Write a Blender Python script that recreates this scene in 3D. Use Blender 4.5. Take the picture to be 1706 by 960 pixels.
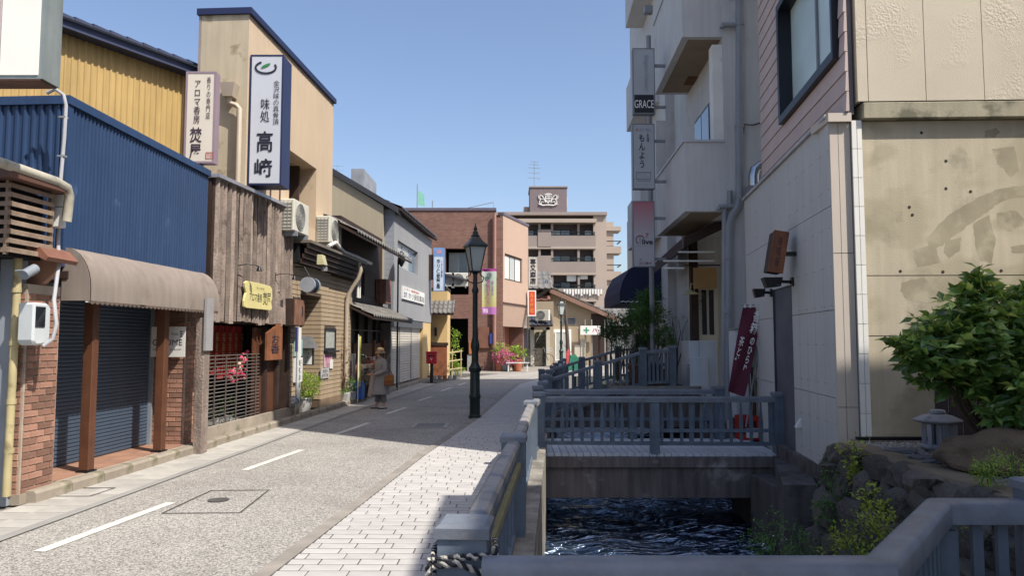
import bpy, bmesh, math, random
from math import sin, cos, pi, radians, atan2, sqrt, hypot
from mathutils import Vector, Matrix
random.seed(7)
for _o in list(bpy.data.objects): bpy.data.objects.remove(_o)
S = bpy.context.scene; C = S.collection
# ---------------------------------------------------------------- camera
FPX, CX, CY, EYE = 1250.0, 853.0, 480.0, 1.7
PITCH = math.atan(88 / 1250.0)
cam = bpy.data.cameras.new('camera'); cam.sensor_width = 36; cam.lens = 36 * FPX / 1706
cam.clip_start = .05; cam.clip_end = 3000
co = bpy.data.objects.new('camera', cam); C.objects.link(co)
co.location = (0, 0, EYE); co.rotation_euler = (pi / 2 + PITCH, 0, 0); S.camera = co
# ---------------------------------------------------------------- sky, sun, exposure
SUN = Vector((.8, -.6, 1.30)).normalized()
W = bpy.data.worlds.new('World'); S.world = W; W.use_nodes = True
_n = W.node_tree.nodes; _l = W.node_tree.links; _n.clear()
sky = _n.new('ShaderNodeTexSky'); sky.sky_type = 'NISHITA'; sky.sun_disc = False
sky.sun_elevation = math.asin(SUN.z); sky.sun_rotation = atan2(SUN.x, SUN.y)
sky.air_density = 1.0; sky.dust_density = 2.2; sky.ozone_density = 1.6; sky.altitude = 50
bg = _n.new('ShaderNodeBackground'); bg.inputs[1].default_value = .128
wo = _n.new('ShaderNodeOutputWorld')
tint = _n.new('ShaderNodeVectorMath'); tint.operation = 'MULTIPLY'; tint.inputs[1].default_value = (.99, .97, 1.0); _l.new(sky.outputs[0], tint.inputs[0]); _l.new(tint.outputs[0], bg.inputs[0]); _l.new(bg.outputs[0], wo.inputs[0])
sl = bpy.data.lights.new('sun', 'SUN'); sl.energy = 4.3; sl.angle = radians(.5); sl.color = (1, .95, .87)
so = bpy.data.objects.new('sun', sl); C.objects.link(so); so.location = (20, -15, 40)
so.rotation_euler = SUN.to_track_quat('Z', 'Y').to_euler()
S.view_settings.view_transform = 'Standard'; S.view_settings.look = 'None'
S.view_settings.exposure = 0.62; S.view_settings.gamma = 1.0
S.render.engine = 'CYCLES'
S.cycles.max_bounces = 6
# ---------------------------------------------------------------- picture point -> place in the world
def ray(px, py):
    v = -(py - CY) / FPX
    return Vector(((px - CX) / FPX, cos(PITCH) - v * sin(PITCH), sin(PITCH) + v * cos(PITCH)))
def at(px, py, Y):                       # the point at distance Y
    d = ray(px, py); return Vector((0, 0, EYE)) + d * (Y / d.y)
def gr(px, py, z=0.0):                   # the point at height z
    d = ray(px, py); return Vector((0, 0, EYE)) + d * ((z - EYE) / d.z)
def LP(px, a=-5.7, m=.061, py=568):      # where a street line X = a + m Y is met
    d = ray(px, py); t = a / (d.x - m * d.y); return Vector((d.x * t, d.y * t, 0))
def L(t, px, py, y=0.0):                 # in a thing's own frame, on its plane local y
    th = t.rotation_euler.z; o = t.location; d = ray(px, py)
    e = Vector((0, 0, EYE)) - o
    ly = lambda v: -v.x * sin(th) + v.y * cos(th)
    lx = lambda v: v.x * cos(th) + v.y * sin(th)
    k = (y - ly(e)) / ly(d)
    return Vector((lx(e) + k * lx(d), y, e.z + k * d.z))
# ---------------------------------------------------------------- materials
def srgb(h):
    h = h.lstrip('#'); r = []
    for i in (0, 2, 4):
        c = int(h[i:i + 2], 16) / 255; r.append(c / 12.92 if c <= .04045 else ((c + .055) / 1.055) ** 2.4)
    return tuple(r)
MATS = {}
def M(name, col, rough=.75, var=.18, sc=2.5, bump=.15, bsc=60, metal=0.0, wear=None, streak=0.0, rnd=0.0, isl=0.0,
      spec=.4, emit=0, dist=.01):
    """procedural paint/plaster/metal: broad tone drift, fine relief, optional stains (wear) and vertical streaks"""
    if name in MATS: return MATS[name]
    if isinstance(col, str): col = srgb(col)
    m = bpy.data.materials.new(name); m.use_nodes = True; MATS[name] = m
    N = m.node_tree.nodes; K = m.node_tree.links; b = N['Principled BSDF']
    b.inputs['Roughness'].default_value = rough; b.inputs['Metallic'].default_value = metal
    b.inputs['Specular IOR Level'].default_value = spec
    tc = N.new('ShaderNodeTexCoord')
    def noise(scale, det=4, stretch=None, ro=.55):
        n = N.new('ShaderNodeTexNoise'); n.inputs['Scale'].default_value = scale; n.inputs['Detail'].default_value = det
        n.inputs['Roughness'].default_value = ro
        if stretch:
            mp = N.new('ShaderNodeMapping'); mp.inputs['Scale'].default_value = stretch
            K.new(tc.outputs['Object'], mp.inputs[0]); K.new(mp.outputs[0], n.inputs['Vector'])
        else: K.new(tc.outputs['Object'], n.inputs['Vector'])
        return n
    def mulcol(src, fac_socket, lo, hi):
        mr = N.new('ShaderNodeMapRange'); mr.inputs[1].default_value = .3; mr.inputs[2].default_value = .7
        mr.inputs[3].default_value = lo; mr.inputs[4].default_value = hi; K.new(fac_socket, mr.inputs[0])
        vm = N.new('ShaderNodeVectorMath'); vm.operation = 'SCALE'; K.new(src, vm.inputs[0]); K.new(mr.outputs[0], vm.inputs['Scale'])
        return vm.outputs[0]
    rgb = N.new('ShaderNodeRGB'); rgb.outputs[0].default_value = (*col, 1); cur = rgb.outputs[0]
    if var: cur = mulcol(cur, noise(sc, 5).outputs[0], 1 - var, 1 + var)
    if streak: cur = mulcol(cur, noise(3, 4, (3, 3, .25)).outputs[0], 1 - streak, 1 + streak * .4)
    if rnd:
        oi = N.new('ShaderNodeObjectInfo'); mr = N.new('ShaderNodeMapRange'); mr.inputs[3].default_value = 1 - rnd; mr.inputs[4].default_value = 1 + rnd
        K.new(oi.outputs['Random'], mr.inputs[0]); vm = N.new('ShaderNodeVectorMath'); vm.operation = 'SCALE'
        K.new(cur, vm.inputs[0]); K.new(mr.outputs[0], vm.inputs['Scale']); cur = vm.outputs[0]
    if isl:
        oi = N.new('ShaderNodeNewGeometry'); mr = N.new('ShaderNodeMapRange'); mr.inputs[3].default_value = 1 - isl; mr.inputs[4].default_value = 1 + isl
        K.new(oi.outputs['Random Per Island'], mr.inputs[0]); vm = N.new('ShaderNodeVectorMath'); vm.operation = 'SCALE'
        K.new(cur, vm.inputs[0]); K.new(mr.outputs[0], vm.inputs['Scale']); cur = vm.outputs[0]
    if wear:
        wc, lo, hi, ws = wear
        n = noise(ws, 6, None, .6); mr = N.new('ShaderNodeMapRange'); mr.inputs[1].default_value = lo; mr.inputs[2].default_value = hi
        K.new(n.outputs[0], mr.inputs[0]); mx = N.new('ShaderNodeMix'); mx.data_type = 'RGBA'
        K.new(mr.outputs[0], mx.inputs[0]); K.new(cur, mx.inputs[6]); mx.inputs[7].default_value = (*srgb(wc), 1); cur = mx.outputs[2]
    K.new(cur, b.inputs['Base Color'])
    if bump:
        bp = N.new('ShaderNodeBump'); bp.inputs['Strength'].default_value = bump; bp.inputs['Distance'].default_value = dist
        K.new(noise(bsc, 5).outputs[0], bp.inputs['Height']); K.new(bp.outputs[0], b.inputs['Normal'])
    if emit:
        b.inputs['Emission Color'].default_value = (*col, 1); b.inputs['Emission Strength'].default_value = emit
    return m
# ---------------------------------------------------------------- geometry
class MB:
    def __init__(s): s.v = []; s.f = []; s.mi = []
    def add(s, vs, fs, k=0):
        n = len(s.v); s.v += [tuple(v) for v in vs]; s.f += [tuple(i + n for i in f) for f in fs]; s.mi += [k] * len(fs); return s
    def box(s, x0, x1, y0, y1, z0, z1, k=0):
        if x1 < x0: x0, x1 = x1, x0
        if y1 < y0: y0, y1 = y1, y0
        if z1 < z0: z0, z1 = z1, z0
        return s.add([(x0, y0, z0), (x1, y0, z0), (x1, y1, z0), (x0, y1, z0), (x0, y0, z1), (x1, y0, z1), (x1, y1, z1), (x0, y1, z1)],
                     [(0, 3, 2, 1), (4, 5, 6, 7), (0, 1, 5, 4), (1, 2, 6, 5), (2, 3, 7, 6), (3, 0, 4, 7)], k)
    def hexa(s, b, t, k=0):              # bottom ring of 4 (ccw from above), top ring of 4
        return s.add(list(b) + list(t), [(0, 3, 2, 1), (4, 5, 6, 7), (0, 1, 5, 4), (1, 2, 6, 5), (2, 3, 7, 6), (3, 0, 4, 7)], k)
    def prism(s, pts, a, b, axis='y', k=0):   # pts in the other two axes
        n = len(pts)
        def P(p, q): return {'y': (p[0], q, p[1]), 'x': (q, p[0], p[1]), 'z': (p[0], p[1], q)}[axis]
        vs = [P(p, a) for p in pts] + [P(p, b) for p in pts]
        fs = [tuple(range(n))[::-1], tuple(range(n, 2 * n))] + [(i, (i + 1) % n, n + (i + 1) % n, n + i) for i in range(n)]
        return s.add(vs, fs, k)
    def tube(s, pts, r, n=8, k=0, cap=True):
        pts = [Vector(p) for p in pts]; rs = r if isinstance(r, (list, tuple)) else [r] * len(pts); base = len(s.v); up = None
        for i, p in enumerate(pts):
            d = (pts[min(i + 1, len(pts) - 1)] - pts[max(i - 1, 0)]).normalized()
            if up is None: up = Vector((0, 0, 1)) if abs(d.z) < .9 else Vector((1, 0, 0))
            a = d.cross(up).normalized(); b = a.cross(d).normalized(); up = b
            for j in range(n):
                t = 2 * pi * j / n; q = p + (a * cos(t) + b * sin(t)) * rs[i]; s.v.append(tuple(q))
        for i in range(len(pts) - 1):
            for j in range(n):
                s.f.append((base + i * n + j, base + i * n + (j + 1) % n, base + (i + 1) * n + (j + 1) % n, base + (i + 1) * n + j)); s.mi.append(k)
        if cap:
            s.f.append(tuple(base + j for j in range(n))[::-1]); s.f.append(tuple(base + (len(pts) - 1) * n + j for j in range(n))); s.mi += [k, k]
        return s
    def lathe(s, prof, n=16, cx=0, cy=0, k=0):   # prof: (r, z) list
        base = len(s.v)
        for r, z in prof:
            for j in range(n): s.v.append((cx + r * cos(2 * pi * j / n), cy + r * sin(2 * pi * j / n), z))
        for i in range(len(prof) - 1):
            for j in range(n):
                s.f.append((base + i * n + j, base + i * n + (j + 1) % n, base + (i + 1) * n + (j + 1) % n, base + (i + 1) * n + j)); s.mi.append(k)
        s.f.append(tuple(base + j for j in range(n))[::-1]); s.f.append(tuple(base + (len(prof) - 1) * n + j for j in range(n))); s.mi += [k, k]
        return s
    def quad(s, a, b, c, d, k=0): return s.add([a, b, c, d], [(0, 1, 2, 3)], k)
    def xf(s, mtx, start=0):
        for i in range(start, len(s.v)): s.v[i] = tuple(mtx @ Vector(s.v[i]))
        return s
    def mesh(s, name, mats, smooth=False, bevel=0):
        me = bpy.data.meshes.new(name); me.from_pydata(s.v, [], s.f)
        for m in (mats if isinstance(mats, (list, tuple)) else [mats]): me.materials.append(m)
        for p, k in zip(me.polygons, s.mi): p.material_index = k
        if smooth:
            for p in me.polygons: p.use_smooth = True
            bm = bmesh.new(); bm.from_mesh(me)
            for e in bm.edges:
                if len(e.link_faces) == 2 and e.calc_face_angle(0) > radians(38): e.smooth = False
            bm.to_mesh(me); bm.free()
        me.update(); return me
    def build(s, name, mats, parent=None, smooth=False, bevel=0.0, **kw):
        o = obj(name, s.mesh(name, mats, smooth), parent, **kw)
        if bevel:
            bm = bmesh.new(); bm.from_mesh(o.data)
            bmesh.ops.remove_doubles(bm, verts=bm.verts, dist=1e-5)
            bmesh.ops.bevel(bm, geom=[e for e in bm.edges if len(e.link_faces) == 2 and e.calc_face_angle(0) > .6], offset=bevel, segments=1, affect='EDGES', clamp_overlap=True)
            bm.to_mesh(o.data); bm.free()
        return o
def obj(name, me, parent=None, loc=None, rot=None, label=None, kind=None, scale=None):
    o = bpy.data.objects.new(name, me); C.objects.link(o); o.parent = parent
    if loc is not None: o.location = loc
    if rot is not None: o.rotation_euler = rot
    if scale is not None: o.scale = scale
    if label: o['label'] = label
    if kind: o['kind'] = kind
    return o
def tag(o, label, cat, group=None):
    o['label'] = label; o['category'] = cat
    if group: o['group'] = group
    return o
def thing(name, label, cat, loc=(0, 0, 0), rot=0.0, group=None):
    o = bpy.data.objects.new(name, None); C.objects.link(o); o.location = loc; o.rotation_euler = (0, 0, rot)
    o.empty_display_size = .2
    return tag(o, label, cat, group)
def struct(name, mb, mat, **kw):
    o = mb.build(name, mat, None, **kw); o['kind'] = 'structure'; return o
def kids(o): return [c for c in bpy.data.objects if c.parent == o]
def dup(root, loc, rot=None, label=None, group=None, parent=None):
    r = root.copy(); C.objects.link(r); r.location = loc; r.parent = parent
    if rot is not None: r.rotation_euler = (0, 0, rot)
    if label: r['label'] = label
    if group: r['group'] = group
    for ch in kids(root):
        c = ch.copy(); C.objects.link(c); c.parent = r
        for g in kids(ch):
            d = g.copy(); C.objects.link(d); d.parent = c
    return r
def vmat(c): return MATS[c] if isinstance(c, str) and c in MATS else c
def text(s, x0, x1, z0, z1, y, mat, parent, bold=0.0, keep=False, name='lettering', rotm=None, spacing=1.0, thick=.0):
    """flat print fitted to a rectangle of a plane that faces local -y"""
    c = bpy.data.curves.new('lettering', 'FONT'); c.body = s; c.align_x = 'CENTER'; c.space_line = spacing
    c.offset = bold; c.resolution_u = 3
    t = bpy.data.objects.new('lettering', c); me = bpy.data.meshes.new_from_object(t)
    bpy.data.objects.remove(t); bpy.data.curves.remove(c)
    if not me.vertices: return None
    xs = [v.co.x for v in me.vertices]; ys = [v.co.y for v in me.vertices]
    a, b, d, e = min(xs), max(xs), min(ys), max(ys)
    sx = (x1 - x0) / max(b - a, 1e-4); sz = (z1 - z0) / max(e - d, 1e-4)
    if keep: sx = sz = min(sx, sz)
    cx, cz = (x0 + x1) / 2, (z0 + z1) / 2
    for v in me.vertices:
        v.co = Vector((cx + (v.co.x - (a + b) / 2) * sx, y, cz + (v.co.y - (d + e) / 2) * sz))
        if rotm: v.co = rotm @ v.co
    me.materials.append(mat)
    return obj(name, me, parent)
def wall(mb, x0, x1, z0, z1, y0, y1, holes=(), top=None, k=0):
    """solid wall with openings; top = (zl, zr) gives a sloping head"""
    xs = sorted({x0, x1, *[h[i] for h in holes for i in (0, 1) if x0 < h[i] < x1]})
    for a, b in zip(xs, xs[1:]):
        hs = sorted([(h[2], h[3]) for h in holes if h[0] < (a + b) / 2 < h[1]]); z = z0; segs = []
        for p, q in hs:
            if p > z: segs.append((z, p))
            z = max(z, q)
        if z < z1: segs.append((z, z1))
        for p, q in segs:
            if top and q == z1:
                f = lambda x: top[0] + (top[1] - top[0]) * (x - x0) / (x1 - x0)
                mb.prism([(a, p), (b, p), (b, f(b)), (a, f(a))], y0, y1, 'y', k)
            else: mb.box(a, b, y0, y1, p, q, k)
    return mb
def window(t, x0, x1, z0, z1, y, frame, glass, cols=2, rows=1, w=.05, name='window', depth=.05, curtain=None, sill=False):
    b = MB()
    b.box(x0, x1, y, y + depth, z0, z0 + w).box(x0, x1, y, y + depth, z1 - w, z1)
    b.box(x0, x0 + w, y, y + depth, z0 + w, z1 - w).box(x1 - w, x1, y, y + depth, z0 + w, z1 - w)
    for i in range(1, cols):
        x = x0 + (x1 - x0) * i / cols; b.box(x - w / 2, x + w / 2, y + .003, y + depth, z0 + w, z1 - w)
    for i in range(1, rows):
        z = z0 + (z1 - z0) * i / rows; b.box(x0 + w, x1 - w, y + .006, y + depth, z - w / 2, z + w / 2)
    f = b.build(name, frame, t)
    for i in range(cols):
        for j in range(rows):
            xa, xb = x0 + (x1 - x0) * i / cols + w * .4, x0 + (x1 - x0) * (i + 1) / cols - w * .4
            za, zb = z0 + (z1 - z0) * j / rows + w * .4, z0 + (z1 - z0) * (j + 1) / rows - w * .4
            mt = glass if not isinstance(glass, (list, tuple)) else glass[(i * rows + j) % len(glass)]
            MB().box(xa, xb, y + depth * .5, y + depth * .5 + .01, za, zb).build('pane', mt, f)
    if sill: MB().box(x0 - .05, x1 + .05, y - .08, y + depth, z0 - .05, z0 - .002).build('sill', frame, f)
    return f
def slats(t, x0, x1, z0, z1, n, y, mat, name='slat', prof=.012):
    """rolling shutter leaf: every slat its own piece"""
    h = (z1 - z0) / n; m = MB()
    m.prism([(-prof * .2, 0), (-prof, h * .25), (-prof, h * .75), (-prof * .2, h * .94), (.012, h * .94), (.012, 0)], x0, x1, 'x')
    me = m.mesh(name, mat)
    for i in range(n): obj(name, me, t, (0, y, z0 + i * h))
def rough_rock(rx, ry, rz, seed, sub=2, amp=.16, flat=0):
    rnd = random.Random(seed); bm = bmesh.new(); bmesh.ops.create_icosphere(bm, subdivisions=sub, radius=1)
    ph = [(Vector((rnd.uniform(-1, 1), rnd.uniform(-1, 1), rnd.uniform(-1, 1))).normalized(), rnd.uniform(0, 6), rnd.uniform(1.5, 4)) for _ in range(7)]
    mb = MB()
    for v in bm.verts:
        q = v.co.copy(); d = 1 + sum(amp * .5 * sin(p.dot(q) * f * 2 + a) for p, a, f in ph) * .6
        e = 4.0; n = (abs(q.x) ** e + abs(q.y) ** e + abs(q.z) ** e) ** (-1 / e) if flat else 1
        mb.v.append((q.x * d * n * rx, q.y * d * n * ry, q.z * d * n * rz))
    for f in bm.faces: mb.f.append(tuple(v.index for v in f.verts)); mb.mi.append(0)
    bm.free(); return mb
def leaf(mb, p, d, up, ln, w, k=0, fold=.15):
    d = d.normalized(); s = d.cross(up)
    s = s.normalized() if s.length > 1e-3 else Vector((1, 0, 0)); n = s.cross(d)
    a, b = p, p + d * ln - n * ln * .12; m = p + d * ln * .5
    l = m + s * w / 2 + n * w * fold; r = m - s * w / 2 + n * w * fold
    i = len(mb.v); mb.v += [tuple(a), tuple(r), tuple(b), tuple(l), tuple(m)]
    mb.f += [(i, i + 1, i + 4), (i + 1, i + 2, i + 4), (i + 2, i + 3, i + 4), (i + 3, i, i + 4)]; mb.mi += [k] * 4
def foliage(mb, c, r, n, ln, rnd, k=0, ratio=.45, clump=8, hollow=.3, droop=.2, wisp=.2):
    """leaf-sized faces in sprays spread unevenly through an ellipsoid"""
    c = Vector(c)
    for _ in range(max(1, n // clump)):
        while True:
            q = Vector((rnd.uniform(-1, 1), rnd.uniform(-1, 1), rnd.uniform(-1, 1)))
            if hollow < q.length < 1: break
        q *= 1 + (rnd.random() ** 3) * wisp
        base = c + Vector((q.x * r[0], q.y * r[1], q.z * r[2])); out = (q.normalized() + Vector((0, 0, .5))).normalized()
        for j in range(clump):
            d = (out + Vector((rnd.uniform(-1, 1), rnd.uniform(-1, 1), rnd.uniform(-.9, .7) - droop)) * .9)
            p = base + Vector((rnd.uniform(-1, 1), rnd.uniform(-1, 1), rnd.uniform(-1, 1))) * ln * .9
            leaf(mb, p, d, Vector((rnd.uniform(-.5, .5), rnd.uniform(-.5, .5), 1)), ln * rnd.uniform(.7, 1.25), ln * ratio * rnd.uniform(.8, 1.2), k)
    return mb
def branches(mb, root, tips, r0, rnd, seg=4, n=6):
    root = Vector(root)
    for t in tips:
        t = Vector(t); pts = []
        for i in range(seg + 1):
            f = i / seg; p = root.lerp(t, f); bow = sin(f * pi) * .12 * (t - root).length
            pts.append(p + Vector((rnd.uniform(-1, 1) * .05, rnd.uniform(-1, 1) * .05, bow * .5)) * (0 if i in (0,) else 1))
        mb.tube(pts, [r0 * (1 - .75 * i / seg) for i in range(seg + 1)], n)
    return mb
# ---------------------------------------------------------------- palette
def leafmat(name, col, col2, rough=.45):
    m = M(name, col, rough, .25, 6, 0, isl=.45, spec=.5)
    N = m.node_tree.nodes; K = m.node_tree.links; b = N['Principled BSDF']
    b.inputs['Subsurface Weight'].default_value = 0
    tr = N.new('ShaderNodeBsdfTranslucent'); tr.inputs[0].default_value = (*srgb(col2), 1)
    mx = N.new('ShaderNodeMixShader'); mx.inputs[0].default_value = .3
    out = [n for n in N if n.type == 'OUTPUT_MATERIAL'][0]
    K.new(b.outputs[0], mx.inputs[1]); K.new(tr.outputs[0], mx.inputs[2]); K.new(mx.outputs[0], out.inputs[0]); return m
navy = M('navy_sheet', '#2b4060', .42, .08, 1.2, .03, 200, 0, ('#4f678c', .64, .85, 2.5), .16)
yellow_sheet = M('yellow_sheet', '#ae935f', .5, .10, 1, .03, streak=.2, wear=('#8f7b52', .62, .75, 2))
glass_dark = M('dark_glass', '#1b232b', .06, .2, 2, .02, 3, spec=.9)
glass_blue = M('pale_glass', '#5c6d7c', .08, .2, 2, .02, 3, spec=.9)
glass_curtain = M('curtained_glass', '#a9aca6', .18, .15, 9, .02, 3, spec=.8)
black = M('black_metal', '#15181c', .45, .1, 5, .05)
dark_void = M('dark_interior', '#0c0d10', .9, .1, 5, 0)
white_paint = M('white_paint', '#d9d8d2', .6, .08, 2, .06, wear=('#8d8a80', .66, .85, 3))
alu = M('aluminium', '#a9adb0', .4, .08, 3, .05, metal=.6)
steel_grey = M('grey_metal', '#7c8288', .5, .12, 3, .05, wear=('#5a554e', .62, .8, 5))
ink = M('sign_ink', '#1c1d2e', .6, 0, 1, 0)
ink_brown = M('brown_ink', '#3b2a36', .6, 0, 1, 0)
white_ink = M('white_ink', '#e6e4e2', .6, 0, 1, 0)
pink_ink = M('pink_ink', '#c04a8c', .6, 0, 1, 0)
blue_ink = M('blue_ink', '#2c3d86', .6, 0, 1, 0)
red_ink = M('red_ink', '#b8483e', .6, 0, 1, 0)
grey_ink = M('faded_ink', '#8d99a8', .6, 0, 1, 0)
brick_m = M('brick_clay', '#8f6b5a', .85, .2, 8, .5, 50, rnd=.38, wear=('#6b5650', .62, .72, 3))
mortar = M('mortar', '#a39788', .95, .15, 6, .4, 60)
wood_brown = M('brown_timber', '#5c3a28', .55, .22, 4, .15, 60, streak=.2)
wood_dark = M('dark_timber', '#37271f', .7, .3, 5, .3, 50, streak=.3)
wood_grey = M('weathered_timber', '#84766c', .9, .25, 4, .9, 30, streak=.38, rnd=.34, wear=('#54463f', .58, .72, 5), dist=.02)
stucco_beige = M('beige_stucco', '#bfaa90', .9, .06, .8, .35, 90, wear=('#a29379', .6, .75, 1.6), streak=.06)
stucco_grey = M('grey_stucco', '#8f8f90', .85, .07, .8, .3, 90, streak=.08)
rail_paint = M('rail_paint', '#606b77', .48, .18, 5, .2, 50, wear=('#77726b', .66, .70, 16), rnd=.08, streak=.22)
rail_cap = M('rail_cap_paint', '#6e737b', .48, .2, 6, .2, 50, wear=('#7f7b77', .58, .72, 16))
conc = M('concrete', '#8d8a84', .92, .16, 1.5, .35, 50, wear=('#6d6a62', .56, .7, 2.5), streak=.2)
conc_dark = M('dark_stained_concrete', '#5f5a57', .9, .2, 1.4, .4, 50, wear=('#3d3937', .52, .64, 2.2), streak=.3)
kerb_m = M('kerb_stone', '#8f8577', .92, .2, 2, .4, 60, wear=('#6f6a55', .55, .7, 3), rnd=.1)
leaf_dark = leafmat('dark_leaf', '#2c4a22', '#4f7a2a', .35)
leaf_mid = leafmat('green_leaf', '#44682c', '#6f9a38', .4)
leaf_lime = leafmat('lime_leaf', '#7f9c30', '#a5c048', .5)
leaf_red = leafmat('reddish_leaf', '#5b3a30', '#7a4a38', .5)
petal_pink = leafmat('pink_petal', '#d06a96', '#e08ab0', .6)
petal_white = leafmat('white_petal', '#dcd9d4', '#ffffff', .6)
bark = M('bark', '#4e4034', .95, .25, 8, .6, 40)
def ac_unit(label, loc, rot, w=.8, h=.56, d=.3, group=None, feet=True):
    t = thing('ac_unit', label, 'air conditioner', loc, rot, group); z = .1 if feet else 0
    body = M('ivory_enamel', '#c9c6b8', .5, .06, 3, .04, streak=.08)
    MB().box(0, w, 0, d, z, z + h).build('body', body, t, bevel=.015)
    b = MB(); cx, cz, r = w * .4, z + h * .5, h * .42
    for q in (1, .8, .6, .4, .2):
        pts = [(cx + r * q * cos(a * pi / 12), -.012, cz + r * q * sin(a * pi / 12)) for a in range(25)]
        b.tube(pts, .006, 4)
    for a in range(12): b.tube([(cx, -.012, cz), (cx + r * cos(a * pi / 6), -.012, cz + r * sin(a * pi / 6))], .004, 4)
    g = b.build('fan_grille', M('grille_grey', '#8f8f8a', .5), t)
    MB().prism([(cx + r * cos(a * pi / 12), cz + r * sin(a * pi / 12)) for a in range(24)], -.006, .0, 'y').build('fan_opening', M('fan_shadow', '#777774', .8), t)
    b = MB()
    for i in range(8): b.box(-.012, 0, .04, d - .04, z + .06 + i * (h - .1) / 8, z + .06 + i * (h - .1) / 8 + .02)
    for i in range(4): b.box(-.016, -.012, .04 + i * (d - .09) / 3, .05 + i * (d - .09) / 3, z + .05, z + h - .04)
    b.build('side_louvre', M('grille_grey', '#8f8f8a'), t)
    if feet:
        for x in (.1, w - .16): MB().box(x, x + .06, -.03, d + .03, 0, z).build('foot', steel_grey, t)
    return t
def projecting_sign(name, label, x0, x1, Y, thick, z0, z1, face, frame, cat='sign', fr=.03, brackets=(), body=None):
    """upright sign box whose face looks back down the street"""
    t = thing(name, label, cat, ((x0 + x1) / 2, Y, z0)); w = (x1 - x0) / 2; h = z1 - z0
    MB().box(-w + .004, w - .004, .004, thick, .004, h - .004).build('box', body or frame, t)
    b = MB().box(-w, w, -.012, .0, 0, fr).box(-w, w, -.012, .0, h - fr, h).box(-w, -w + fr, -.012, .0, fr, h - fr).box(w - fr, w, -.012, .0, fr, h - fr)
    b.build('frame', frame, t)
    MB().box(-w + fr, w - fr, -.006, .003, fr, h - fr).build('face_panel', face, t)
    for (xa, xb, z) in brackets: MB().box(xa - (x0 + x1) / 2, xb - (x0 + x1) / 2, thick * .35, thick * .65, z - z0, z - z0 + .06).build('bracket', steel_grey, t)
    return t
# ================================================================ ground, road, canal
CL = [(-.5, -8), (.04, 2.75), (.18, 6), (.5, 11.2), (.85, 17), (1.55, 25), (2.6, 34), (3.4, 40)]       # left bank of the canal
CR = [(2.9, -8), (2.95, 2.75), (3.0, 5.4), (3.2, 9), (3.85, 11.2), (4.05, 17), (4.9, 25), (6.0, 34), (6.6, 40)]
def cx_at(line, y):
    for (xa, ya), (xb, yb) in zip(line, line[1:]):
        if ya <= y <= yb: return xa + (xb - xa) * (y - ya) / (yb - ya)
    return line[-1][0]
KL = [(-4.4, -8), (-4.34, 6.36), (-4.1, 11.3), (-3.87, 16.7), (-2.95, 29.5), (-2.2, 34.5), (-.6, 39), (3, 43), (9, 46), (20, 50)]       # asphalt left edge
KR = [(-2.6, -8), (-1.88, 5.42), (-1.44, 11.07), (-.84, 16.7), (-.3, 24), (.165, 29.5), (1.3, 34.5), (3.4, 38.5), (8, 41), (20, 45)]     # asphalt right edge
asphalt = M('asphalt', '#8b8780', .9, .10, .5, .7, 160, wear=('#7d7872', .5, .7, .7), dist=.01)
def speckle(m, sc=90, lo=.45, hi=1.95):
    N = m.node_tree.nodes; K = m.node_tree.links; b = N['Principled BSDF']; src = b.inputs['Base Color'].links[0].from_socket
    tc = N.new('ShaderNodeTexCoord'); vo = N.new('ShaderNodeTexVoronoi'); vo.inputs['Scale'].default_value = sc
    K.new(tc.outputs['Object'], vo.inputs['Vector'])
    sp = N.new('ShaderNodeSeparateColor'); K.new(vo.outputs['Color'], sp.inputs[0])
    mr = N.new('ShaderNodeMapRange'); mr.inputs[3].default_value = lo; mr.inputs[4].default_value = hi; K.new(sp.outputs[0], mr.inputs[0])
    vm = N.new('ShaderNodeVectorMath'); vm.operation = 'SCALE'; K.new(src, vm.inputs[0]); K.new(mr.outputs[0], vm.inputs['Scale']); K.new(vm.outputs[0], b.inputs['Base Color'])
speckle(asphalt)
earth = M('ground_earth', '#7f7a70', .95, .2, .6, .3, 20)
paving_bed = M('paving_joint_sand', '#4f4c48', .95, .1, 4, .3, 60)
BIG = 900.0
CRG = [(2.9, -8), (4.3, 2.75), (4.3, 11.2), (4.12, 17), (4.9, 25), (6.0, 34), (6.6, 40)]
g = MB(); Ys = [-8, -4, 2.75, 5.4, 9, 11.2, 17, 25, 34, 40]
for ya, yb in zip(Ys, Ys[1:]):
    if yb <= 2.75:
        g.quad((-BIG, ya, -.02), (BIG, ya, -.02), (BIG, yb, -.02), (-BIG, yb, -.02)); continue
    g.quad((-BIG, ya, -.02), (cx_at(CL, ya), ya, -.02), (cx_at(CL, yb), yb, -.02), (-BIG, yb, -.02))
    g.quad((cx_at(CRG, ya), ya, -.02), (BIG, ya, -.02), (BIG, yb, -.02), (cx_at(CRG, yb), yb, -.02))
g.quad((-BIG, 40, -.02), (BIG, 40, -.02), (BIG, BIG, -.02), (-BIG, BIG, -.02)); g.quad((-BIG, -BIG, -.02), (BIG, -BIG, -.02), (BIG, -8, -.02), (-BIG, -8, -.02))
struct('ground', g, earth)
def ribbon(A, B, z, ys=None):
    mb = MB(); n = len(A)
    for i in range(n - 1): mb.quad((*A[i], z), (*B[i], z), (*B[i + 1], z), (*A[i + 1], z))
    return mb
road = struct('road', ribbon(KL, KR, -.004), asphalt)
# the sunlit crossing where the street bends
struct('far_pavement', MB().quad((-9, 33, -.012), (30, 44, -.012), (30, 60, -.012), (-9, 52, -.012)), M('far_paving', '#8b857b', .9, .08, 2, .2))
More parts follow.
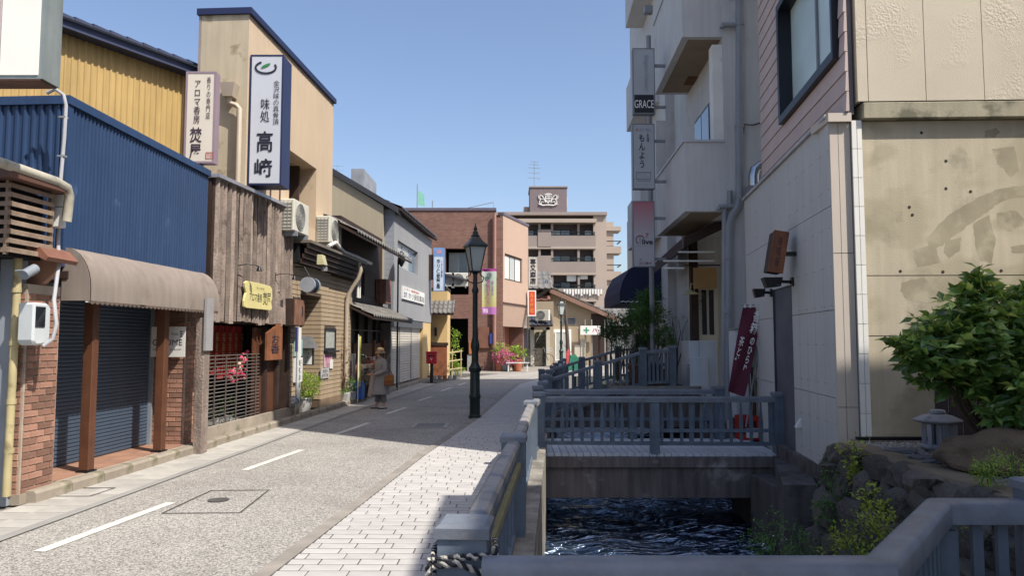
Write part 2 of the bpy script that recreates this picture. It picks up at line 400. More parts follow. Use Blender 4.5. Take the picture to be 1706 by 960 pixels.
# white lane dashes
dash_m = M('road_line_paint', '#c9c6bc', .7, .12, 6, .3, 90, wear=('#8f8b84', .62, .8, 9))
DASH = [((65, 920), (285, 838)), ((407, 784), (503, 750)), ((560, 724), (614, 705)), ((644, 690), (677, 679)), ((697, 668), (720, 661)), ((735, 652), (752, 646)), ((764, 642), (776, 638))]
for p, q in DASH:
    a, b = gr(*p), gr(*q); d = (b - a).normalized(); s = Vector((d.y, -d.x, 0)) * .055
    mb = MB().quad(a - s, a + s, b + s, b - s)
    mb.v = [(x, y, .002) for x, y, z in mb.v]; o = mb.build('road_marking', dash_m, road)
mb = MB()
for p, q in (((800, 634), (850, 629)), ((850, 627), (893, 622))):
    a, b = gr(*p), gr(*q); s = Vector((0, .09, 0)); mb.quad(a - s + Vector((0, 0, .002)), b - s + Vector((0, 0, .002)), b + s + Vector((0, 0, .002)), a + s + Vector((0, 0, .002)))
mb.build('road_marking', dash_m, road)
# cut outline of a service cover in the asphalt, its little lid, and a grating
seam = M('road_seam', '#4c4946', .9, .2, 8, .3)
c4 = [gr(270, 856), gr(400, 855), gr(448, 817), gr(352, 818)]; mb = MB()
for i in range(4):
    a, b = c4[i], c4[(i + 1) % 4]; d = (b - a).normalized(); s = Vector((d.y, -d.x, 0)) * .011
    mb.quad(a - s, a + s, b + s, b - s)
mb.v = [(x, y, .002) for x, y, z in mb.v]; mb.build('cover_seam', seam, road)
c = gr(364, 834); MB().lathe([(.11, .001), (.11, .006), (.09, .008)], 20, c.x, c.y).build('valve_lid', seam, road)
c4 = [gr(150, 829), gr(192, 815), gr(115, 815), gr(88, 829)]; mb = MB()
for i in range(4):
    a, b = c4[i], c4[(i + 1) % 4]; d = (b - a).normalized(); s = Vector((d.y, -d.x, 0)) * .01; mb.quad(a - s, a + s, b + s, b - s)
mb.v = [(x, y, .0125) for x, y, z in mb.v]; mb.build('cover_seam', seam, left_pave) if False else None; SEAM2 = mb
a0, a1 = gr(684, 713), gr(750, 705)
mb = MB().box(a0.x, a1.x, a0.y, a1.y, .001, .004); road_frame = mb.build('grating_frame', M('grating_frame_m', '#9a9892', .6, .1), road)
m2 = MB()
for i in range(12):
    x = a0.x + .07 + (a1.x - a0.x - .14) * i / 12; m2.box(x, x + (a1.x - a0.x) / 30, a0.y + .1, a1.y - .1, .005, .009)
m2.build('grating', black, road)
# gutter strips
gut = M('gutter_concrete', '#8b8984', .9, .12, 2, .3, 60)
off = lambda Lx, d: [(x + d, y) for x, y in Lx]
struct('gutter', ribbon(off(KL[:7], -.14), KL[:7], .005), gut)
KB = off(KL[:7], -.14)
# left paving strip
LK = [(-5.62 + .18 + .061 * y - .08, y) for x, y in KL[:7]]
left_pave = struct('left_pavement', ribbon(LK, KB, .003), paving_bed)
paver_l = M('grey_paver', '#a29e96', .85, .1, 5, .3, 70, rnd=.12)
pw = .3; me_cache = {}
def paver_mesh(w, l, mat, h=.03, name='paver'):
    key = (round(w, 3), round(l, 3), mat.name)
    if key not in me_cache:
        b = MB(); c = .006; a, d = w / 2 - .003, l / 2 - .010
        vs = [(-a, -d, -h), (a, -d, -h), (a, d, -h), (-a, d, -h), (-a, -d, -c), (a, -d, -c), (a, d, -c), (-a, d, -c),
              (-a + c, -d + c, 0), (a - c, -d + c, 0), (a - c, d - c, 0), (-a + c, d - c, 0)]
        fs = [(0, 1, 5, 4), (1, 2, 6, 5), (2, 3, 7, 6), (3, 0, 4, 7), (4, 5, 9, 8), (5, 6, 10, 9), (6, 7, 11, 10), (7, 4, 8, 11), (8, 9, 10, 11)]
        me_cache[key] = b.add(vs, fs).mesh(name, mat)
    return me_cache[key]
import bisect
def lerp_line(Lx, y):
    for (xa, ya), (xb, yb) in zip(Lx, Lx[1:]):
        if ya <= y <= yb: return xa + (xb - xa) * (y - ya) / (yb - ya)
    return Lx[-1][0]
n = 0; y = 6.2; rest = MB()
ang = -.061
while y < 30:
    x1 = lerp_line(KB, y); x0 = -5.62 + .18 - .08 + .061 * y; w = (x1 - x0)
    cols = 2
    for i in range(cols):
        cxx = x0 + w * (i + .5) / cols + (.0 if int(y / .3) % 2 else 0)
        ww = round(w / cols, 1)
        if n < 150: obj('paver', paver_mesh(.36, .3, paver_l), left_pave, (cxx, y, .008 + random.uniform(-.001, .001)), (0, 0, ang)); n += 1
        else: rest.box(cxx - .178, cxx + .178, y + .003, y + .297, -.02, .008)
    y += .3
rest.build('distant_paving', paver_l, left_pave, kind='stuff'); SEAM2.build('cover_seam', seam, left_pave)
# right pavement: light setts laid across, every nearer one its own piece
RK = [(x, y) for x, y in KR[:7]]
RC = [(cx_at(CL, y) - .32, y) for x, y in RK]
RKs = [(x, y) for x, y in RK]
right_pave = struct('right_pavement', ribbon(RKs, RC, .0075), paving_bed)
paver_r = M('pale_sett', '#aeaaa5', .8, .08, 6, .3, 80, rnd=.07, isl=.04)
kerbline = MB()
k2 = ribbon(RKs, off(RKs, .13), .012); struct('kerb', k2, M('flush_kerb', '#8c857c', .9, .2, 3, .3))
n = 0; rest = MB(); rowh = .15; sl_ = .3; y = 4.6; r = 0
cells = []
while y < 33:
    xa = lerp_line(RKs, y) + .14; xb = lerp_line(RC, y); x = xa - sl_ * (.5 if r % 2 else 0) - random.choice((0, .06))
    while x < xb:
        a, b = max(x, xa), min(x + sl_, xb)
        if b - a > .05: cells.append((y, a, b))
        x += sl_
    y += rowh; r += 1
for (y, a, b) in cells:
    if a + (b - a) / 2 < (-.9 - .0) * 1 and False: pass
    px = CX + FPX * ((a + b) / 2) / y; inview = y > 5.3
    if inview and n < 300:
        w = b - a; w = .3 if w > .29 else round(w, 2)
        obj('paver', paver_mesh(w, rowh, paver_r), right_pave, ((a + b) / 2, y + rowh / 2, .012 + random.uniform(-.0012, .0012)), (0, 0, 0)); n += 1
    elif inview or y > 4:
        dz = random.uniform(-.0012, .0012); jg = .010 if y < 12 else .004; rest.box(a + .003, b - .003, y + jg, y + rowh - jg, -.01, .012 + dz)
rest.build('distant_paving', paver_r, right_pave, kind='stuff')
# plaza under the camera side
struct('near_pavement', MB().quad((-2.6, -8, -.010), (6, -8, -.010), (6, 2.75, -.010), (-2.2, 2.75, -.010)), paver_r)
# canal walls, bed and water
WZ = -1.12
cw = MB()
def bank(line, out, i0=1, top=0.0):
    for (xa, ya), (xb, yb) in list(zip(line, line[1:]))[i0:]:
        sx = out
        lo = [(xa, ya, -2.4), (xb, yb, -2.4), (xb + sx, yb, -2.4), (xa + sx, ya, -2.4)]
        hi = [(p[0], p[1], top) for p in lo]
        if out > 0: lo = [lo[3], lo[2], lo[1], lo[0]]; hi = [hi[3], hi[2], hi[1], hi[0]]
        cw.hexa(lo, hi)
bank(CL, -.33, 1, .13)
struct('canal_wall', cw, M('bank_concrete', '#8f8a80', .92, .15, 1.2, .35, 50, wear=('#57524b', .5, .66, 1.6), streak=.3))
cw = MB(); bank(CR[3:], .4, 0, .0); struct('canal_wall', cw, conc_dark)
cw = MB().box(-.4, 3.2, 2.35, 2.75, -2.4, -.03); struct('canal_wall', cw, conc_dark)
wm = bpy.data.materials.new('canal_water'); wm.use_nodes = True; N = wm.node_tree.nodes; K = wm.node_tree.links; b = N['Principled BSDF']
b.inputs['Base Color'].default_value = (.012, .022, .042, 1); b.inputs['Specular Tint'].default_value = (.62, .78, 1, 1); b.inputs['Roughness'].default_value = .12; b.inputs['IOR'].default_value = 2.2
b.inputs['Specular IOR Level'].default_value = 1.0
tc = N.new('ShaderNodeTexCoord'); mp = N.new('ShaderNodeMapping'); mp.inputs['Scale'].default_value = (.7, 1.9, 1); K.new(tc.outputs['Object'], mp.inputs[0])
n1 = N.new('ShaderNodeTexNoise'); n1.inputs['Scale'].default_value = 3.0; n1.inputs['Detail'].default_value = 3; n1.inputs['Roughness'].default_value = .5; n1.inputs['Distortion'].default_value = 1.3
K.new(mp.outputs[0], n1.inputs['Vector']); bp = N.new('ShaderNodeBump'); bp.inputs['Strength'].default_value = 1.0; bp.inputs['Distance'].default_value = .22
K.new(n1.outputs[0], bp.inputs['Height']); K.new(bp.outputs[0], b.inputs['Normal'])
wv = MB(); nx, ny = 54, 560
for j in range(ny + 1):
    yy = 2.5 + 37 * (j / ny) ** 1.3
    for i in range(nx + 1):
        xa, xb = cx_at(CL, max(yy, 2.75)) - .02, cx_at(CR, max(yy, 2.75)) + .05; xx = xa + (xb - xa) * i / nx
        zz = WZ + .035 * sin(xx * 4 + sin(yy * 2.1) * 2) * sin(yy * 3.7 + xx * 2) + .022 * sin(yy * 9 + xx * 5 + 2 * sin(xx * 3 + yy)) + .006 * sin(yy * 17 - xx * 6 + 2 * sin(yy * 3 + xx * 4))
        wv.v.append((xx, yy, zz))
for j in range(ny):
    for i in range(nx):
        a = j * (nx + 1) + i; wv.f.append((a, a + 1, a + nx + 2, a + nx + 1)); wv.mi.append(0)
struct('canal_water', wv, wm, smooth=True)
# ================================================================ bridges
def balustrade_mesh(kind, h, w=.055):
    b = MB()
    if kind == 'spear':                      # flat picket that swells and comes to a point
        b.prism([(-.022, 0), (.022, 0), (.022, h * .30), (.03, h * .38), (.03, h * .5), (.012, h * .86), (.010, h), (-.010, h), (-.012, h * .86), (-.03, h * .5), (-.03, h * .38), (-.022, h * .30)], -.012, .012, 'y')
    elif kind == 'flip':
        b.prism([(-.034, 0), (.034, 0), (.034, h), (-.034, h)], -.012, .012, 'y')
    else: b.box(-w / 2, w / 2, -.015, .015, 0, h)
    return b.mesh('baluster', rail_paint)
bal = {}
def bal_mesh(kind, h):
    k = (kind, round(h, 2))
    if k not in bal: bal[k] = balustrade_mesh(kind, k[1])
    return bal[k]
def post(t, x, y, z0, h, w=.17, cap=True, ang=0.0, mt=None):
    p = obj('post', MB().box(-w / 2, w / 2, -w / 2, w / 2, 0, h - .05).mesh('post', mt or rail_paint), t, (x, y, z0), (0, 0, ang))
    if cap:
        c = w / 2 + .012
        cp = MB().hexa([(-c, -c, h - .05), (c, -c, h - .05), (c, c, h - .05), (-c, c, h - .05)], [(-c, -c, h - .008), (c, -c, h - .008), (c, c, h - .008), (-c, c, h - .008)])
        cp.hexa([(-c, -c, h - .008), (c, -c, h - .008), (c, c, h - .008), (-c, c, h - .008)], [(-c + .02, -c + .02, h + .006), (c - .02, -c + .02, h + .006), (c - .02, c - .02, h + .006), (-c + .02, c - .02, h + .006)])
        cp.build('cap', rail_cap, p)
    return p
def rail_bar(t, a, b, w, h, mt=None, name='top_rail', rnd=True):
    a, b = Vector(a), Vector(b); d = b - a; ln = d.length; ang = atan2(d.y, d.x); el = math.asin(d.z / ln)
    pr = [(-w / 2, -h), (w / 2, -h), (w / 2, -.02), (w / 2 - .02, 0), (-w / 2 + .02, 0), (-w / 2, -.02)] if rnd else [(-w / 2, -h), (w / 2, -h), (w / 2, 0), (-w / 2, 0)]
    o = MB().prism(pr, 0, ln, 'x').build(name, mt or rail_paint, t); o.location = a; o.rotation_euler = (0, -el, ang); return o
def rail_span(t, a, b, ztop, zbot=.12, n=5, kind='plain', mid=None, tw=.12, th=.07, z0=0.0, slope=0.0, mt=None):
    """a top rail, a bottom rail and the upright pieces between two posts (local coordinates)"""
    a, b = Vector((*a, 0)), Vector((*b, 0)); u = Vector((0, 0, 1))
    rail_bar(t, a + u * ztop, b + u * (ztop + slope), tw, th, mt or rail_cap)
    rail_bar(t, a + u * (zbot + .05), b + u * (zbot + .05 + slope), .06, .06, None, 'bottom_rail', False)
    if mid: rail_bar(t, a + u * mid, b + u * (mid + slope), .035, .05, None, 'middle_rail', False)
    ang = atan2(b.y - a.y, b.x - a.x); h = ztop - th - zbot - .055
    for i in range(n):
        f = (i + .5) / n; p = a.lerp(b, f); k = kind if kind != 'mix' else ('flip' if i % 9 == 4 else 'spear')
        obj('baluster', bal_mesh(k, h), t, (p.x, p.y, zbot + .053 + slope * f), (0, 0, ang))
# --- footbridge straight across the canal
BL, BR, BY0, BY1 = .30, 3.98, 11.2, 13.0
fb = thing('footbridge', 'low concrete footbridge with pale decking in front of the grey panelled wall', 'bridge', (BL, BY0, 0))
Wd = BR - BL
MB().box(-.0, Wd + .2, 0, BY1 - BY0, -.17, -.012).box(.02, Wd + .2, .05, BY1 - BY0 - .05, -.62, -.172).build('beam', M('bridge_concrete', '#6a6260', .9, .22, 1.2, .35, 50, wear=('#9a948f', .58, .72, 2.0), streak=.45), fb, bevel=.008)
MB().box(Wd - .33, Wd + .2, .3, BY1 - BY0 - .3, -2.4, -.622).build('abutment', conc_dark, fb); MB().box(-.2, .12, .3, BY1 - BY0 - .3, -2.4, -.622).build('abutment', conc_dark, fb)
plk = M('deck_plank', '#c0c4c8', .7, .1, 4, .2, 50, rnd=.06); nP = 34; w_ = Wd / nP
pm = MB().box(.005, w_ - .005, .03, BY1 - BY0 - .03, -.010, .03).mesh('plank', plk)
for i in range(nP): obj('plank', pm, fb, (i * w_, 0, random.uniform(0, .003)))
def bridge_rail(label, y, x0, x1, posts, n, mid=.36):
    t = thing('bridge_railing', label, 'railing', (BL, y, .03)); H = .84
    for i, x in enumerate(posts):
        e = i in (0, len(posts) - 1)
        post(t, x, 0, 0, .90 if e else .80, .17 if e else .13, cap=e)
    segs = list(zip(posts, posts[1:]))
    rail_bar(t, (x0, 0, H), (x1, 0, H), .12, .085, rail_cap)
    rail_bar(t, (x0, 0, .185), (x1, 0, .165), .05, .055, None, 'bottom_rail', False)
    rail_bar(t, (x0, 0, mid), (x1, 0, mid), .03, .05, None, 'middle_rail', False)
    k = 0
    for i in range(n):
        x = x0 + (x1 - x0) * (i + .5) / n
        if min(abs(x - p) for p in posts) < .1: continue
        kind = 'flip' if i % 8 == 7 else 'spear'; k += 1
        obj('baluster', bal_mesh(kind, .58), t, (x, .012, .167))
    return t
bridge_rail('blue-grey spear-baluster railing along the near edge of the low footbridge', BY0 + .08, .08, Wd - .05, [.1, 1.82, Wd - .0], 24)
bridge_rail('blue-grey spear-baluster railing along the far edge of the low footbridge', BY1 - .08, .1, Wd - .35, [.14, 1.75, Wd - .45], 15)
# --- canal-side railing from the roped post towards the bridge
P1 = gr(775, 868, .95); P1 = Vector((P1.x, P1.y, 0)); P2 = gr(856, 725, .93); P3 = gr(884, 668, .9)
cr = thing('canal_railing', 'blue-grey canal railing with worn top rail between the roped post and the footbridge', 'railing', (P1.x, P1.y, 0))
R = lambda v: (v.x - P1.x, v.y - P1.y)
end3 = Vector((.36, 11.0, 0)); angc = atan2(P2.y - P1.y, P2.x - P1.x)
mid_ = P2.lerp(P1, 0)
post(cr, 0, 0, -.3, 1.25, .20, ang=angc - pi / 2); p2 = R(P2); p3 = R(P3); p4 = R(end3)
post(cr, *p2, -.2, 1.13, .19, ang=angc - pi / 2); post(cr, *p3, -.2, 1.10, .16, ang=angc - pi / 2)
bev = M('worn_rail_top', '#8b8680', .55, .2, 3, .12, 60, wear=('#5a626e', .5, .62, 4))
rail_span(cr, (0, 0), p2, .89, .12, 9, 'plain', tw=.11, th=.07, mt=bev)
rail_span(cr, p2, p3, .86, .12, 9, 'plain', tw=.11, th=.07, mt=bev)
rail_span(cr, p3, p4, .86, .12, 8, 'plain', tw=.11, th=.07, mt=bev)
MBt = MB()
rail_bar(cr, (0.05, 0.02, .72), (p2[0] + .05, p2[1], .72), .035, .05, M('yellowed_rail', '#7f7a5a', .6, .2, 5, .1), 'middle_rail', False)
# --- railing going on along the street beyond the bridge
last = None; q = []
for Y in (13.3, 16.0, 18.8, 21.6, 24.5, 27.5, 30.5):
    q.append(Vector((cx_at(CL, Y) - .08, Y, 0)))
sr = thing('street_railing', 'blue-grey street railing running beside the canal beyond the low footbridge', 'railing', tuple(q[0]))
for i, v in enumerate(q):
    post(sr, v.x - q[0].x, v.y - q[0].y, -.1, 1.08, .17)
    if i and i != 2: rail_span(sr, (q[i - 1].x - q[0].x, q[i - 1].y - q[0].y), (v.x - q[0].x, v.y - q[0].y), .88, .12, 8, 'plain')
# --- second, ramped bridge up to the planted terrace
RB0, RB1 = 16.6, 20.6
rb = thing('ramp_bridge', 'raised concrete ramp bridge climbing from the street to the planted terrace', 'bridge', (.8, RB0, 0))
def prof(dx): return 0 if dx < .0 else min(.62, .62 * dx / 2.1)
x9 = 3.35
pts = [(0, -.2), (x9, -.2), (x9, .62), (2.1, .62), (0, .02)]
MB().prism(pts, 0, RB1 - RB0, 'y').build('ramp_slab', conc_dark, rb)
MB().box(x9 - .3, x9, .2, RB1 - RB0 - .2, -2.4, -.202).build('abutment', conc_dark, rb)
MB().box(1.3, x9, -.05, .15, .622, .70).build('coping', conc, rb)
def ramp_rail(y, label, full=True):
    t = thing('ramp_railing', label, 'railing', (.8, y, 0)); cols = [(.0, 0), (1.1, .33), (2.1, .62), (2.75, .66)]
    for (x, z) in cols: post(t, x, 0, z, .93, .15 if x else .16)
    for (xa, za), (xb, zb) in zip(cols, cols[1:]):
        rail_span(t, (xa, 0), (xb, 0), .86 + za, .12 + za, 7, 'plain', slope=zb - za)
    return t
ramp_rail(RB0 + .1, 'blue-grey sloping railing on the near side of the ramp bridge')
ramp_rail(RB1 - .1, 'blue-grey sloping railing on the far side of the ramp bridge')
# --- foreground railing on the camera's side
fr = thing('foreground_railing', 'blue-grey railing with angled corner crossing in front of the canal', 'railing', (P1.x, P1.y, 0))
A = gr(870, 931, .86); Bc = gr(1466, 931, .86); Cc = gr(1562, 833, .86); D = gr(1660, 833, .86); E5 = gr(1688, 800, .93)
rr = lambda v, z=None: (v.x - P1.x, v.y - P1.y)
a_, b_, c_, d_ = Vector((P1.x + .08, A.y, 0)), Vector((Bc.x, A.y, 0)), Vector((Cc.x, Cc.y, 0)), Vector((E5.x, Cc.y, 0))
def handrail(pts, w, h, z, name='top_rail'):
    n_ = len(pts); o = []
    for i in range(n_):
        d0 = (pts[i] - pts[i - 1]).normalized() if i else (pts[1] - pts[0]).normalized()
        d1 = (pts[i + 1] - pts[i]).normalized() if i < n_ - 1 else d0
        m = (d0 + d1).normalized(); nrm = Vector((-m.y, m.x, 0)); o.append((pts[i], nrm / max(.3, nrm.dot(Vector((-d0.y, d0.x, 0))))))
    mb = MB(); ring = [(-w / 2, -h), (w / 2, -h), (w / 2, -.03), (w / 2 - .012, -.01), (w / 2 - .03, 0), (-w / 2 + .03, 0), (-w / 2 + .012, -.01), (-w / 2, -.03)]; k = len(ring)
    for p, nn in o:
        for (s_, zz) in ring: q_ = p + nn * s_; mb.v.append((q_.x, q_.y, z + zz))
    for i in range(n_ - 1):
        for j in range(k): mb.f.append((i * k + j, i * k + (j + 1) % k, (i + 1) * k + (j + 1) % k, (i + 1) * k + j)); mb.mi.append(0)
    mb.f += [tuple(range(k)), tuple(range((n_ - 1) * k, n_ * k))[::-1]]; mb.mi += [0, 0]
    return mb.build(name, rail_cap, fr, smooth=True)
loc_ = [Vector((v.x - P1.x, v.y - P1.y, 0)) for v in (a_, b_, c_, d_)]
handrail(loc_, .14, .115, .86)
lo = handrail(loc_, .06, .06, .16, 'bottom_rail')
for (u_, v_, n_) in ((loc_[0], loc_[1], 11), (loc_[1], loc_[2], 11), (loc_[2], loc_[3], 4)):
    an = atan2((v_ - u_).y, (v_ - u_).x)
    for i in range(n_):
        p = u_.lerp(v_, (i + .5) / n_); obj('baluster', bal_mesh('plain', .62), fr, (p.x, p.y, .157), (0, 0, an))
post(fr, loc_[3].x + .03, loc_[3].y, -.1, 1.06, .19)
post(fr, loc_[1].x, loc_[1].y - .0, -.1, .86, .12, cap=False); post(fr, loc_[2].x, loc_[2].y - .0, -.1, .86, .12, cap=False)
# rope wound round the first post, with a hanging tail
rp = thing('rope', 'black and white twisted rope knotted round the nearest railing post', 'rope', (P1.x, P1.y, .5))
rw = M('rope_white', '#aca79d', .9, .2, 30, .5, 90); rk = M('rope_black', '#23242a', .9, .2, 30, .3, 90); ro_ = M('rope_orange', '#b9763a', .9, .2, 30)
def rope(path, r, parent, third=None):
    P_ = [Vector(p) for p in path]; fine = []
    for i in range(len(P_) - 1):
        for j in range(10): fine.append(P_[i].lerp(P_[i + 1], j / 10))
    fine.append(P_[-1])
    for sidx, mt in enumerate((rw, rk) if not third else (rw, third)):
        pts = []; s_ = 0
        for i, p in enumerate(fine):
            d = (fine[min(i + 1, len(fine) - 1)] - fine[max(i - 1, 0)]).normalized(); up = Vector((0, 0, 1)) if abs(d.z) < .9 else Vector((1, 0, 0))
            a = d.cross(up).normalized(); b_ = d.cross(a); s_ += (fine[i] - fine[i - 1]).length if i else 0
            t_ = s_ * 2 * pi / .055 + sidx * pi; pts.append(p + (a * cos(t_) + b_ * sin(t_)) * r * .55)
        MB().tube(pts, r * .62, 6).build('strand', mt, parent, smooth=True)
hw = .125
def ring_path(z, dz=.0, turns=1, seed=0):
    rnd = random.Random(seed); out = []
    cor = [(-hw, -hw), (hw, -hw), (hw, hw), (-hw, hw)]
    for i in range(4 * turns + 1):
        x, y = cor[i % 4]; out.append((x, y, z + dz * i / 4 + rnd.uniform(-.008, .008)))
    return out
rope(ring_path(.335, .0, 1, 1), .014, rp); rope([(-hw, -hw, .30), (-.02, -hw - .01, .315), (hw, -hw, .25), (hw, hw, .28), (-hw, hw, .27), (-hw, -hw, .24)], .014, rp)
rope([(-hw, -hw, .225), (0, -hw - .01, .20), (hw, -hw, .215), (hw, hw, .2), (-hw, hw, .2), (-hw, -hw, .225)], .014, rp)
rope([(-hw - .01, -hw, .33), (-hw - .02, -hw, .2), (-hw - .03, -hw - .01, .05), (-hw - .02, -hw, -.1)], .013, rp)
rope([(hw, -hw - .01, .38), (hw + .01, -hw - .02, .32), (hw + .05, -hw - .03, .26), (hw + .10, -hw - .02, .19), (hw + .12, -hw - .02, .12), (hw + .06, -hw - .03, .08), (hw + .03, -hw - .03, .12), (hw + .07, -hw - .04, .19), (hw + .05, -hw - .05, .25)], .013, rp)
rope([(hw - .01, -hw - .02, .26), (hw - .03, -hw - .03, .16), (hw - .05, -hw - .03, .08), (hw - .06, -hw - .02, -.02)], .013, rp, ro_)
# ================================================================ left side of the street
RL = radians(90 - 3.49)
def LT(name, label, cat, px, z=0, group=None, **k):
    p = LP(px, **k); return thing(name, label, cat, (p.x, p.y, z), RL, group)
def bricks(t, x0, x1, z0, z1, y, face='front', limit=999, seed=1):
    """courses of single bricks on a plane; face 'front' looks to local -y, 'near' looks to local -x (x0..x1 then run along y)"""
    rnd = random.Random(seed); h, l = .073, .215; key = 'brick'
    if key not in me_cache:
        b = MB(); a, e, c = l / 2 - .005, .05, .004; hh = h - .010
        b.add([(-a, 0, 0), (a, 0, 0), (a, 0, hh), (-a, 0, hh), (-a + c, -.012, c), (a - c, -.012, c), (a - c, -.012, hh - c), (-a + c, -.012, hh - c)],
              [(4, 5, 6, 7), (0, 1, 5, 4), (1, 2, 6, 5), (2, 3, 7, 6), (3, 0, 4, 7)])
        me_cache[key] = b.mesh('brick', brick_m)
    me = me_cache[key]; r = 0; z = z0
    while z + h <= z1 + .01:
        x = x0 - (l / 2 if r % 2 else 0)
        while x < x1 - .02:
            a, b_ = max(x, x0), min(x + l, x1)
            if b_ - a > .04:
                m = (a + b_) / 2; jut = rnd.uniform(-.002, .003); sc = ((b_ - a) / l, 1, 1)
                if face == 'front': obj('brick', me, t, (m, y - jut, z), None, scale=sc)
                else: obj('brick', me, t, (y - jut, m, z), (0, 0, -pi / 2), scale=sc)
            x += l
        z += h; r += 1
# ---------- near grey shop at the picture's edge
gs = LT('grey_shop', 'grey shuttered shop at the near end with slatted louvre bay and yellowish downpipe', 'shop', 36)
g_wall = M('dull_grey_wall', '#6c6f76', .7, .12, 1.5, .1, 50, streak=.2)
MB().box(-5.5, -.02, .15, 5, 0, 3.3).build('wall', g_wall, gs)
slats(gs, -4.6, -.32, .2, 2.55, 30, .13, M('grey_shutter', '#767b82', .45, .1, 3, .05, metal=.3))
MB().box(-.17, -.0, -.02, .14, 0, 2.7).build('column', M('pale_steel', '#8d949d', .4, .1, 3, .05), gs)
pipe_m = M('yellowed_pipe', '#a69a74', .5, .18, 4, .1, 40, wear=('#6a5d43', .6, .75, 5))
dp = MB().tube([(-.24, -.09, .12), (-.22, -.09, 2.75)], .04, 12)
for z in (.55, 1.05, 1.65, 2.2): dp.lathe([(.048, z), (.048, z + .05)], 12, -.23, -.09)
dp.build('downpipe', pipe_m, gs, smooth=True)
MB().tube([(-.12, -.03, .1), (-.12, -.03, 2.5)], .018, 8).build('conduit', white_paint, gs, smooth=True)
# louvre bay
bay = thing('louvre_bay', 'weathered wooden louvre bay sticking out above the grey shop', 'louvre bay', tuple(at(15, 420, 7.35)), RL)
slat_m = M('louvre_wood', '#8a7766', .8, .25, 4, .5, 50, streak=.2, rnd=.1)
bw, bd, bh = .62, .55, .72
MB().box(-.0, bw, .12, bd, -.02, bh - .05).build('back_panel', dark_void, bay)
for i in range(8):
    z = .0 + i * .092
    m = MB().hexa([(0, -.01, z), (bw, -.01, z), (bw, .02, z + .01), (0, .02, z + .01)], [(0, -.01, z + .045), (bw, -.01, z + .045), (bw, .02, z + .055), (0, .02, z + .055)])
    m.hexa([(-.01, .0, z), (.02, .0, z + .01), (.02, bd, z + .01), (-.01, bd, z)], [(-.01, .0, z + .045), (.02, 0, z + .055), (.02, bd, z + .055), (-.01, bd, z + .045)])
    m.build('slat', slat_m, bay)
MB().box(bw - .02, bw + .02, .01, .05, -.02, bh).build('upright', slat_m, bay); MB().box(-.008, .03, .03, .06, -.02, bh).build('upright', slat_m, bay)
MB().prism([(-.15, bh), (.75, bh), (.75, bh + .05), (-.15, bh + .12)], -.12, bd, 'y').build('hood', M('brown_hood', '#5c4136', .6, .2, 3, .1), bay)
MB().tube([(-1.2, -.1, bh + .12), (.5, -.1, bh + .09), (.68, -.1, bh + .06), (.74, -.09, bh - .02), (.74, -.07, bh - .3)], .05, 10).build('gutter_pipe', M('dirty_white_pipe', '#aaa595', .6, .2, 4, .2, 40, wear=('#6a675e', .55, .75, 5)), bay, smooth=True)
# salmon sheet bracket under the bay
sb = LT('corner_canopy', 'small salmon-brown sheet canopy with triangular cheek beside the meter box', 'canopy', 60)
a = sb; salmon = M('salmon_sheet', '#9c7460', .6, .15, 2, .1, wear=('#6a4d40', .6, .75, 4))
q = [L(a, *p) for p in ((50, 492), (92, 452), (98, 432), (58, 418))]
a.rotation_euler.z = 0; o_ = a.location
MB().prism([(lambda v: (v.x, v.z))(at(*p_, 8.12) - o_) for p_ in ((46, 494), (91, 454), (97, 438), (92, 424), (58, 412), (47, 418))], 8.12 - o_.y, 8.2 - o_.y, 'y').build('cheek', salmon, a)
MB().prism([(lambda v: (v.x, v.z))(at(*p_, 8.0) - o_) for p_ in ((52, 414), (100, 438), (104, 432), (90, 416), (56, 403))], 7.75 - o_.y, 8.3 - o_.y, 'y').build('cover', M('copper_brown', '#7d5544', .5, .2, 4, .1), a)
# meter box on brick pier
pier = LT('brick_pier', 'brick pier between the grey shop and the dark blue shutter', 'pier', 62, a=-5.58)
MB().box(-.16, .36, .012, .5, .0, 2.3).build('core', mortar, pier)
bricks(pier, -.145, .345, .02, 2.25, .012, 'front', seed=3)
# near-facing side of the pier
bricks(pier, .03, .46, .02, 2.25, -.16, 'near', seed=4)
MB().box(-.18, .38, -.01, .5, 0, .11).build('plinth', kerb_m, pier)
mbx = thing('meter_box', 'pale electricity meter box on the brick pier', 'meter box', tuple(at(60, 573, 7.75)), RL)
mm = M('meter_enamel', '#b9bfc0', .4, .06, 3, .03)
MB().prism([(-.13, .02), (-.08, -.02), (.13, 0), (.13, .38), (.08, .42), (-.13, .42)], -.06, .12, 'y').build('case', mm, mbx, bevel=.02)
MB().box(-.11, .03, -.068, -.058, .17, .38).build('window', M('meter_glass', '#23272c', .1, .1, 3, 0), mbx)
text('0421', -.09, 0, .25, .275, -.07, white_ink, mbx) if False else None
cb = thing('service_cable', 'grey cable looping down from the roof corner to the meter box', 'cable', tuple(at(104, 170, 8.25)), 0)
o_ = cb.location
pth = [at(*p) - o_ for p in ((78, 155, 8.3), (92, 148, 8.3), (106, 158, 8.3), (110, 175, 8.3), (107, 230, 8.3), (101, 300, 8.3), (97, 400, 8.2), (98, 440, 8.1), (94, 470, 8.0), (90, 500, 7.9), (94, 540, 7.8), (88, 565, 7.8), (72, 577, 7.75))]
MB().tube(pth, .02, 8).build('cable', M('cable_grey', '#a2a2a6', .6, .1), cb, smooth=True)
for z_ in ((103, 325), (99, 360)):
    p = at(*z_, 8.15) - o_; MB().box(p.x - .07, p.x + .05, p.y - .05, p.y + .05, p.z - .13, p.z + .09).build('junction_box', white_paint, cb, bevel=.01)
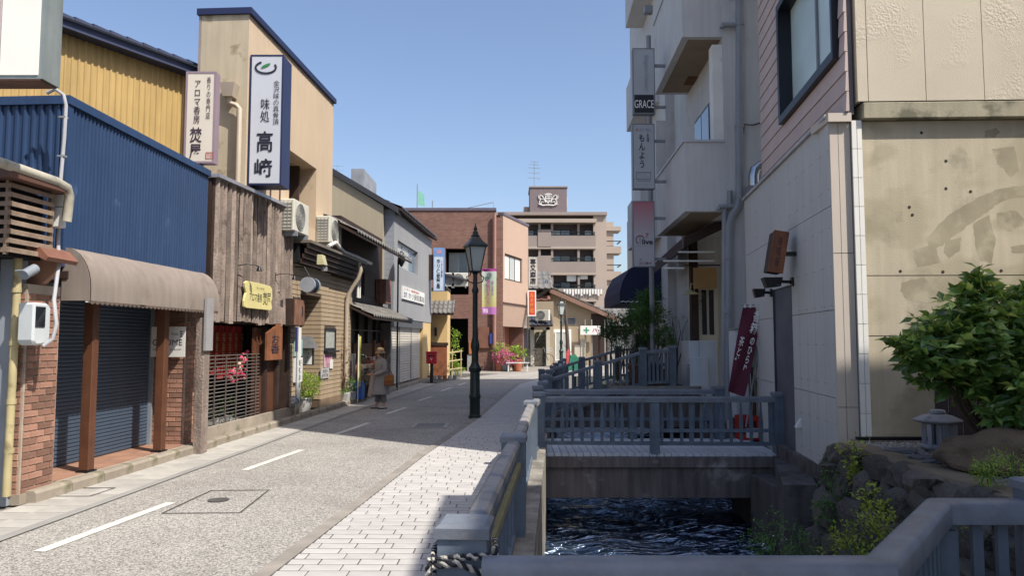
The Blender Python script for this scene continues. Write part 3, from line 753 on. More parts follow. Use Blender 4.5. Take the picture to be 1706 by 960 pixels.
for p_ in ((106, 195), (104, 260), (101, 340)):
    p = at(*p_, 8.3) - o_; MB().box(p.x - .05, p.x + .03, p.y - .02, p.y + .04, p.z - .01, p.z + .01).build('clip', steel_grey, cb)
# small floodlight at the downpipe
fl = thing('flood_lamp', 'small grey tubular lamp clamped to the yellowish downpipe', 'lamp', tuple(at(34, 455, 7.45)), RL)
MB().tube([(-.09, -.1, -.03), (.07, -.1, .05)], .05, 12).build('body', steel_grey, fl, smooth=True)
MB().tube([(0, -.1, .03), (0, .05, .02)], .012, 6).build('arm', steel_grey, fl)
# big blank sign box overhead
bs = thing('blank_sign_box', 'large blank white sign box jutting over the street at the near end', 'sign', tuple(at(70, 130, 6.5)), 0)
zz = 2.6; wd = .34
MB().box(-1.1, 0, .01, .26, 0, zz).build('casing', M('galvanised', '#8f9794', .4, .16, 2, .1, metal=.3, streak=.2), bs)
MB().box(-1.1 + .72, -.04, .0, .012, .03, zz).build('face_panel', M('white_panel', '#e4e2d8', .5, .04, 2, .03), bs)
MB().box(-.42, -.385, -.01, .02, .01, zz).build('frame', M('pinkish_frame', '#a59a98', .5), bs)
MB().box(-1.1, -.02, .012, .25, -.012, -.002).build('bottom_panel', M('rusty_bottom', '#5d463c', .9, .3, 6, .4), bs)
# ---------- navy corrugated building
nb = LT('navy_building', 'single-storey shop clad in navy blue corrugated sheet with sloping parapet', 'building', 97)
pR = L(nb, 346, 291); pL = L(nb, 99, 163); NX = pR.x; zt0, zt1 = pL.z, pR.z; zb = 2.55
def corr(mb, x0, x1, zb, ztop, y=0, pitch=.072, d=.018, side=False):
    n = int(abs(x1 - x0) / pitch); sx = (x1 - x0) / n
    P_ = []
    for i in range(n):
        b = x0 + i * sx; P_ += [(b, 0), (b + sx * .5, 0), (b + sx * .62, -d), (b + sx * .88, -d)]
    P_.append((x1, 0)); v = []
    for (a, q) in P_:
        for z in (zb, ztop(a)): v.append((a, y + q, z) if not side else (y + q, a, z))
    f = [(2 * i, 2 * i + 2, 2 * i + 3, 2 * i + 1) for i in range(len(P_) - 1)]
    if side: f = [t[::-1] for t in f]
    mb.add(v, f)
m = MB(); corr(m, 0, NX, zb, lambda x: zt0 + (zt1 - zt0) * x / NX); m.build('street_cladding', navy, nb)
m = MB(); corr(m, .02, 4.0, 2.4, lambda x: zt0 + .02, 0, .1, .025, True); m.build('side_cladding', navy, nb)
m = MB().box(.012, NX, .012, 4, zb, min(zt0, zt1) - .05); m.build('core', dark_void, nb)
MB().prism([(-.05, zt0 - .03), (NX + .02, zt1 - .03), (NX + .02, zt1 + .07), (-.05, zt0 + .07)], -.05, .12, 'y').build('parapet_flashing', navy, nb)
MB().box(-.05, .03, .12, 4, zt0 - .03, zt0 + .07).build('parapet_flashing', navy, nb)
MB().box(-.03, .06, -.03, .05, zb, zt0 - .03).build('corner_trim', navy, nb)
MB().box(.0, NX, .58, 4, .0, 2.54).build('back_wall', g_wall, nb)
# recessed shutter
shx0 = L(nb, 90, 650, .55).x; shx1 = L(nb, 247, 650, .55).x
shm = M('blue_grey_shutter', '#414e5e', .42, .12, 2, .05, wear=('#8a8f96', .7, .8, 8))
slats(nb, max(.05, shx0), shx1, .13, 2.42, 46, .56, shm)
MB().box(.0, NX - .3, -.08, .57, 2.42, 2.5).build('soffit', wood_dark, nb)
MB().box(shx1, shx1 + .05, .5, .57, .12, 2.42).build('shutter_guide', steel_grey, nb)
# far brick return and pier
bx1 = L(nb, 311, 650, .03).x
fp = LT('brick_pier', 'brick pier carrying a white shop plaque between shutter and timber-clad shop', 'pier', 311, a=-5.72)
MB().box(.012, .30, .012, .62, .0, 2.4).build('core', mortar, fp)
bricks(fp, .02, .30, .1, 2.35, .012, 'front', seed=8); bricks(fp, .03, .62, .1, 2.35, .0, 'near', seed=9)
MB().box(-.01, .31, -.0, .63, 0, .1).build('plinth', kerb_m, fp)
pq = thing('shop_plaque', 'white GNOME plaque on the brick return behind the second awning post', 'sign', tuple(at(279, 595, 11.2)), RL - pi / 2)
w2 = (at(308, 570, 11.2).x - at(250, 570, 11.2).x) / 2
MB().box(-w2, w2, 0, .02, 0, .45).build('board', M('plaque_white', '#c6c4bd', .6, .05), pq)
text('GNOME', -w2 * .9, w2 * .85, .17, .26, -.004, ink, pq); text('Aroma', w2 * .2, w2 * .6, .32, .37, -.004, ink, pq)
text('AROMA SHOP', -w2 * .9, w2 * .8, .10, .12, -.004, ink, pq)
for i in range(3): MB().box(w2 * .7, w2 * .85, -.004, .0, .3 + i * .035, .315 + i * .035).build('print_line', ink, pq)
# awning
aw = LT('awning', 'brown barrel awning stained with age over the dark blue shutter', 'awning', 99)
AX = L(aw, 357, 517, -.3).x + .05; dpt, hgt, zb2 = .34, .62, 2.16; prf = []
canvas = M('awning_canvas', '#857a71', .85, .10, 1.2, .25, 60, wear=('#6f6155', .56, .74, 1.8), streak=.16)
for i in range(9):
    t_ = i / 8 * pi / 2; prf.append((-dpt * sin(t_), zb2 + .14 + (hgt - .14) * cos(t_)))
prf.append((-dpt, zb2)); nseg = 24; m = MB()
for j in range(nseg + 1):
    x = AX * j / nseg; sg = .008 * sin(j * 2.1) - .012 * (j % 8 == 0)
    for (y, z) in prf: m.v.append((x, y + (sg if y < -.05 else 0), z))
k = len(prf)
for j in range(nseg):
    for i in range(k - 1): m.f.append((j * k + i, j * k + i + 1, (j + 1) * k + i + 1, (j + 1) * k + i)); m.mi.append(0)
for x in (0, AX):
    m.prism([(0, zb2)] + [(y, z) for y, z in prf], x - .004, x + .004, 'x')
m.build('canvas', canvas, aw, smooth=True)
m = MB()
for j in range(34):
    xa, xb = AX * j / 34, AX * (j + 1) / 34; m.prism([(xa, zb2), (xb, zb2), (xb - .01, zb2 - .028), ((xa + xb) / 2, zb2 - .042), (xa + .01, zb2 - .028)], -dpt - .004, -dpt + .004, 'y')
m.build('valance', M('valance_canvas', '#5d5047', .9, .15), aw)
MB().box(0, AX, -dpt + .02, -dpt + .05, zb2 - .02, zb2 + .02).build('rail', white_paint, aw)
# posts
for (px0, px1, py, lab) in ((131, 152, 788, 'brown square timber post under the awning in front of the blue shutter'), (255, 273, 754, 'brown square timber post under the awning in front of the white plaque')):
    a = gr(px0, py, .125); b = gr(px1, py, .125); t = thing('awning_post', lab, 'post', ((a.x + b.x) / 2 - .02, (a.y) + .06, .125), RL, 'awning posts')
    w = .062; MB().box(-w, w, -w, w, .02, 2.32).build('shaft', wood_brown, t, bevel=.008); MB().box(-w - .02, w + .02, -w - .02, w + .02, 0, .02).build('base_plate', black, t)
# terrace tiles and kerb stones
tr = LT('shop_terrace', 'red tiled doorstep with stone kerb in front of the navy shop', 'doorstep', 97, z=0)
MB().box(.0, NX - .1, -.1, .57, 0, .118).build('slab', mortar, tr)
tile_m = M('terrace_tile', '#94705c', .8, .15, 5, .2, 60, rnd=.15); tm = MB().box(.004, .296, .004, .296, 0, .006).mesh('tile', tile_m)
for i in range(int((NX - .1) / .3)):
    for j in range(2): obj('tile', tm, tr, (i * .3, -.04 + j * .3, .118))
km = MB().prism([(-.0, 0), (.14, 0), (.14, .128), (.03, .128), (0, .10)], .006, .594, 'x').mesh('kerb_stone', kerb_m)
for i in range(-1, int(NX / .6) + 1): obj('kerb_stone', km, tr, (i * .6, -.24 + .0, 0))
kr = LT('kerb_row', 'low stone kerb along the shopfronts from the timber-clad shop onward', 'kerb', 345, z=0)
for i in range(0, 34): obj('kerb_stone', km, kr, (i * .6 - .1, -.20, 0))
# ---------- yellow corrugated building behind
yb = thing('yellow_building', 'yellow ribbed-sheet building with dark tiled eave behind the navy parapet', 'building', (-6.05, 14.25, 0), radians(60.6))
m = MB(); corr(m, -8, 0, 3, lambda x: 6.72, 0, .11, .02); m.build('cladding', yellow_sheet, yb); MB().box(-8, -.0, .02, 1.2, 0, 6.6).build('core', yellow_sheet, yb)
MB().box(-8.1, .1, -.28, .0, 6.72, 6.86).build('eave_fascia', M('eave_navy', '#39405a', .5, .1), yb)
rt = M('roof_tile_slate', '#3a3f56', .45, .15, 5, .1, rnd=.1)
rtm = MB().prism([(-.16, 0), (.0, .0), (.0, .05), (-.14, .03)], .0, .29, 'x').mesh('tile', rt)
me2 = MB().hexa([(0, -.36, 6.78), (.3, -.36, 6.78), (.3, .6, 7.0), (0, .6, 7.0)], [(0, -.36, 6.84), (.27, -.36, 6.82), (.27, .6, 7.02), (0, .6, 7.07)]).mesh('tile', rt)
for i in range(27): obj('tile', me2, yb, (-8.05 + i * .3, 0, .08))
# ---------- timber-clad shop
ts = LT('timber_clad_shop', 'shop front clad in weathered vertical half-logs above a dark grilled entrance', 'shop', 346)
TX = L(ts, 485, 352).x; za = L(ts, 346, 291).z; zc = L(ts, 485, 352).z; tzb = 2.02
nl = 23; w_ = TX / nl
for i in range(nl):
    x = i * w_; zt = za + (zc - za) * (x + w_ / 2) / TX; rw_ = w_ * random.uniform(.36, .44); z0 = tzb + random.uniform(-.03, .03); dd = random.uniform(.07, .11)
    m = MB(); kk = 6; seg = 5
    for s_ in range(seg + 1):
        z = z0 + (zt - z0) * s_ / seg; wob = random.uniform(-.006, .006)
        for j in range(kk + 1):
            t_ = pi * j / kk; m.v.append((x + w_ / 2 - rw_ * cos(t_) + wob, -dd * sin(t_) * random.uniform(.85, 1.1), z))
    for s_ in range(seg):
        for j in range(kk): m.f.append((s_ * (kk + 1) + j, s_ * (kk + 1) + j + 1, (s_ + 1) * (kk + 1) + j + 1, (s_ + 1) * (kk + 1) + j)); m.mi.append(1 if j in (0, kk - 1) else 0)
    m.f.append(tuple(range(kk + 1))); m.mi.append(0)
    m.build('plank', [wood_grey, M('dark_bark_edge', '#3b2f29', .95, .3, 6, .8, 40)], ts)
MB().box(0, TX, .01, 3, tzb, min(za, zc) - .03).build('core', wood_dark, ts)
MB().prism([(-.03, za - .01), (TX + .05, zc - .01), (TX + .05, zc + .05), (-.03, za + .05)], -.14, .12, 'y').build('coping', M('coping_metal', '#a8a7ae', .35, .1, 3, .05, metal=.5), ts)
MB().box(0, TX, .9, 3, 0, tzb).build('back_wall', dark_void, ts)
MB().box(-.05, TX, .0, 1.0, 0, .2).build('threshold', conc, ts)
MB().box(-.1, TX + .05, -.08, .0, 0, .30).build('sill', kerb_m, ts)
MB().box(TX - .02, TX + .06, .0, 1.0, .2, tzb).build('side_wall', wood_dark, ts)
# grey corner post
pp = gr(334, 745, .1); t = thing('corner_post', 'weathered grey timber post beside the grilled entrance', 'post', (pp.x, pp.y, .0), RL)
MB().box(-.1, .1, -.06, .08, 0, 2.05).build('shaft', wood_grey, t, bevel=.01); MB().box(-.13, .1, -.1, -.062, 1.55, 2.35).build('cover_board', M('grey_cover_board', '#8e8c8c', .8, .12, 3, .2), t)
# roll grille
gx0, gx1 = L(ts, 344, 700, .12).x, L(ts, 431, 690, .12).x
rg = LT('roll_grille', 'half-lowered rolling bar grille closing the incense shop entrance', 'grille', 346)
gm = M('grille_steel', '#8d8780', .4, .1, 4, .05, metal=.5)
barm = MB().tube([(gx0, 0, 0), (gx1, 0, 0)], .008, 6).mesh('bar', gm)
for i in range(19): obj('bar', barm, rg, (0, .12, .31 + i * .063))
for i in range(5):
    x = gx0 + (gx1 - gx0) * (i + .5) / 5; MB().box(x - .012, x + .012, .095, .108, .24, 1.46).build('upright', M('grille_dark', '#5a5048', .5), rg)
# noren inside
nr = LT('noren_curtain', 'dark red patterned noren curtain hanging behind the bar grille', 'curtain', 346)
red_c = M('dark_red_cloth', '#7d1f1f', .9, .25, 7, .3, 20, wear=('#38120f', .55, .7, 9))
for i in range(7):
    x0_ = gx0 + .35 + i * (gx1 - gx0 - .3) / 7; m = MB(); k = 6
    w7 = (gx1 - gx0 - .3) / 7 - .06; bot = 1.0 + .05 * (i % 3)
    for s_ in range(2):
        for j in range(k + 1): m.v.append((x0_ + w7 * j / k, .5 + .03 * sin(j * 2), bot if s_ == 0 else 1.98))
    for j in range(k): m.f.append((j, j + 1, k + 2 + j, k + 1 + j)); m.mi.append(0)
    m.build('panel', red_c, nr)
gold = M('old_gold', '#8f7440', .6)
for i in range(7):
    x0_ = gx0 + .35 + i * (gx1 - gx0 - .3) / 7 + .08; text('福\n香\n花\n円'[:7], x0_, x0_ + .12, 1.15, 1.85, .455, gold, nr)
# pink hanging charms and little pots behind the grille
hc = LT('hanging_charms', 'pink and red cloth charms hanging behind the bar grille', 'charms', 410)
rnd = random.Random(5); m = MB(); m2 = MB()
for i in range(46):
    x = rnd.uniform(.0, .75); z = .95 + rnd.random() ** .8 * (.15 + x * .55); s_ = rnd.uniform(.02, .045)
    (m if rnd.random() < .65 else m2).lathe([(.002, z - s_), (s_, z - s_ * .3), (s_ * .8, z + s_ * .5), (.002, z + s_)], 6, x, .26 + rnd.uniform(0, .08))
m.build('charm_cluster', M('charm_pink', '#cf4a68', .7, .2, 30, isl=.4), hc); m2.build('charm_cluster', M('charm_cream', '#c9a890', .7, .2, 30, isl=.4), hc)
def pot(mb, x, y, z, r, h, n=14): mb.lathe([(r * .7, z), (r, z + h * .9), (r * 1.08, z + h * .9), (r * 1.08, z + h), (r * .9, z + h), (r * .88, z + h * .85)], n, x, y)
def potted(label, loc, r, h, potmat, leafm, fr, n, ln, cat='potted plant', rot=0, seed=1, group=None, flowers=None, name='potted_plant', ratio=.45, stems=4, zc=None):
    t = thing(name, label, cat, loc, rot, group); m = MB(); pot(m, 0, 0, 0, r, h); m.build('pot', potmat, t, smooth=True)
    rn = random.Random(seed); c = (0, 0, zc or (h + fr[2] * .85))
    MB().lathe([(r * .86, h * .84), (r * .86, h * .88)], 12).build('soil', M('potting_soil', '#3a2d24', .95, .3, 20, .5), t)
    b = MB(); branches(b, (0, 0, h * .86), [(rn.uniform(-.6, .6) * fr[0], rn.uniform(-.6, .6) * fr[1], c[2] + rn.uniform(-.2, .4) * fr[2]) for _ in range(stems)], max(.006, r * .06), rn); b.build('stem', bark, t)
    foliage(MB_ := MB(), c, fr, n, ln, rn, ratio=ratio); MB_.build('foliage', leafm, t, kind='stuff')
    if flowers:
        f = MB(); foliage(f, (0, 0, c[2] + .1 * fr[2]), (fr[0] * 1.02, fr[1] * 1.02, fr[2] * .95), flowers[1], ln * .8, rn, ratio=.8); f.build('blossom', flowers[0], t, kind='stuff')
    return t
wpot = M('glazed_white_pot', '#b9b8b4', .5, .12, 4, .1, wear=('#77736c', .6, .75, 6)); terracotta = M('terracotta', '#a5664a', .85, .15, 6, .3, wear=('#c7a895', .62, .8, 8))
p = L(ts, 368, 690, .35); wp = ts.matrix_basis @ p
def W_(t, px, py, y=0.0):
    return Matrix.Translation(t.location) @ Matrix.Rotation(t.rotation_euler.z, 4, 'Z') @ L(t, px, py, y)
a = W_(ts, 362, 694, .3); potted('small white pot with sparse sprig behind the bar grille', (a.x, a.y, .2), .07, .14, wpot, leaf_mid, (.10, .10, .09), 30, .05, seed=11, group='pots behind the grille')
a = W_(ts, 381, 690, .3); potted('small pot with taller green sprig behind the bar grille', (a.x, a.y, .2), .07, .15, wpot, leaf_mid, (.14, .12, .22), 60, .06, seed=12, group='pots behind the grille')
# wooden double door leaf and お香 board
dr = LT('wooden_door', 'brown sliding wooden door at the far end of the grilled entrance', 'door', 435)
dw = L(ts, 463, 650, .1).x - L(ts, 433, 650, .1).x
MB().box(0, dw * .48, .14, .18, .2, 1.95).build('leaf', wood_brown, dr); MB().box(dw * .5, dw, .1, .14, .2, 1.95).build('leaf', wood_brown, dr)
MB().box(dw * .42, dw * .52, .06, .2, .2, 1.98).box(dw - .02, dw + .1, .02, .25, .2, 1.98).build('frame', wood_dark, dr)
o8 = LT('hanging_board', 'pointed reddish wooden board lettered お香 beside the wooden door', 'sign', 440)
w8 = L(ts, 465, 570, -.02).x - L(ts, 439, 570, -.02).x
a8 = L(o8, 452, 600, -.02).z; b8 = L(o8, 452, 537, -.02).z
MB().prism([(0, a8), (w8, a8), (w8, b8 - .12), (w8 * .85, b8), (0, b8 - .22)], -.06, -.02, 'y').build('board', M('red_timber', '#8a5738', .6, .25, 4, .15, streak=.25), o8)
text('お\n香', w8 * .25, w8 * .78, a8 + .12, b8 - .25, -.064, ink, o8, .01, spacing=.9)
# yellow wooden signboard
ys = LT('yellow_signboard', 'yellow wavy-edged wooden signboard lettered アロマ香房 焚屋 on the half-logs', 'sign', 389)
q0, q1, q2, q3 = (L(ys, x, z, -.14) for x, z in ((389, 511), (450, 518), (453, 477), (389, 464)))
wY = q1.x; zb3, zt3 = (q0.z + q1.z) / 2, (q2.z + q3.z) / 2; e = .05
out = [(0, zb3 + .02), (e * 2, zb3), (wY - e, zb3), (wY, zb3 + e), (wY - .02, zb3 + .10), (wY - e, zb3 + .16), (wY, zb3 + .25), (wY - .02, zt3 - .06), (wY - e * 2, zt3 - .02), (wY * .5, zt3), (e * 2, zt3), (0, zt3 - .04), (.02, zt3 - .12), (e * 1.4, zb3 + .27), (e * .4, zb3 + .2), (-.01, zb3 + .12)]
MB().prism(out, -.18, -.14, 'y').build('board', M('cream_yellow_board', '#cdc184', .55, .06, 3, .08), ys, bevel=.006)
dk_green = M('sign_green_ink', '#3a3d2a', .6, 0, 1, 0)
text('アロマ香房', wY * .16, wY * .60, zb3 + .13, zb3 + .29, -.184, dk_green, ys); text('焚屋', wY * .64, wY * .93, zb3 + .09, zb3 + .34, -.184, dk_green, ys, .004); text('香りの専門店', wY * .4, wY * .68, zb3 + .36, zb3 + .41, -.184, M('olive_ink', '#8a8458', .6), ys)
for (px, pz, lab) in ((386, 440, 'small black gooseneck lamp above the yellow signboard'), (451, 456, 'small black gooseneck lamp at the far end of the half-log wall')):
    t = LT('gooseneck_lamp', lab, 'lamp', px); z = L(t, px, pz, -.1).z
    MB().tube([(0, -.06, z), (.02, -.22, z + .03), (.12, -.34, z + .02), (.18, -.38, z)], .009, 6).build('arm', black, t); MB().box(-.03, .03, -.07, -.05, z - .08, z + .05).build('wall_plate', black, t)
    MB().lathe([(.05, z - .08), (.035, z - .02), (.012, z + .01)], 10, .2, -.38).build('shade', black, t, smooth=True)
# brown wooden box by the end of the cladding
mbb = LT('wooden_letterbox', 'brown wooden sign box at the far bottom corner of the half-log wall', 'box', 470)
z0, z1 = L(mbb, 478, 543, -.1).z, L(mbb, 478, 497, -.1).z; wq = .62
MB().box(0, wq, -.24, .0, z0, z1).build('case', wood_dark, mbb, bevel=.01); MB().box(.006, wq - .006, -.252, -.242, z0 + .02, z1 - .02).build('face', M('box_face_wood', '#7c5846', .7, .25, 5, .2, streak=.3), mbb)
MB().box(wq * .72, wq * .78, -.262, -.252, z0 + .22, z0 + .42).build('slot', black, mbb)
# ---------- beige tower with two projecting signs
tw = LT('beige_tower', 'tall beige stucco building with stained side wall and dark capping', 'building', 402)
tX = L(tw, 552, 400).x; tz = L(tw, 414, 22).z; twd = .92
h0, h1 = L(tw, 482, 300).x, L(tw, 527, 300).x; hz0 = 4.3; hz1 = L(tw, 500, 262).z
m = MB(); wall(m, 0, tX, 3.2, tz, 0, .2, [(h0, h1, hz0, hz1)]); m.build('street_wall', stucco_beige, tw)
MB().box(.0, tX, .2, twd, 3.2, 3.9).box(0, h0, .2, twd, 3.9, tz).box(h1, tX, .2, twd, 3.9, tz).box(h0, h1, .9, twd, 3.9, tz).box(h0, h1, .2, .9, hz1, tz).build('body', stucco_beige, tw)
sm = M('stained_side_stucco', '#b3a68e', .92, .06, 1, .3, 80, wear=('#8d8267', .58, .66, 2.4), streak=.12)
MB().box(-.012, -.001, .0, twd, 3.2, tz - .0).build('side_wall', sm, tw)
MB().box(-.06, tX + .05, -.06, twd + .06, tz + .002, tz + .12).build('capping', M('navy_capping', '#20284a', .5, .1), tw)
MB().box(.5, tX, twd + .01, twd + 3, 0, 4.1).build('rear_wing', stucco_beige, tw)
MB().box(-.02, 0.02, twd - .02, twd + .03, 3.2, tz).build('corner_trim', M('mauve_trim', '#8c8078', .6), tw)
window(tw, h0 + .06, h1 - .35, hz0, hz1 - .25, .55, M('brown_frame', '#4b3a32', .5), glass_blue, 1, 1, .05)
MB().box(h1 - .34, h1 - .28, .3, .9, hz0, hz1).build('window_frame_post', M('brown_frame', '#4b3a32'), tw)
window(tw, L(tw, 449, 330).x, L(tw, 466, 330).x, 4.2, 4.95, -.02, M('brown_frame', '#4b3a32'), glass_blue, 1, 1, .04)
# hopper and downpipe
hp = thing('downpipe', 'beige rain hopper and bent downpipe on the stained side wall of the tall beige building', 'downpipe', tuple(LP(402)), RL - pi / 2)
pm_ = M('beige_pipe', '#a89b89', .5, .08, 3, .05)
H = lambda px, py: L(hp, px, py, -.1)
a, b = H(384, 141), H(384, 163); hwid = .14
MB().hexa([(a.x - .09, -.22, b.z), (a.x + .09, -.22, b.z), (a.x + .09, -.02, b.z), (a.x - .09, -.02, b.z)], [(a.x - hwid, -.26, a.z), (a.x + hwid, -.26, a.z), (a.x + hwid, -.0, a.z), (a.x - hwid, 0, a.z)]).build('hopper', pm_, hp)
c = H(400, 176); MB().tube([(a.x, -.12, b.z), (a.x, -.12, b.z - .1), (c.x - .06, -.12, c.z), (c.x, -.12, c.z - .06), (c.x, -.12, 4.0)], .05, 10).build('pipe', pm_, hp, smooth=True)
# signs
x0, x1 = at(308, 200, 12.3).x, at(359, 200, 12.3).x; z0, z1 = at(330, 272, 12.3).z, at(330, 119, 12.3).z
cream_face = M('cream_face', '#cfc6b6', .5, .03, 2, .02)
s1 = projecting_sign('hanging_sign', 'cream projecting sign reading アロマ香房 焚屋 in a mauve frame', x0, x1, 12.3, .17, z0, z1, cream_face, M('mauve_frame', '#8d7b84', .5, .08), fr=.035, brackets=[])
hw_, hh_ = (x1 - x0) / 2, z1 - z0
MB().box(-.03, .03, .06, .12, -.6, .0).build('bracket', steel_grey, s1)
text('香\nり\nの\n専\n門\n店', hw_ * .38, hw_ * .66, hh_ * .48, hh_ * .94, -.014, ink_brown, s1, .004)
text('ア\nロ\nマ\n香\n房', -hw_ * .42, -hw_ * .0, hh_ * .43, hh_ * .9, -.014, ink_brown, s1, .006); text('焚\n屋', -hw_ * .62, hw_ * .15, hh_ * .05, hh_ * .39, -.014, ink_brown, s1, .012)
m = MB(); sx, sz = hw_ * .45, hh_ * .05
for a in ((sx, sx + .13, sz, sz + .008), (sx, sx + .13, sz + .1, sz + .108), (sx, sx + .008, sz + .008, sz + .1), (sx + .122, sx + .13, sz + .008, sz + .1)): m.box(a[0], a[1], -.016, -.012, a[2], a[3])
m.build('seal_outline', red_ink, s1); text('焚屋', sx + .02, sx + .11, sz + .03, sz + .08, -.016, red_ink, s1)
x0, x1 = at(415, 200, 13.6).x, at(471, 200, 13.6).x; z0, z1 = at(440, 308, 13.6).z, at(440, 91, 13.6).z
s2 = projecting_sign('hanging_sign', 'tall grey-white projecting sign reading 味処 高崎 in a navy frame', x0, x1, 13.6, .5, z0, z1, M('greywhite_face', '#b9bcc2', .45, .03, 2, .02), M('navy_frame', '#242a4c', .45, .1), fr=.03, brackets=[(x0 - .25, x0 + .02, z0 + .5), (x0 - .25, x0 + .02, z1 - .9)])
hw_, hh_ = (x1 - x0) / 2, z1 - z0
MB().box(-hw_ - .16, -hw_ - .01, .2, .34, .2, hh_ - .5).build('mounting_plate', M('navy_frame', '#242a4c'), s2)
text('金\n沢\n味\nの\n真\n骨\n頂', hw_ * .42, hw_ * .78, hh_ * .46, hh_ * .80, -.016, ink, s2, .0)
text('味\n処', -hw_ * .32, hw_ * .22, hh_ * .48, hh_ * .66, -.016, ink, s2, .004); text('高', -hw_ * .5, hw_ * .45, hh_ * .25, hh_ * .41, -.016, ink, s2, .016); text('﨑', -hw_ * .6, hw_ * .45, hh_ * .06, hh_ * .20, -.016, ink, s2, .016)
cxx, cz_ = -.02, hh_ * .90; pts = [(cxx + .19 * cos(t_) * (1.0), -.016, cz_ + .11 * sin(t_)) for t_ in [radians(a) for a in range(115, 400, 12)]]
m = MB(); ring = pts
for i in range(len(ring) - 1):
    a, b = Vector(ring[i]), Vector(ring[i + 1]); d = (b - a).normalized(); n_ = Vector((-d.z, 0, d.x)) * .018; m.quad(a - n_, b - n_, b + n_, a + n_)
m.build('bowl_emblem', ink, s2)
m = MB(); m.add([(cxx + .085 * cos(t_) + .02 * sin(t_), -.018, cz_ + .035 + .035 * sin(t_) + .03 * cos(t_)) for t_ in [radians(a) for a in range(0, 360, 20)]], [tuple(range(18))]); m.build('leaf_emblem', M('green_ink', '#2f7a44', .6, 0, 1, 0), s2)
# ---------- tan boarded restaurant below the tower
tn = LT('tan_restaurant', 'tan board-sided restaurant with dark pent eave and recessed doorway', 'restaurant', 487)
X = lambda px, y=0.0: L(tn, px, 568, y).x
xa, xb, xc = X(499), X(535), X(584); tan = M('tan_board', '#a8947a', .7, .12, 2, .15, 60, rnd=.07, streak=.1); tj = M('tan_joint', '#57483a', .9)
MB().box(-.1, xa - .012, .012, 3, .1, 3.5).box(xb, xc, .012, 3, .1, 3.5).box(xa - .012, xb, 1.1, 3, .1, 3.5).box(xa - .012, xb, .012, 1.1, 2.75, 3.5).build('core', tj, tn)
bh = .105; nrow = 29
def board(x0, x1, y, z, face='front'):
    k = ('tb', round(x1 - x0, 2), face)
    if k not in me_cache:
        w = x1 - x0; me_cache[k] = (MB().box(0, w, -.012, .01, 0, bh - .014) if face == 'front' else MB().box(-.012, .01, 0, w, 0, bh - .014)).mesh('plank', tan)
    obj('plank', me_cache[k], tn, (x0, y, z) if face == 'front' else (y, x0, z))
wx0, wx1, wz0, wz1 = X(540), X(559), L(tn, 550, 584).z, L(tn, 550, 547).z
for i in range(nrow):
    z = .3 + i * bh
    board(-.1, xa, .012, z)
    if wz0 - bh < z < wz1: board(xb, wx0, .012, z); board(wx1, xc, .012, z)
    else: board(xb, xc, .012, z)
    board(.01, 1.1, xb, z, 'near')
    if z > 2.75: board(xa, xb, .012, z)
[MB().box(u, v, -.02, .01, .1, .3).build('plinth', M('tan_plinth', '#7d6a55', .8, .15, 3, .2), tn) for u, v in ((-.1, xa), (xb, xc))]
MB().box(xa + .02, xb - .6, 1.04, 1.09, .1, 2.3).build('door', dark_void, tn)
window(tn, wx0 + .01, wx1 - .01, wz0, wz1, -.02, black, glass_curtain, 1, 1, .06, sill=True)
# eave
e1 = L(tn, 585, 437, -.42); ez1 = 3.86; ez0 = 3.36; nE = 4
MB().box(-.15, xc + .1, -.42, .3, ez1 - .06, ez1).build('eave_top', M('eave_metal', '#6b6257', .6, .15, 3, .1), tn)
for i in range(nE):
    z = ez0 + i * (ez1 - .06 - ez0) / nE; MB().box(-.15, xc + .1, -.42 + .05 * (nE - i), -.38 + .05 * (nE - i), z, z + (ez1 - .06 - ez0) / nE - .012).build('plank', wood_dark, tn)
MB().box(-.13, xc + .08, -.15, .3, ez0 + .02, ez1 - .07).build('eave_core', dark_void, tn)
# lamps and cylinder lantern
ln = LT('barrel_lantern', 'dark blue drum lantern with pale rim hanging at the restaurant corner', 'lantern', 492); zc_ = L(ln, 493, 470, -.35).z
MB().tube([(-.25, -.35, zc_), (.0, -.35, zc_)], .16, 16).build('drum', M('lantern_navy', '#1a2436', .6, .1), ln, smooth=True); MB().tube([(-.0, -.35, zc_), (.07, -.35, zc_)], .17, 16).tube([(-.33, -.35, zc_), (-.25, -.35, zc_)], .165, 16).build('rim', M('rim_grey', '#8e9196', .4), ln, smooth=True)
MB().tube([(-.1, -.35, zc_ + .15), (-.1, -.2, zc_ + .4), (-.1, 0, zc_ + .4)], .012, 6).build('arm', black, ln)
fd = LT('flood_lamp', 'pale floodlight with cream hood beneath the dark eave', 'lamp', 497); z_ = L(fd, 503, 432, -.45).z
MB().hexa([(-.12, -.58, z_), (.14, -.58, z_), (.14, -.42, z_), (-.12, -.42, z_)], [(-.1, -.52, z_ + .22), (.14, -.52, z_ + .22), (.14, -.42, z_ + .22), (-.1, -.42, z_ + .22)]).build('hood', M('cream_enamel', '#b3ad86', .5), fd)
MB().lathe([(.07, z_ - .12), (.075, z_ - .04), (.03, z_)], 12, .16, -.5).build('lamp_head', alu, fd, smooth=True)
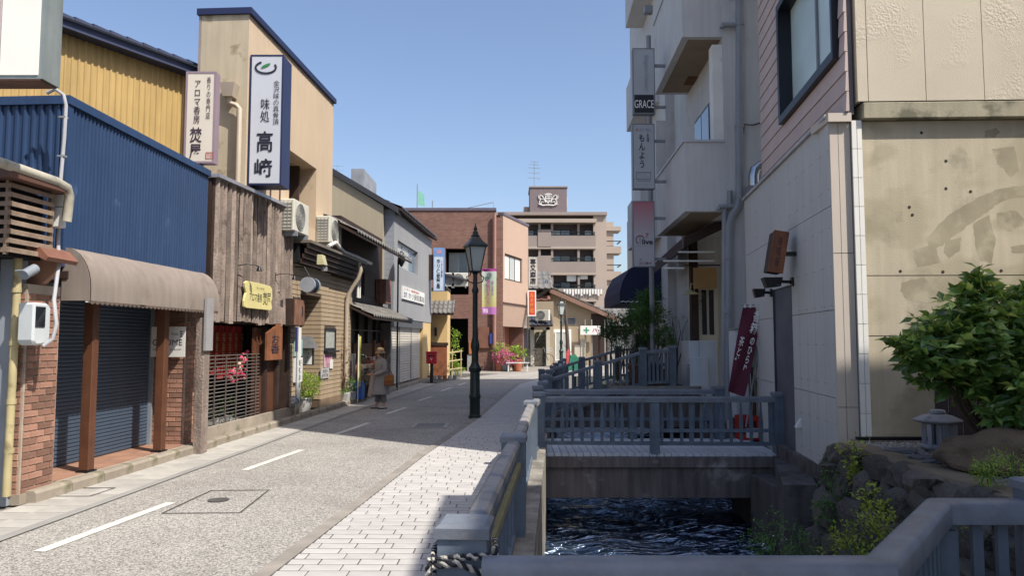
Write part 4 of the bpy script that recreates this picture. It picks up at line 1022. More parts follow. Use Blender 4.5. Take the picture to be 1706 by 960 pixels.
# leaning posters and boards on the near wall
x_ = X(487); npp = LT('notice_board', 'turquoise notice above white vertical paper notice on the restaurant wall', 'notice', 488)
z = lambda py: L(npp, 488, py, -.03).z
MB().box(.02, .5, -.04, -.01, z(594), z(566)).build('panel', M('turquoise_paper', '#8fb0a8', .7), npp); MB().box(.02, .5, -.05, -.01, z(638), z(597)).build('paper', white_paint, npp)
text('日\n本\nの\n味', .30, .42, z(634), z(600), -.054, ink, npp); text('お\n品\n書', .1, .2, z(630), z(603), -.054, grey_ink, npp)
bp_ = LT('banner_pole', 'white nobori banner strip on a dark blue pole beside the half-log shop', 'banner', 476); 
z = lambda py: L(bp_, 478, py, -.2).z
MB().box(-.05, .05, -.25, -.22, z(587), z(545)).build('blue_strip', M('deep_blue_cloth', '#262a5a', .8), bp_); MB().box(.08, .24, -.25, -.23, .5, z(545)).build('cloth', white_paint, bp_); MB().tube([(.0, -.24, .1), (.0, -.24, z(543))], .014, 6).build('pole', steel_grey, bp_)
text('味\n処\n高\n崎', .11, .21, .7, 1.3, -.254, ink, bp_)
dk = LT('metal_dome', 'small shiny metal vent dome low on the wall by the banner strip', 'vent', 481); z_ = L(dk, 483, 672, -.2).z
MB().tube([(0, -.12, z_), (0, -.2, z_), (0, -.26, z_)], [.14, .13, .05], 14).build('dome', M('bright_steel', '#b9bcc0', .25, .05, 3, 0, metal=.9), dk, smooth=True)
# roofed sign box (facing back down the street)
rs = thing('roofed_sign', 'little sign with its own grey shingle roof beside the restaurant doorway', 'sign', tuple(at(502, 606, 17.55)), 0)
k_ = .0137; MB().box(.0, .27, -.02, .1, -.04, .4).build('box', black, rs); MB().box(.02, .25, -.035, -.02, -.02, .38).build('face', white_paint, rs); text('か\nつ\nさ\nと', .07, .2, .0, .36, -.038, ink, rs)
MB().hexa([(-.26, -.22, .36), (.36, -.22, .36), (.36, .16, .36), (-.26, .16, .36)], [(-.16, -.06, .64), (.22, -.06, .64), (.22, .02, .64), (-.16, .02, .64)]).build('roof', M('grey_shingle', '#5f5f60', .85, .2, 8, .6, 40), rs)
ps = LT('poster_group', 'pink and white paper posters under the small restaurant window', 'posters', 537)
z = lambda py: L(ps, 545, py, -.02).z
MB().box(.1, .75, -.022, -.012, z(612), z(590)).build('pink_poster', M('pink_paper', '#b99aa0', .8, .2, 20), ps); MB().box(-.15, .5, -.028, -.018, z(630), z(613)).build('white_poster', M('poster_white', '#a9a7a4', .8, .15, 20), ps); MB().box(.55, .8, -.032, -.022, z(615), z(600)).build('white_poster', white_paint, ps)
text('営業中\nランチ\n定食', .2, .65, z(610), z(593), -.026, pink_ink, ps); text('本日の\nおすすめ', -.05, .4, z(628), z(615), -.032, ink, ps)
# plants and the pipe by the restaurant
a = gr(506, 684, .1); potted('bright lime-green bushy plant in a white stone pot by the restaurant door', (a.x, a.y, .06), .2, .34, wpot, leaf_lime, (.36, .34, .31), 2600, .05, seed=21, stems=7)
a = gr(577, 668, .1)
pl = thing('planter_box', 'white rectangular planter with mixed flowering greenery beside the restaurant corner', 'planter', (a.x, a.y, .06), RL)
MB().hexa([(-.36, -.13, 0), (.36, -.13, 0), (.36, .13, 0), (-.36, .13, 0)], [(-.42, -.17, .27), (.42, -.17, .27), (.42, .17, .27), (-.42, .17, .27)]).build('box', wpot, pl, bevel=.01)
rn = random.Random(3); m = MB(); foliage(m, (0, 0, .42), (.5, .28, .2), 420, .07, rn); m.build('foliage', leaf_mid, pl, kind='stuff')
m = MB(); foliage(m, (-.3, 0, .85), (.25, .22, .38), 300, .05, rn); m.build('foliage', leaf_red, pl, kind='stuff')
m = MB(); foliage(m, (.1, 0, .48), (.45, .3, .2), 40, .04, rn, ratio=.9); m.build('blossom', petal_white, pl, kind='stuff')
m = MB(); branches(m, (-.3, 0, .2), [(-.45, 0, 1.7), (-.35, .05, 1.5), (-.25, -.05, 1.35)], .008, rn); foliage(m, (-.4, 0, 1.45), (.14, .1, .32), 60, .05, rn); m.build('tall_stem', leaf_red, pl)
bpz = LT('bent_pipe', 'thick beige pipe curving down from the eave at the restaurant corner', 'pipe', 578)
bpz.rotation_euler.z = 0; o_ = bpz.location
pts = [at(px_, py_, Y_) - o_ for px_, py_, Y_ in ((572, 431, 20), (590, 432, 20), (598, 438, 20), (601, 450, 20), (597, 464, 20), (588, 478, 20), (581, 490, 20), (578, 505, 20), (577, 560, 20), (576, 640, 20))]
MB().tube(pts, .055, 10).build('pipe', M('beige_pipe', '#a89b89'), bpz, smooth=True)
yn = LT('yellow_banner', 'narrow yellow nobori banner at the restaurant corner', 'banner', 580); z = lambda py: L(yn, 583, py, -.3).z
MB().box(.0, .22, -.3, -.285, .45, z(560)).build('cloth', M('yellow_cloth', '#c9c15e', .8, .1), yn); MB().tube([(-.01, -.29, .05), (-.01, -.29, z(557))], .012, 6).build('pole', white_paint, yn)
text('う\nま\nい\n！', .06, .16, .9, z(566), -.304, M('sign_green_ink', '#3a3d2a'), yn)
MB().box(.15, .4, -.1, -.07, .1, 1.35).build('side_panel', M('faded_panel', '#8f9194', .7, .1), yn)
# AC units on the eave
a = W_(tn, 489, 402, -.3); ac_unit('large outdoor air conditioner on the eave nearest the half-log shop', (a.x, a.y, ez1), RL, .92, .66, .34, 'air conditioners above the dark eave')
a = W_(tn, 549, 424, -.35); u2 = ac_unit('smaller outdoor air conditioner on the eave beside the beige gable wall', (a.x, a.y, ez1 + .06), RL, .95, .62, .34, 'air conditioners above the dark eave')
bpp = LT('bundled_pipe', 'pale wrapped pipe running along the top of the dark eave', 'pipe', 520); 
MB().tube([(.0, -.34, ez1 + .05), (.5, -.36, ez1 + .2), (1.2, -.36, ez1 + .06), (3, -.38, ez1 + .05), (3.9, -.38, ez1 + .04)], .045, 8).build('pipe', white_paint, bpp, smooth=True)
# ---------- old dark wooden house
oh = LT('old_wooden_house', 'old dark wooden town house with tiled pent roof and open lattice front', 'house', 587)
X = lambda px, y=0.0: L(oh, px, 568, y).x
ox = X(652); rt_g = M('grey_roof_tile', '#6a6763', .8, .2, 6, .4, 40, rnd=.18, isl=.15, wear=('#45423f', .55, .7, 5))
MB().box(-.1, ox, .35, 3, .1, 5.2).build('body', wood_dark, oh)
MB().box(-.1, ox, .3, .36, 2.75, 3.1).build('beam', wood_dark, oh)
def tiled_roof(t, x0, x1, y0, z0, y1, z1, pitch=.27, rows=4, mat=rt_g, th=.05):
    """rows of single overlapping pan tiles, eave at y0"""
    n = max(1, int((x1 - x0) / pitch)); p = (x1 - x0) / n; k = ('tile', round(p, 3), rows, round(y0 - y1, 2), round(z1 - z0, 2), mat.name); dy, dz = (y1 - y0) / rows, (z1 - z0) / rows
    if k not in me_cache:
        m = MB(); xs = [0, .3, .5, .75, 1.0]; hs = [.012, -.012, .0, .045, .012]
        for i in range(5):
            for (f, lift) in ((0, .03), (1.08, -.005)): m.v.append((xs[i] * p, dy * f, dz * f + hs[i] + lift))
        for i in range(4): m.f.append((2 * i, 2 * i + 2, 2 * i + 3, 2 * i + 1)); m.mi.append(0)
        b = len(m.v)
        for i in range(5): m.v.append((xs[i] * p, 0, hs[i] - .012))
        for i in range(4): m.f.append((b + i, b + i + 1, 2 * (i + 1), 2 * i)); m.mi.append(0)
        me_cache[k] = m.mesh('tile', mat)
    for j in range(rows):
        for i in range(n): obj('tile', me_cache[k], t, (x0 + i * p, y0 + j * dy, z0 + j * dz))
    MB().hexa([(x0, y0 + .03, z0 - .09), (x1, y0 + .03, z0 - .09), (x1, y1, z1 - .09), (x0, y1, z1 - .09)], [(x0, y0 + .03, z0 - .02), (x1, y0 + .03, z0 - .02), (x1, y1, z1 - .02), (x0, y1, z1 - .02)]).build('roof_boarding', wood_dark, t)
tiled_roof(oh, -.35, ox + .35, -.68, 2.38, .35, 2.85, rows=3)
xs_ = X(577, -.65); tiled_roof(oh, X(575, -.9) + 1.1, ox - .7, -.85, 4.35, .9, 5.25, rows=4)
MB().box(ox - .9, ox - .1, .0, .34, 2.95, 3.75).build('balcony_board', M('faded_pink_board', '#8a6558', .85, .25, 5, .4, streak=.4), oh)
MB().box(ox - 2.6, ox - 1.3, .28, .345, 3.1, 3.9).build('blind', M('dusty_blind', '#4c433f', .9, .2), oh)
for i in range(5): MB().box(.6 + i * 1.05, .66 + i * 1.05, .26, .345, .2, 2.7).build('post', wood_dark, oh)
for zz_ in (1.3, 2.0): MB().box(.6, 4.8, .27, .30, zz_, zz_ + .035).build('cross_bar', M('thin_grey_bar', '#5b5650', .6), oh)
MB().box(.9, 4.2, .2, .25, .35, 1.62).build('lattice_screen', M('faded_screen', '#8a6a50', .85, .2, 3, .3, streak=.4), oh)
for i in range(40): pass
scr = MB().box(0, .035, -.02, 0, .35, 1.62).mesh('slat', M('screen_slat', '#94765c', .85, .2, 3, .2))
for i in range(40): obj('slat', scr, oh, (.92 + i * .081, .2, 0))
for x in (1.1, 3.0, 4.3): MB().box(x, x + .09, .1, .2, .1, 1.72).build('post', M('reddish_post', '#8c5a3c', .8, .2, 4, .3), oh)
MB().box(-.1, .1, .05, .35, .1, 3.3).box(ox - .15, ox, .0, .35, .1, 2.3).build('corner_post', M('pale_post', '#8f877c', .8, .2, 3, .3), oh)
MB().tube([(.05, -.12, 2.9), (.05, -.12, 3.6)], .03, 6).tube([(.25, -.12, 2.9), (.25, -.12, 3.6)], .03, 6).build('pipe', white_paint, oh)
MB().box(-.15, .35, -.1, .3, 3.3, 4.1).build('box_vent', M('faded_panel', '#8f9194'), oh)
# blue water tank, red box, bicycle and white flowers at the house front
a = gr(598, 665, .1); bt = thing('water_tank', 'bright blue plastic water container on the kerb by the planter', 'container', (a.x, a.y, .1), RL)
MB().prism([(-.17, 0), (.17, 0), (.17, .38), (.08, .47), (-.08, .47), (-.17, .38)], -.12, .12, 'y').build('body', M('blue_plastic', '#2a63b8', .4, .08, 3, .05), bt, bevel=.02); MB().lathe([(.04, .47), (.04, .51)], 10, .0, 0).build('cap', white_paint, bt)
a = gr(588, 663, .1); rb_ = potted('small dark red pot with leafy plant between planter and blue container', (a.x, a.y + .1, .08), .12, .2, M('oxblood_pot', '#5c1f1c', .4), leaf_dark, (.16, .16, .14), 90, .06, seed=33)
def bicycle(label, loc, rot, col, sc=1.0, group=None):
    t = thing('bicycle', label, 'bicycle', loc, rot, group); t.scale = (sc, sc, sc); fm = M('bike_' + col[1:], col, .4, .05)
    for x in (-.5, .5):
        w = MB(); w.tube([(x + .32 * cos(a_ * pi / 12), 0, .34 + .32 * sin(a_ * pi / 12)) for a_ in range(25)], .018, 6); wh = w.build('wheel', black, t, smooth=True)
        s_ = MB()
        for a_ in range(10): s_.tube([(x, 0, .34), (x + .31 * cos(a_ * pi / 5), 0, .34 + .31 * sin(a_ * pi / 5))], .003, 3)
        s_.build('spoke', alu, wh, kind='stuff')
    MB().tube([(-.5, 0, .34), (-.05, 0, .30), (.33, 0, .75), (.5, 0, .34)], .016, 6).tube([(-.05, 0, .3), (-.18, 0, .82)], .016, 6).tube([(-.15, 0, .68), (-.5, 0, .34)], .012, 6).tube([(-.14, 0, .62), (.33, 0, .72)], .014, 6).build('frame', fm, t, smooth=True)
    MB().tube([(.33, 0, .75), (.28, 0, .98), (.22, .2, 1.0)], .012, 6).tube([(.28, 0, .98), (.22, -.2, 1.0)], .012, 6).build('handlebar', alu, t)
    MB().prism([(-.3, .84), (-.08, .83), (-.05, .87), (-.3, .9)], -.07, .07, 'y').build('saddle', black, t, bevel=.015)
    b_ = MB()
    for z in (.82, .9, .98): b_.tube([(.42, -.15, z), (.7, -.15, z), (.7, .15, z), (.42, .15, z), (.42, -.15, z)], .006, 4)
    for x, y in ((.42, -.15), (.7, -.15), (.7, .15), (.42, .15), (.56, -.15), (.56, .15)): b_.tube([(x, y, .8), (x, y, .98)], .005, 4)
    b_.build('basket', alu, t)
    return t
a = gr(614, 668, .1); bicycle('bicycle parked against the lattice screen of the old wooden house', (a.x - .15, a.y + .4, .1), RL + .25, '#3a3c44', .95)
a = gr(617, 662, .1); fl_ = potted('white lilies and one red bloom in a dark pot in front of the lattice screen', (a.x - .1, a.y - .1, .1), .12, .3, black, leaf_dark, (.2, .16, .4), 120, .09, seed=41, flowers=(petal_white, 44), zc=.85)
m = MB(); foliage(m, (.06, -.12, 1.02), (.07, .05, .07), 26, .07, random.Random(2), ratio=.9); m.build('red_bloom', M('red_petal', '#c02a3c', .6), fl_, kind='stuff')
# ---------- grey stucco house with triple shutter
gh = LT('grey_stucco_house', 'grey stucco house with dark tiled eave above a triple white shutter', 'house', 655)
X = lambda px, y=0.0: L(gh, px, 568, y).x
gx = X(718); ztop = 6.25; w0, w1 = X(661), X(695); wz0, wz1 = 4.35, 5.3
m = MB(); wall(m, 0, gx, 2.5, ztop, 0, .2, [(w0, w1, wz0, wz1)]); m.build('street_wall', stucco_grey, gh)
m = MB(); m.box(0, gx, .2, 4, 2.5, ztop).box(0, gx, .5, 4, 0, 2.5); m.build('body', stucco_grey, gh)
MB().box(X(705), gx, .02, .5, 0, 2.49).build('cream_pier', M('cream_render', '#c4a877', .85, .06), gh)
window(gh, w0 + .02, w1 - .02, wz0 + .02, wz1 - .02, .1, alu, [glass_curtain, glass_curtain, glass_blue], 3, 1, .05, sill=True)
sid = M('pale_siding', '#8b8f96', .7, .08, 2, .1)
sidm = MB().box(-.02, -.0, .0, 1.0, 0, .19).mesh('plank', sid)
for i in range(19): obj('plank', sidm, gh, (-.002, .0, 2.6 + i * .195))
MB().box(X(652), X(706), .02, .5, 2.2, 2.49).build('shutter_box', M('shutter_box_grey', '#4e5054', .6), gh)
sw = M('ivory_shutter', '#c3bbad', .5, .08, 2, .05, rnd=.04)
for (p, q) in ((651, 671), (672, 690), (691, 706)):
    slats(gh, X(p) + .02, X(q) - .02, .15, 2.22, 22, .15, sw); MB().box(X(q) - .02, X(q) + .03, .1, .17, .1, 2.22).build('shutter_guide', alu, gh)
MB().box(-.02, gx, -.05, .4, 0, .1).build('doorstep', kerb_m, gh)
MB().prism([(-.22, ztop + .03), (.2, ztop + .25), (.2, ztop + .17), (-.22, ztop - .03)], -.15, gx + .05, 'x').build('eave', wood_dark, gh)
tiled_roof(gh, -.15, gx + .05, -.28, ztop + .08, 1.6, ztop + .9, .3, 4, M('dark_roof_tile', '#3c3c42', .6, .2, 6, .3, rnd=.15))
# its long beige gable end, looking back down the street
gw = thing('beige_gable_wall', 'plain shaded beige gable wall between the tall beige building and grey stucco house', 'wall', tuple(at(636, 568, 25.75).xy.to_3d()), 0)
f_ = lambda px, py: at(px, py, 25.75)
g0, g1, g2 = f_(553, 292), f_(636, 343), f_(636, 568); wdg = g1.x - g0.x
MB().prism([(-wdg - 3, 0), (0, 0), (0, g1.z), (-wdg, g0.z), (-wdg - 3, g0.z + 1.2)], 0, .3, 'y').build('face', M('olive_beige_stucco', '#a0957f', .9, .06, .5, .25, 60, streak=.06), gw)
MB().prism([(-wdg - 3, g0.z + 1.2), (-wdg, g0.z), (.5, g1.z - .25), (.5, g1.z - .05), (-wdg, g0.z + .22), (-wdg - 3, g0.z + 1.42)], -.12, .8, 'y').build('verge', M('dark_verge', '#34343a', .6), gw)
MB().box(-wdg + .5, -.8, .5, 3, g1.z - .2, g0.z + .35).build('roof_vent', M('pale_roof_sheet', '#8a8c90', .5), gw)
# white panel sign on the stucco
wsn = LT('pharmacy_panel', 'white wall panel reading ホリ保安薬局 under red small print on the grey stucco', 'sign', 668)
a, b = L(wsn, 668, 500, -.05), L(wsn, 707, 505, -.05); zA, zB = L(wsn, 668, 497, -.05).z, L(wsn, 668, 475, -.05).z
MB().box(0, b.x, -.06, 0, zA, zB).build('panel', white_paint, wsn); hZ = zB - zA
text('ホリ保安薬局', b.x * .22, b.x * .97, zA + hZ * .12, zA + hZ * .62, -.064, ink, wsn); text('くすり 健康相談', b.x * .05, b.x * .7, zA + hZ * .7, zA + hZ * .9, -.064, red_ink, wsn); text('有限\n会社', b.x * .03, b.x * .16, zA + hZ * .15, zA + hZ * .55, -.064, blue_ink, wsn)
slp = LT('wall_lamp_pole', 'thin dark pole with a lamp head against the grey stucco corner', 'pole', 662, a=-5.5)
z9 = L(slp, 666, 436).z; MB().tube([(0, 0, 0), (0, 0, z9), (.05, -.1, z9 + .15)], .03, 6).build('pole', black, slp); MB().lathe([(.03, z9 - .2), (.14, z9), (.1, z9 + .25), (.02, z9 + .35)], 10, .05, -.1).build('lamp_head', black, slp, smooth=True)
# antennas
def antenna(label, p, h, arms, group=None):
    t = thing('antenna', label, 'antenna', p, .3, group); MB().tube([(0, 0, 0), (0, 0, h)], .02 * h / 2, 6).build('mast', steel_grey, t)
    for (z, w, n) in arms:
        b_ = MB(); b_.tube([(-w / 2, 0, z), (w / 2, 0, z)], .012 * h / 2, 5)
        for i in range(n): b_.tube([(-w / 2 + w * (i + .5) / n, -.25 * w, z), (-w / 2 + w * (i + .5) / n, .25 * w, z)], .008 * h / 2, 4)
        b_.build('aerial', steel_grey, t)
p = at(561, 300, 26); antenna('small television aerial above the beige gable wall', tuple(p), .55, [(.35, .5, 5), (.5, .45, 4)])
# ================================================================ middle distance
def FT(name, label, cat, px, py, Y, z=None, group=None, rot=0):
    p = at(px, py, Y); return thing(name, label, cat, (p.x, p.y, p.z if z is None else z), rot, group)
# post box
pb = FT('post_box', 'square red post box on a black post at the kerb', 'post box', 719, 638, 30.2, 0)
MB().box(-.06, .06, -.06, .06, 0, .8).box(-.2, .2, -.16, .16, 0, .03).build('pillar', black, pb)
MB().box(-.21, .21, -.17, .17, .78, 1.25).build('body', M('post_red', '#b51f2c', .4, .08, 3, .03), pb, bevel=.03)
MB().box(-.23, .23, -.19, .19, 1.22, 1.27).build('lid', M('post_red', '#b51f2c'), pb, bevel=.01); MB().box(-.15, .15, -.18, -.168, 1.08, 1.12).build('slot', black, pb); text('〒', -.05, .05, .9, 1.0, -.175, white_ink, pb)
# cream house with tiled canopy
ch = FT('cream_house', 'small cream-rendered house with a tiled canopy beside the red post box', 'house', 745, 568, 34.5, 0)
P = lambda px, py, y=0.0: L(ch, px, py, y)
cream = M('cream_render', '#c4a877', .85, .06); xl = P(712, 568).x
MB().box(xl - 1.5, 0, 0, 1.6, 0, P(730, 484).z).build('wall', cream, ch)
MB().box(xl - 1.5, .02, -.02, 1.62, P(730, 484).z, P(730, 484).z + .12).build('roof_edge', wood_dark, ch)
tiled_roof(ch, xl + .0, .35, -.75, P(740, 522, -.75).z, .0, P(730, 505).z + .1, .2, 3)
MB().box(xl - .05, .0, -.1, -.01, 0, P(730, 576).z).build('timber_screen', M('reddish_fence', '#7d4a32', .8, .2, 4, .2), ch); MB().box(xl - .05, .05, -.14, .0, P(730, 576).z, P(730, 574).z + .08).build('screen_rail', wood_dark, ch)
MB().box(P(724, 553).x, P(728, 553).x, -.08, 0, P(724, 560).z, P(724, 546).z).build('wall_lamp', black, ch); window(ch, P(718, 486).x, P(735, 486).x, P(718, 486).z, P(718, 472).z, -.06, alu, glass_blue, 1, 1, .04) if False else None
# blue and white projecting pharmacy sign
x0, x1 = at(722, 450, 33.0).x, at(740, 450, 33.0).x; z0, z1 = at(730, 485, 33).z, at(730, 413, 33).z
s3 = projecting_sign('hanging_sign', 'blue-bordered white projecting sign reading ホリ保安薬局', x0, x1, 33, .22, z0, z1, M('paleblue_face', '#b9c6d6', .5), M('sign_blue', '#6f94c6', .5), fr=.03)
hw_, hh_ = (x1 - x0) / 2, z1 - z0
MB().box(-hw_ - .45, -hw_, .05, .2, .5, hh_ - .3).build('mounting_plate', wood_dark, s3)
MB().box(-hw_ + .03, hw_ - .03, -.014, -.007, hh_ * .8, hh_ - .03).build('blue_head', M('sign_blue', '#6f94c6'), s3)
MB().prism([(-.1, hh_ * .86), (.1, hh_ * .86), (.1, hh_ * .95), (-.1, hh_ * .95)], -.02, -.015, 'y').build('emblem', M('sign_emblem', '#b48a9e', .5), s3)
text('ホ\nリ\n保\n安\n薬\n局', -.1, .07, .1, hh_ * .74, -.016, ink, s3, .02); text('く\nす\nり\n相\n談', .1, .17, hh_ * .32, hh_ * .72, -.016, ink, s3, .01)
# bamboo-framed plants at the corner
bf = FT('bamboo_trellis', 'pale bamboo trellis with climbing greenery by the dark doorway', 'trellis', 752, 626, 36, 0)
bam = M('bamboo', '#a89a72', .6, .15, 4, .1)
for i, z in enumerate((.35, .75, 1.15)): MB().tube([(-.9, -.6 + .0, z - .15), (.5, .1, z + .05)], .035, 6).build('bar', bam, bf)
for x in (-.85, -.4, .05, .45): MB().tube([(x, -.55 + (x + .9) * .45, 0), (x, -.55 + (x + .9) * .45, 1.3)], .03, 6).build('bar', bam, bf)
rn = random.Random(77)
cp = FT('clipped_shrub', 'yellow-green shrub clipped into stacked tufts beside the dark doorway', 'shrub', 750, 622, 36.6, 0)
m = MB(); m.tube([(0, 0, 0), (.05, 0, .8), (-.02, 0, 1.9)], [.05, .04, .02], 6); m.build('trunk', bark, cp)
m = MB()
for (x, z, r) in ((.05, 1.95, .4), (.12, 1.3, .36), (-.1, .6, .38), (.3, .35, .3)): foliage(m, (x, 0, z), (r, r, r * .75), 260, .11, rn)
m.build('foliage', leafm_ := leaf_lime, cp, kind='stuff')
m = MB()
oc = FT('flower_pots', 'crowded little pots and watering things at the foot of the bamboo trellis', 'pots', 735, 634, 33, 0)
for i in range(6):
    x = -.5 + i * .22; MB_ = MB(); pot(MB_, x, rn.uniform(-.1, .1), 0, .09, .18); MB_.build('pot', (terracotta, wpot, steel_grey)[i % 3], oc, smooth=True)
m = MB()
for i in range(6): foliage(m, (-.5 + i * .22, 0, .4 + .15 * (i % 3)), (.12, .12, .22), 50, .07, rn)
m.build('foliage', leaf_mid, oc, kind='stuff')
# ---------- brown brick building
bb = FT('brown_brick_building', 'two-storey brown brick-tiled building with black doorway and window recess', 'building', 825, 568, 43, 0)
P = lambda px, py, y=0.0: L(bb, px, py, y)
btile = M('brown_tile', '#7d5d51', .8, .1, .8, .25, 70, streak=.06)
def brick_tex(m, sc=1.0, bw=.24, rh=.085, mix=.25):
    N = m.node_tree.nodes; K = m.node_tree.links; b = N['Principled BSDF']; src = b.inputs['Base Color'].links[0].from_socket
    tc = N.new('ShaderNodeTexCoord'); sp = N.new('ShaderNodeSeparateXYZ'); cbx = N.new('ShaderNodeCombineXYZ'); ad = N.new('ShaderNodeMath'); ad.operation = 'ADD'
    K.new(tc.outputs['Object'], sp.inputs[0]); K.new(sp.outputs[0], ad.inputs[0]); K.new(sp.outputs[1], ad.inputs[1]); K.new(ad.outputs[0], cbx.inputs[0]); K.new(sp.outputs[2], cbx.inputs[1])
    bt = N.new('ShaderNodeTexBrick'); bt.inputs['Scale'].default_value = sc; bt.inputs['Brick Width'].default_value = bw; bt.inputs['Row Height'].default_value = rh; bt.inputs['Mortar Size'].default_value = .008
    bt.inputs['Color1'].default_value = (1.1, 1.1, 1.1, 1); bt.inputs['Color2'].default_value = (.8, .8, .8, 1); bt.inputs['Mortar'].default_value = (.6, .6, .6, 1)
    K.new(cbx.outputs[0], bt.inputs['Vector']); vm = N.new('ShaderNodeVectorMath'); vm.operation = 'MULTIPLY'; K.new(src, vm.inputs[0]); K.new(bt.outputs[0], vm.inputs[1]); K.new(vm.outputs[0], b.inputs['Base Color'])
brick_tex(btile)
W0 = P(672, 568).x - 6; ztp = P(760, 351).z
hA = (P(742, 450).x, P(781, 450).x, P(760, 491).z, P(760, 414).z); hB = (P(742, 560).x, P(780, 560).x, .15, P(760, 531).z)
m = MB(); wall(m, W0, 0, 0, ztp, 0, .4, [hA, hB]); m.build('wall', btile, bb)
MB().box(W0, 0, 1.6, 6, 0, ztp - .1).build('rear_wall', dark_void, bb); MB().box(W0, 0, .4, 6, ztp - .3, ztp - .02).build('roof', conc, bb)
MB().box(W0, .05, -.06, .45, ztp, ztp + .16).build('coping', M('grey_mauve_metal', '#5c5560', .5, .1), bb)
MB().box(hA[0], hA[1], .4, 1.6, hA[2] - .2, hA[2]).build('balcony_floor', conc, bb)
window(bb, hA[0] + .1, hA[1] - .1, hA[2] + .9, hA[3] - .1, 1.2, alu, [glass_curtain, glass_blue], 2, 1, .08)
MB().prism([(hA[0], hA[2] + 1.2), (hA[0] + 1.3, hA[2] + .85), (hA[0] + 1.3, hA[2] + .75), (hA[0], hA[2] + 1.1)], -.3, .9, 'y').build('small_canopy', M('dark_roof_tile', '#3c3c42'), bb)
for (px_, w_, lab) in ((752, .95, 'outdoor air conditioner sitting in the brown building recess'), (741, .55, 'narrow outdoor air conditioner half hidden behind the blue-bordered sign')):
    p = at(px_, 480, 42.9); ac_unit(lab, (p.x, p.y, p.z), 0, w_, .78, .35)
dpb = FT('wall_pipe', 'tall pinkish downpipe at the right corner of the brown brick building', 'downpipe', 824, 568, 42.9, 0)
MB().tube([(0, -.1, 0), (0, -.1, ztp - .2)], .09, 8).box(-.15, .15, -.25, 0, 5.3, 5.6).build('pipe', M('mauve_pipe', '#9a7264', .5, .08), dpb)
MB().box(P(782, 575).x, P(795, 575).x, -.35, -.01, P(790, 590).z, P(790, 568).z).build('letter_shelf', M('orange_wood', '#a4683a', .6, .15), bb)
MB().box(P(797, 575).x, P(815, 575).x, -.12, -.01, P(790, 580).z, P(790, 545).z).build('meter_cover', M('brown_cover', '#6e4a3c', .7), bb)
MB().box(P(779, 600).x, P(790, 600).x, -.3, -.01, 0, .9).build('plinth_block', conc, bb)
MB().box(P(816, 565).x, P(821, 565).x, -.2, -.01, P(818, 573).z, P(818, 556).z).build('blue_plate', blue_ink, bb)
MB().tube([P(760, 351), P(785, 345), P(822, 337), P(823, 351)], .02, 4).build('roof_wire', steel_grey, bb)
fm_ = FT('flagpole', 'short pole with a pale green flag on the brown building roof', 'flagpole', 695, 351, 44)
MB().tube([(0, 0, 0), (0, 0, 1.6)], .03, 6).build('pole', steel_grey, fm_); MB().prism([(.05, .35), (.45, .25), (.4, 1.0), (.05, 1.2)], -.01, .01, 'y').build('flag', M('green_flag', '#7fb8a0', .8, .1), fm_)
MB().tube([(.9, 0, 0), (.9, 0, .6)], .03, 5).build('short_rod', steel_grey, fm_)
# ---------- tan-fronted brown building turned along the bend
tb = thing('tan_fronted_building', 'brown building with tan stucco bay overhanging a reddish garage entrance', 'building', (at(838, 568, 43).x, 43, 0), radians(90 - 18.8))
P = lambda px, py, y=0.0: L(tb, px, py, y)
tan2 = M('pinkish_tan_stucco', '#ab9280', .85, .04, .8, .15, 60); tx = P(880, 450).x; ztb = P(838, 358).z; zlo = P(845, 505).z
w0, w1 = P(841, 450).x, P(870, 450).x; wz0, wz1 = P(842, 466).z, P(842, 422).z
m = MB(); wall(m, 0, tx, zlo, ztb, 0, .2, [(w0, w1, wz0, wz1)]); m.build('front_wall', tan2, tb)
MB().box(0, tx, .2, 1.2, zlo, ztb - .1).build('body', btile, tb)
window(tb, w0 + .03, w1 - .03, wz0 + .03, wz1 - .03, .1, M('brown_frame', '#4b3a32'), [white_paint, glass_curtain], 3, 1, .07)
MB().box(-.05, tx + .05, -.05, .3, ztb, ztb + .15).build('coping', M('grey_mauve_metal', '#5c5560'), tb)
MB().box(.0, tx, -.06, -.002, zlo - .05, zlo + .02).build('seam_trim', M('brown_frame', '#4b3a32'), tb)
MB().hexa([(0, .3, zlo - 1.35), (tx, .3, zlo - 1.35), (tx, 1.2, zlo - 1.35), (0, 1.2, zlo - 1.35)], [(0, -.0, zlo - .06), (tx, -.0, zlo - .06), (tx, 1.2, zlo - .06), (0, 1.2, zlo - .06)]).build('lower_bay', tan2, tb)
MB().box(-.46, -.0, -.08, .12, 0, ztb - .15).xf(Matrix.Rotation(-radians(71.2), 4, 'Z')).build('brick_flank', btile, tb)
MB().box(.0, tx, 1.2, 1.3, 0, zlo - 1.35).build('garage_wall', M('garage_red', '#8a5644', .75, .08), tb)
for i in range(14): MB().box(.5, tx * .55, 1.16, 1.19, .1 + i * .26, .1 + i * .26 + .22).build('slat', M('garage_slat', '#8f5c49', .6, .06), tb)
MB().box(tx * .6, tx * .66, 1.0, 1.19, 0, zlo - 1.3).build('pipe_casing', M('mauve_pipe', '#9a7264'), tb); MB().box(tx - .2, tx, .3, 1.19, 0, zlo - 1.35).build('end_pier', btile, tb)
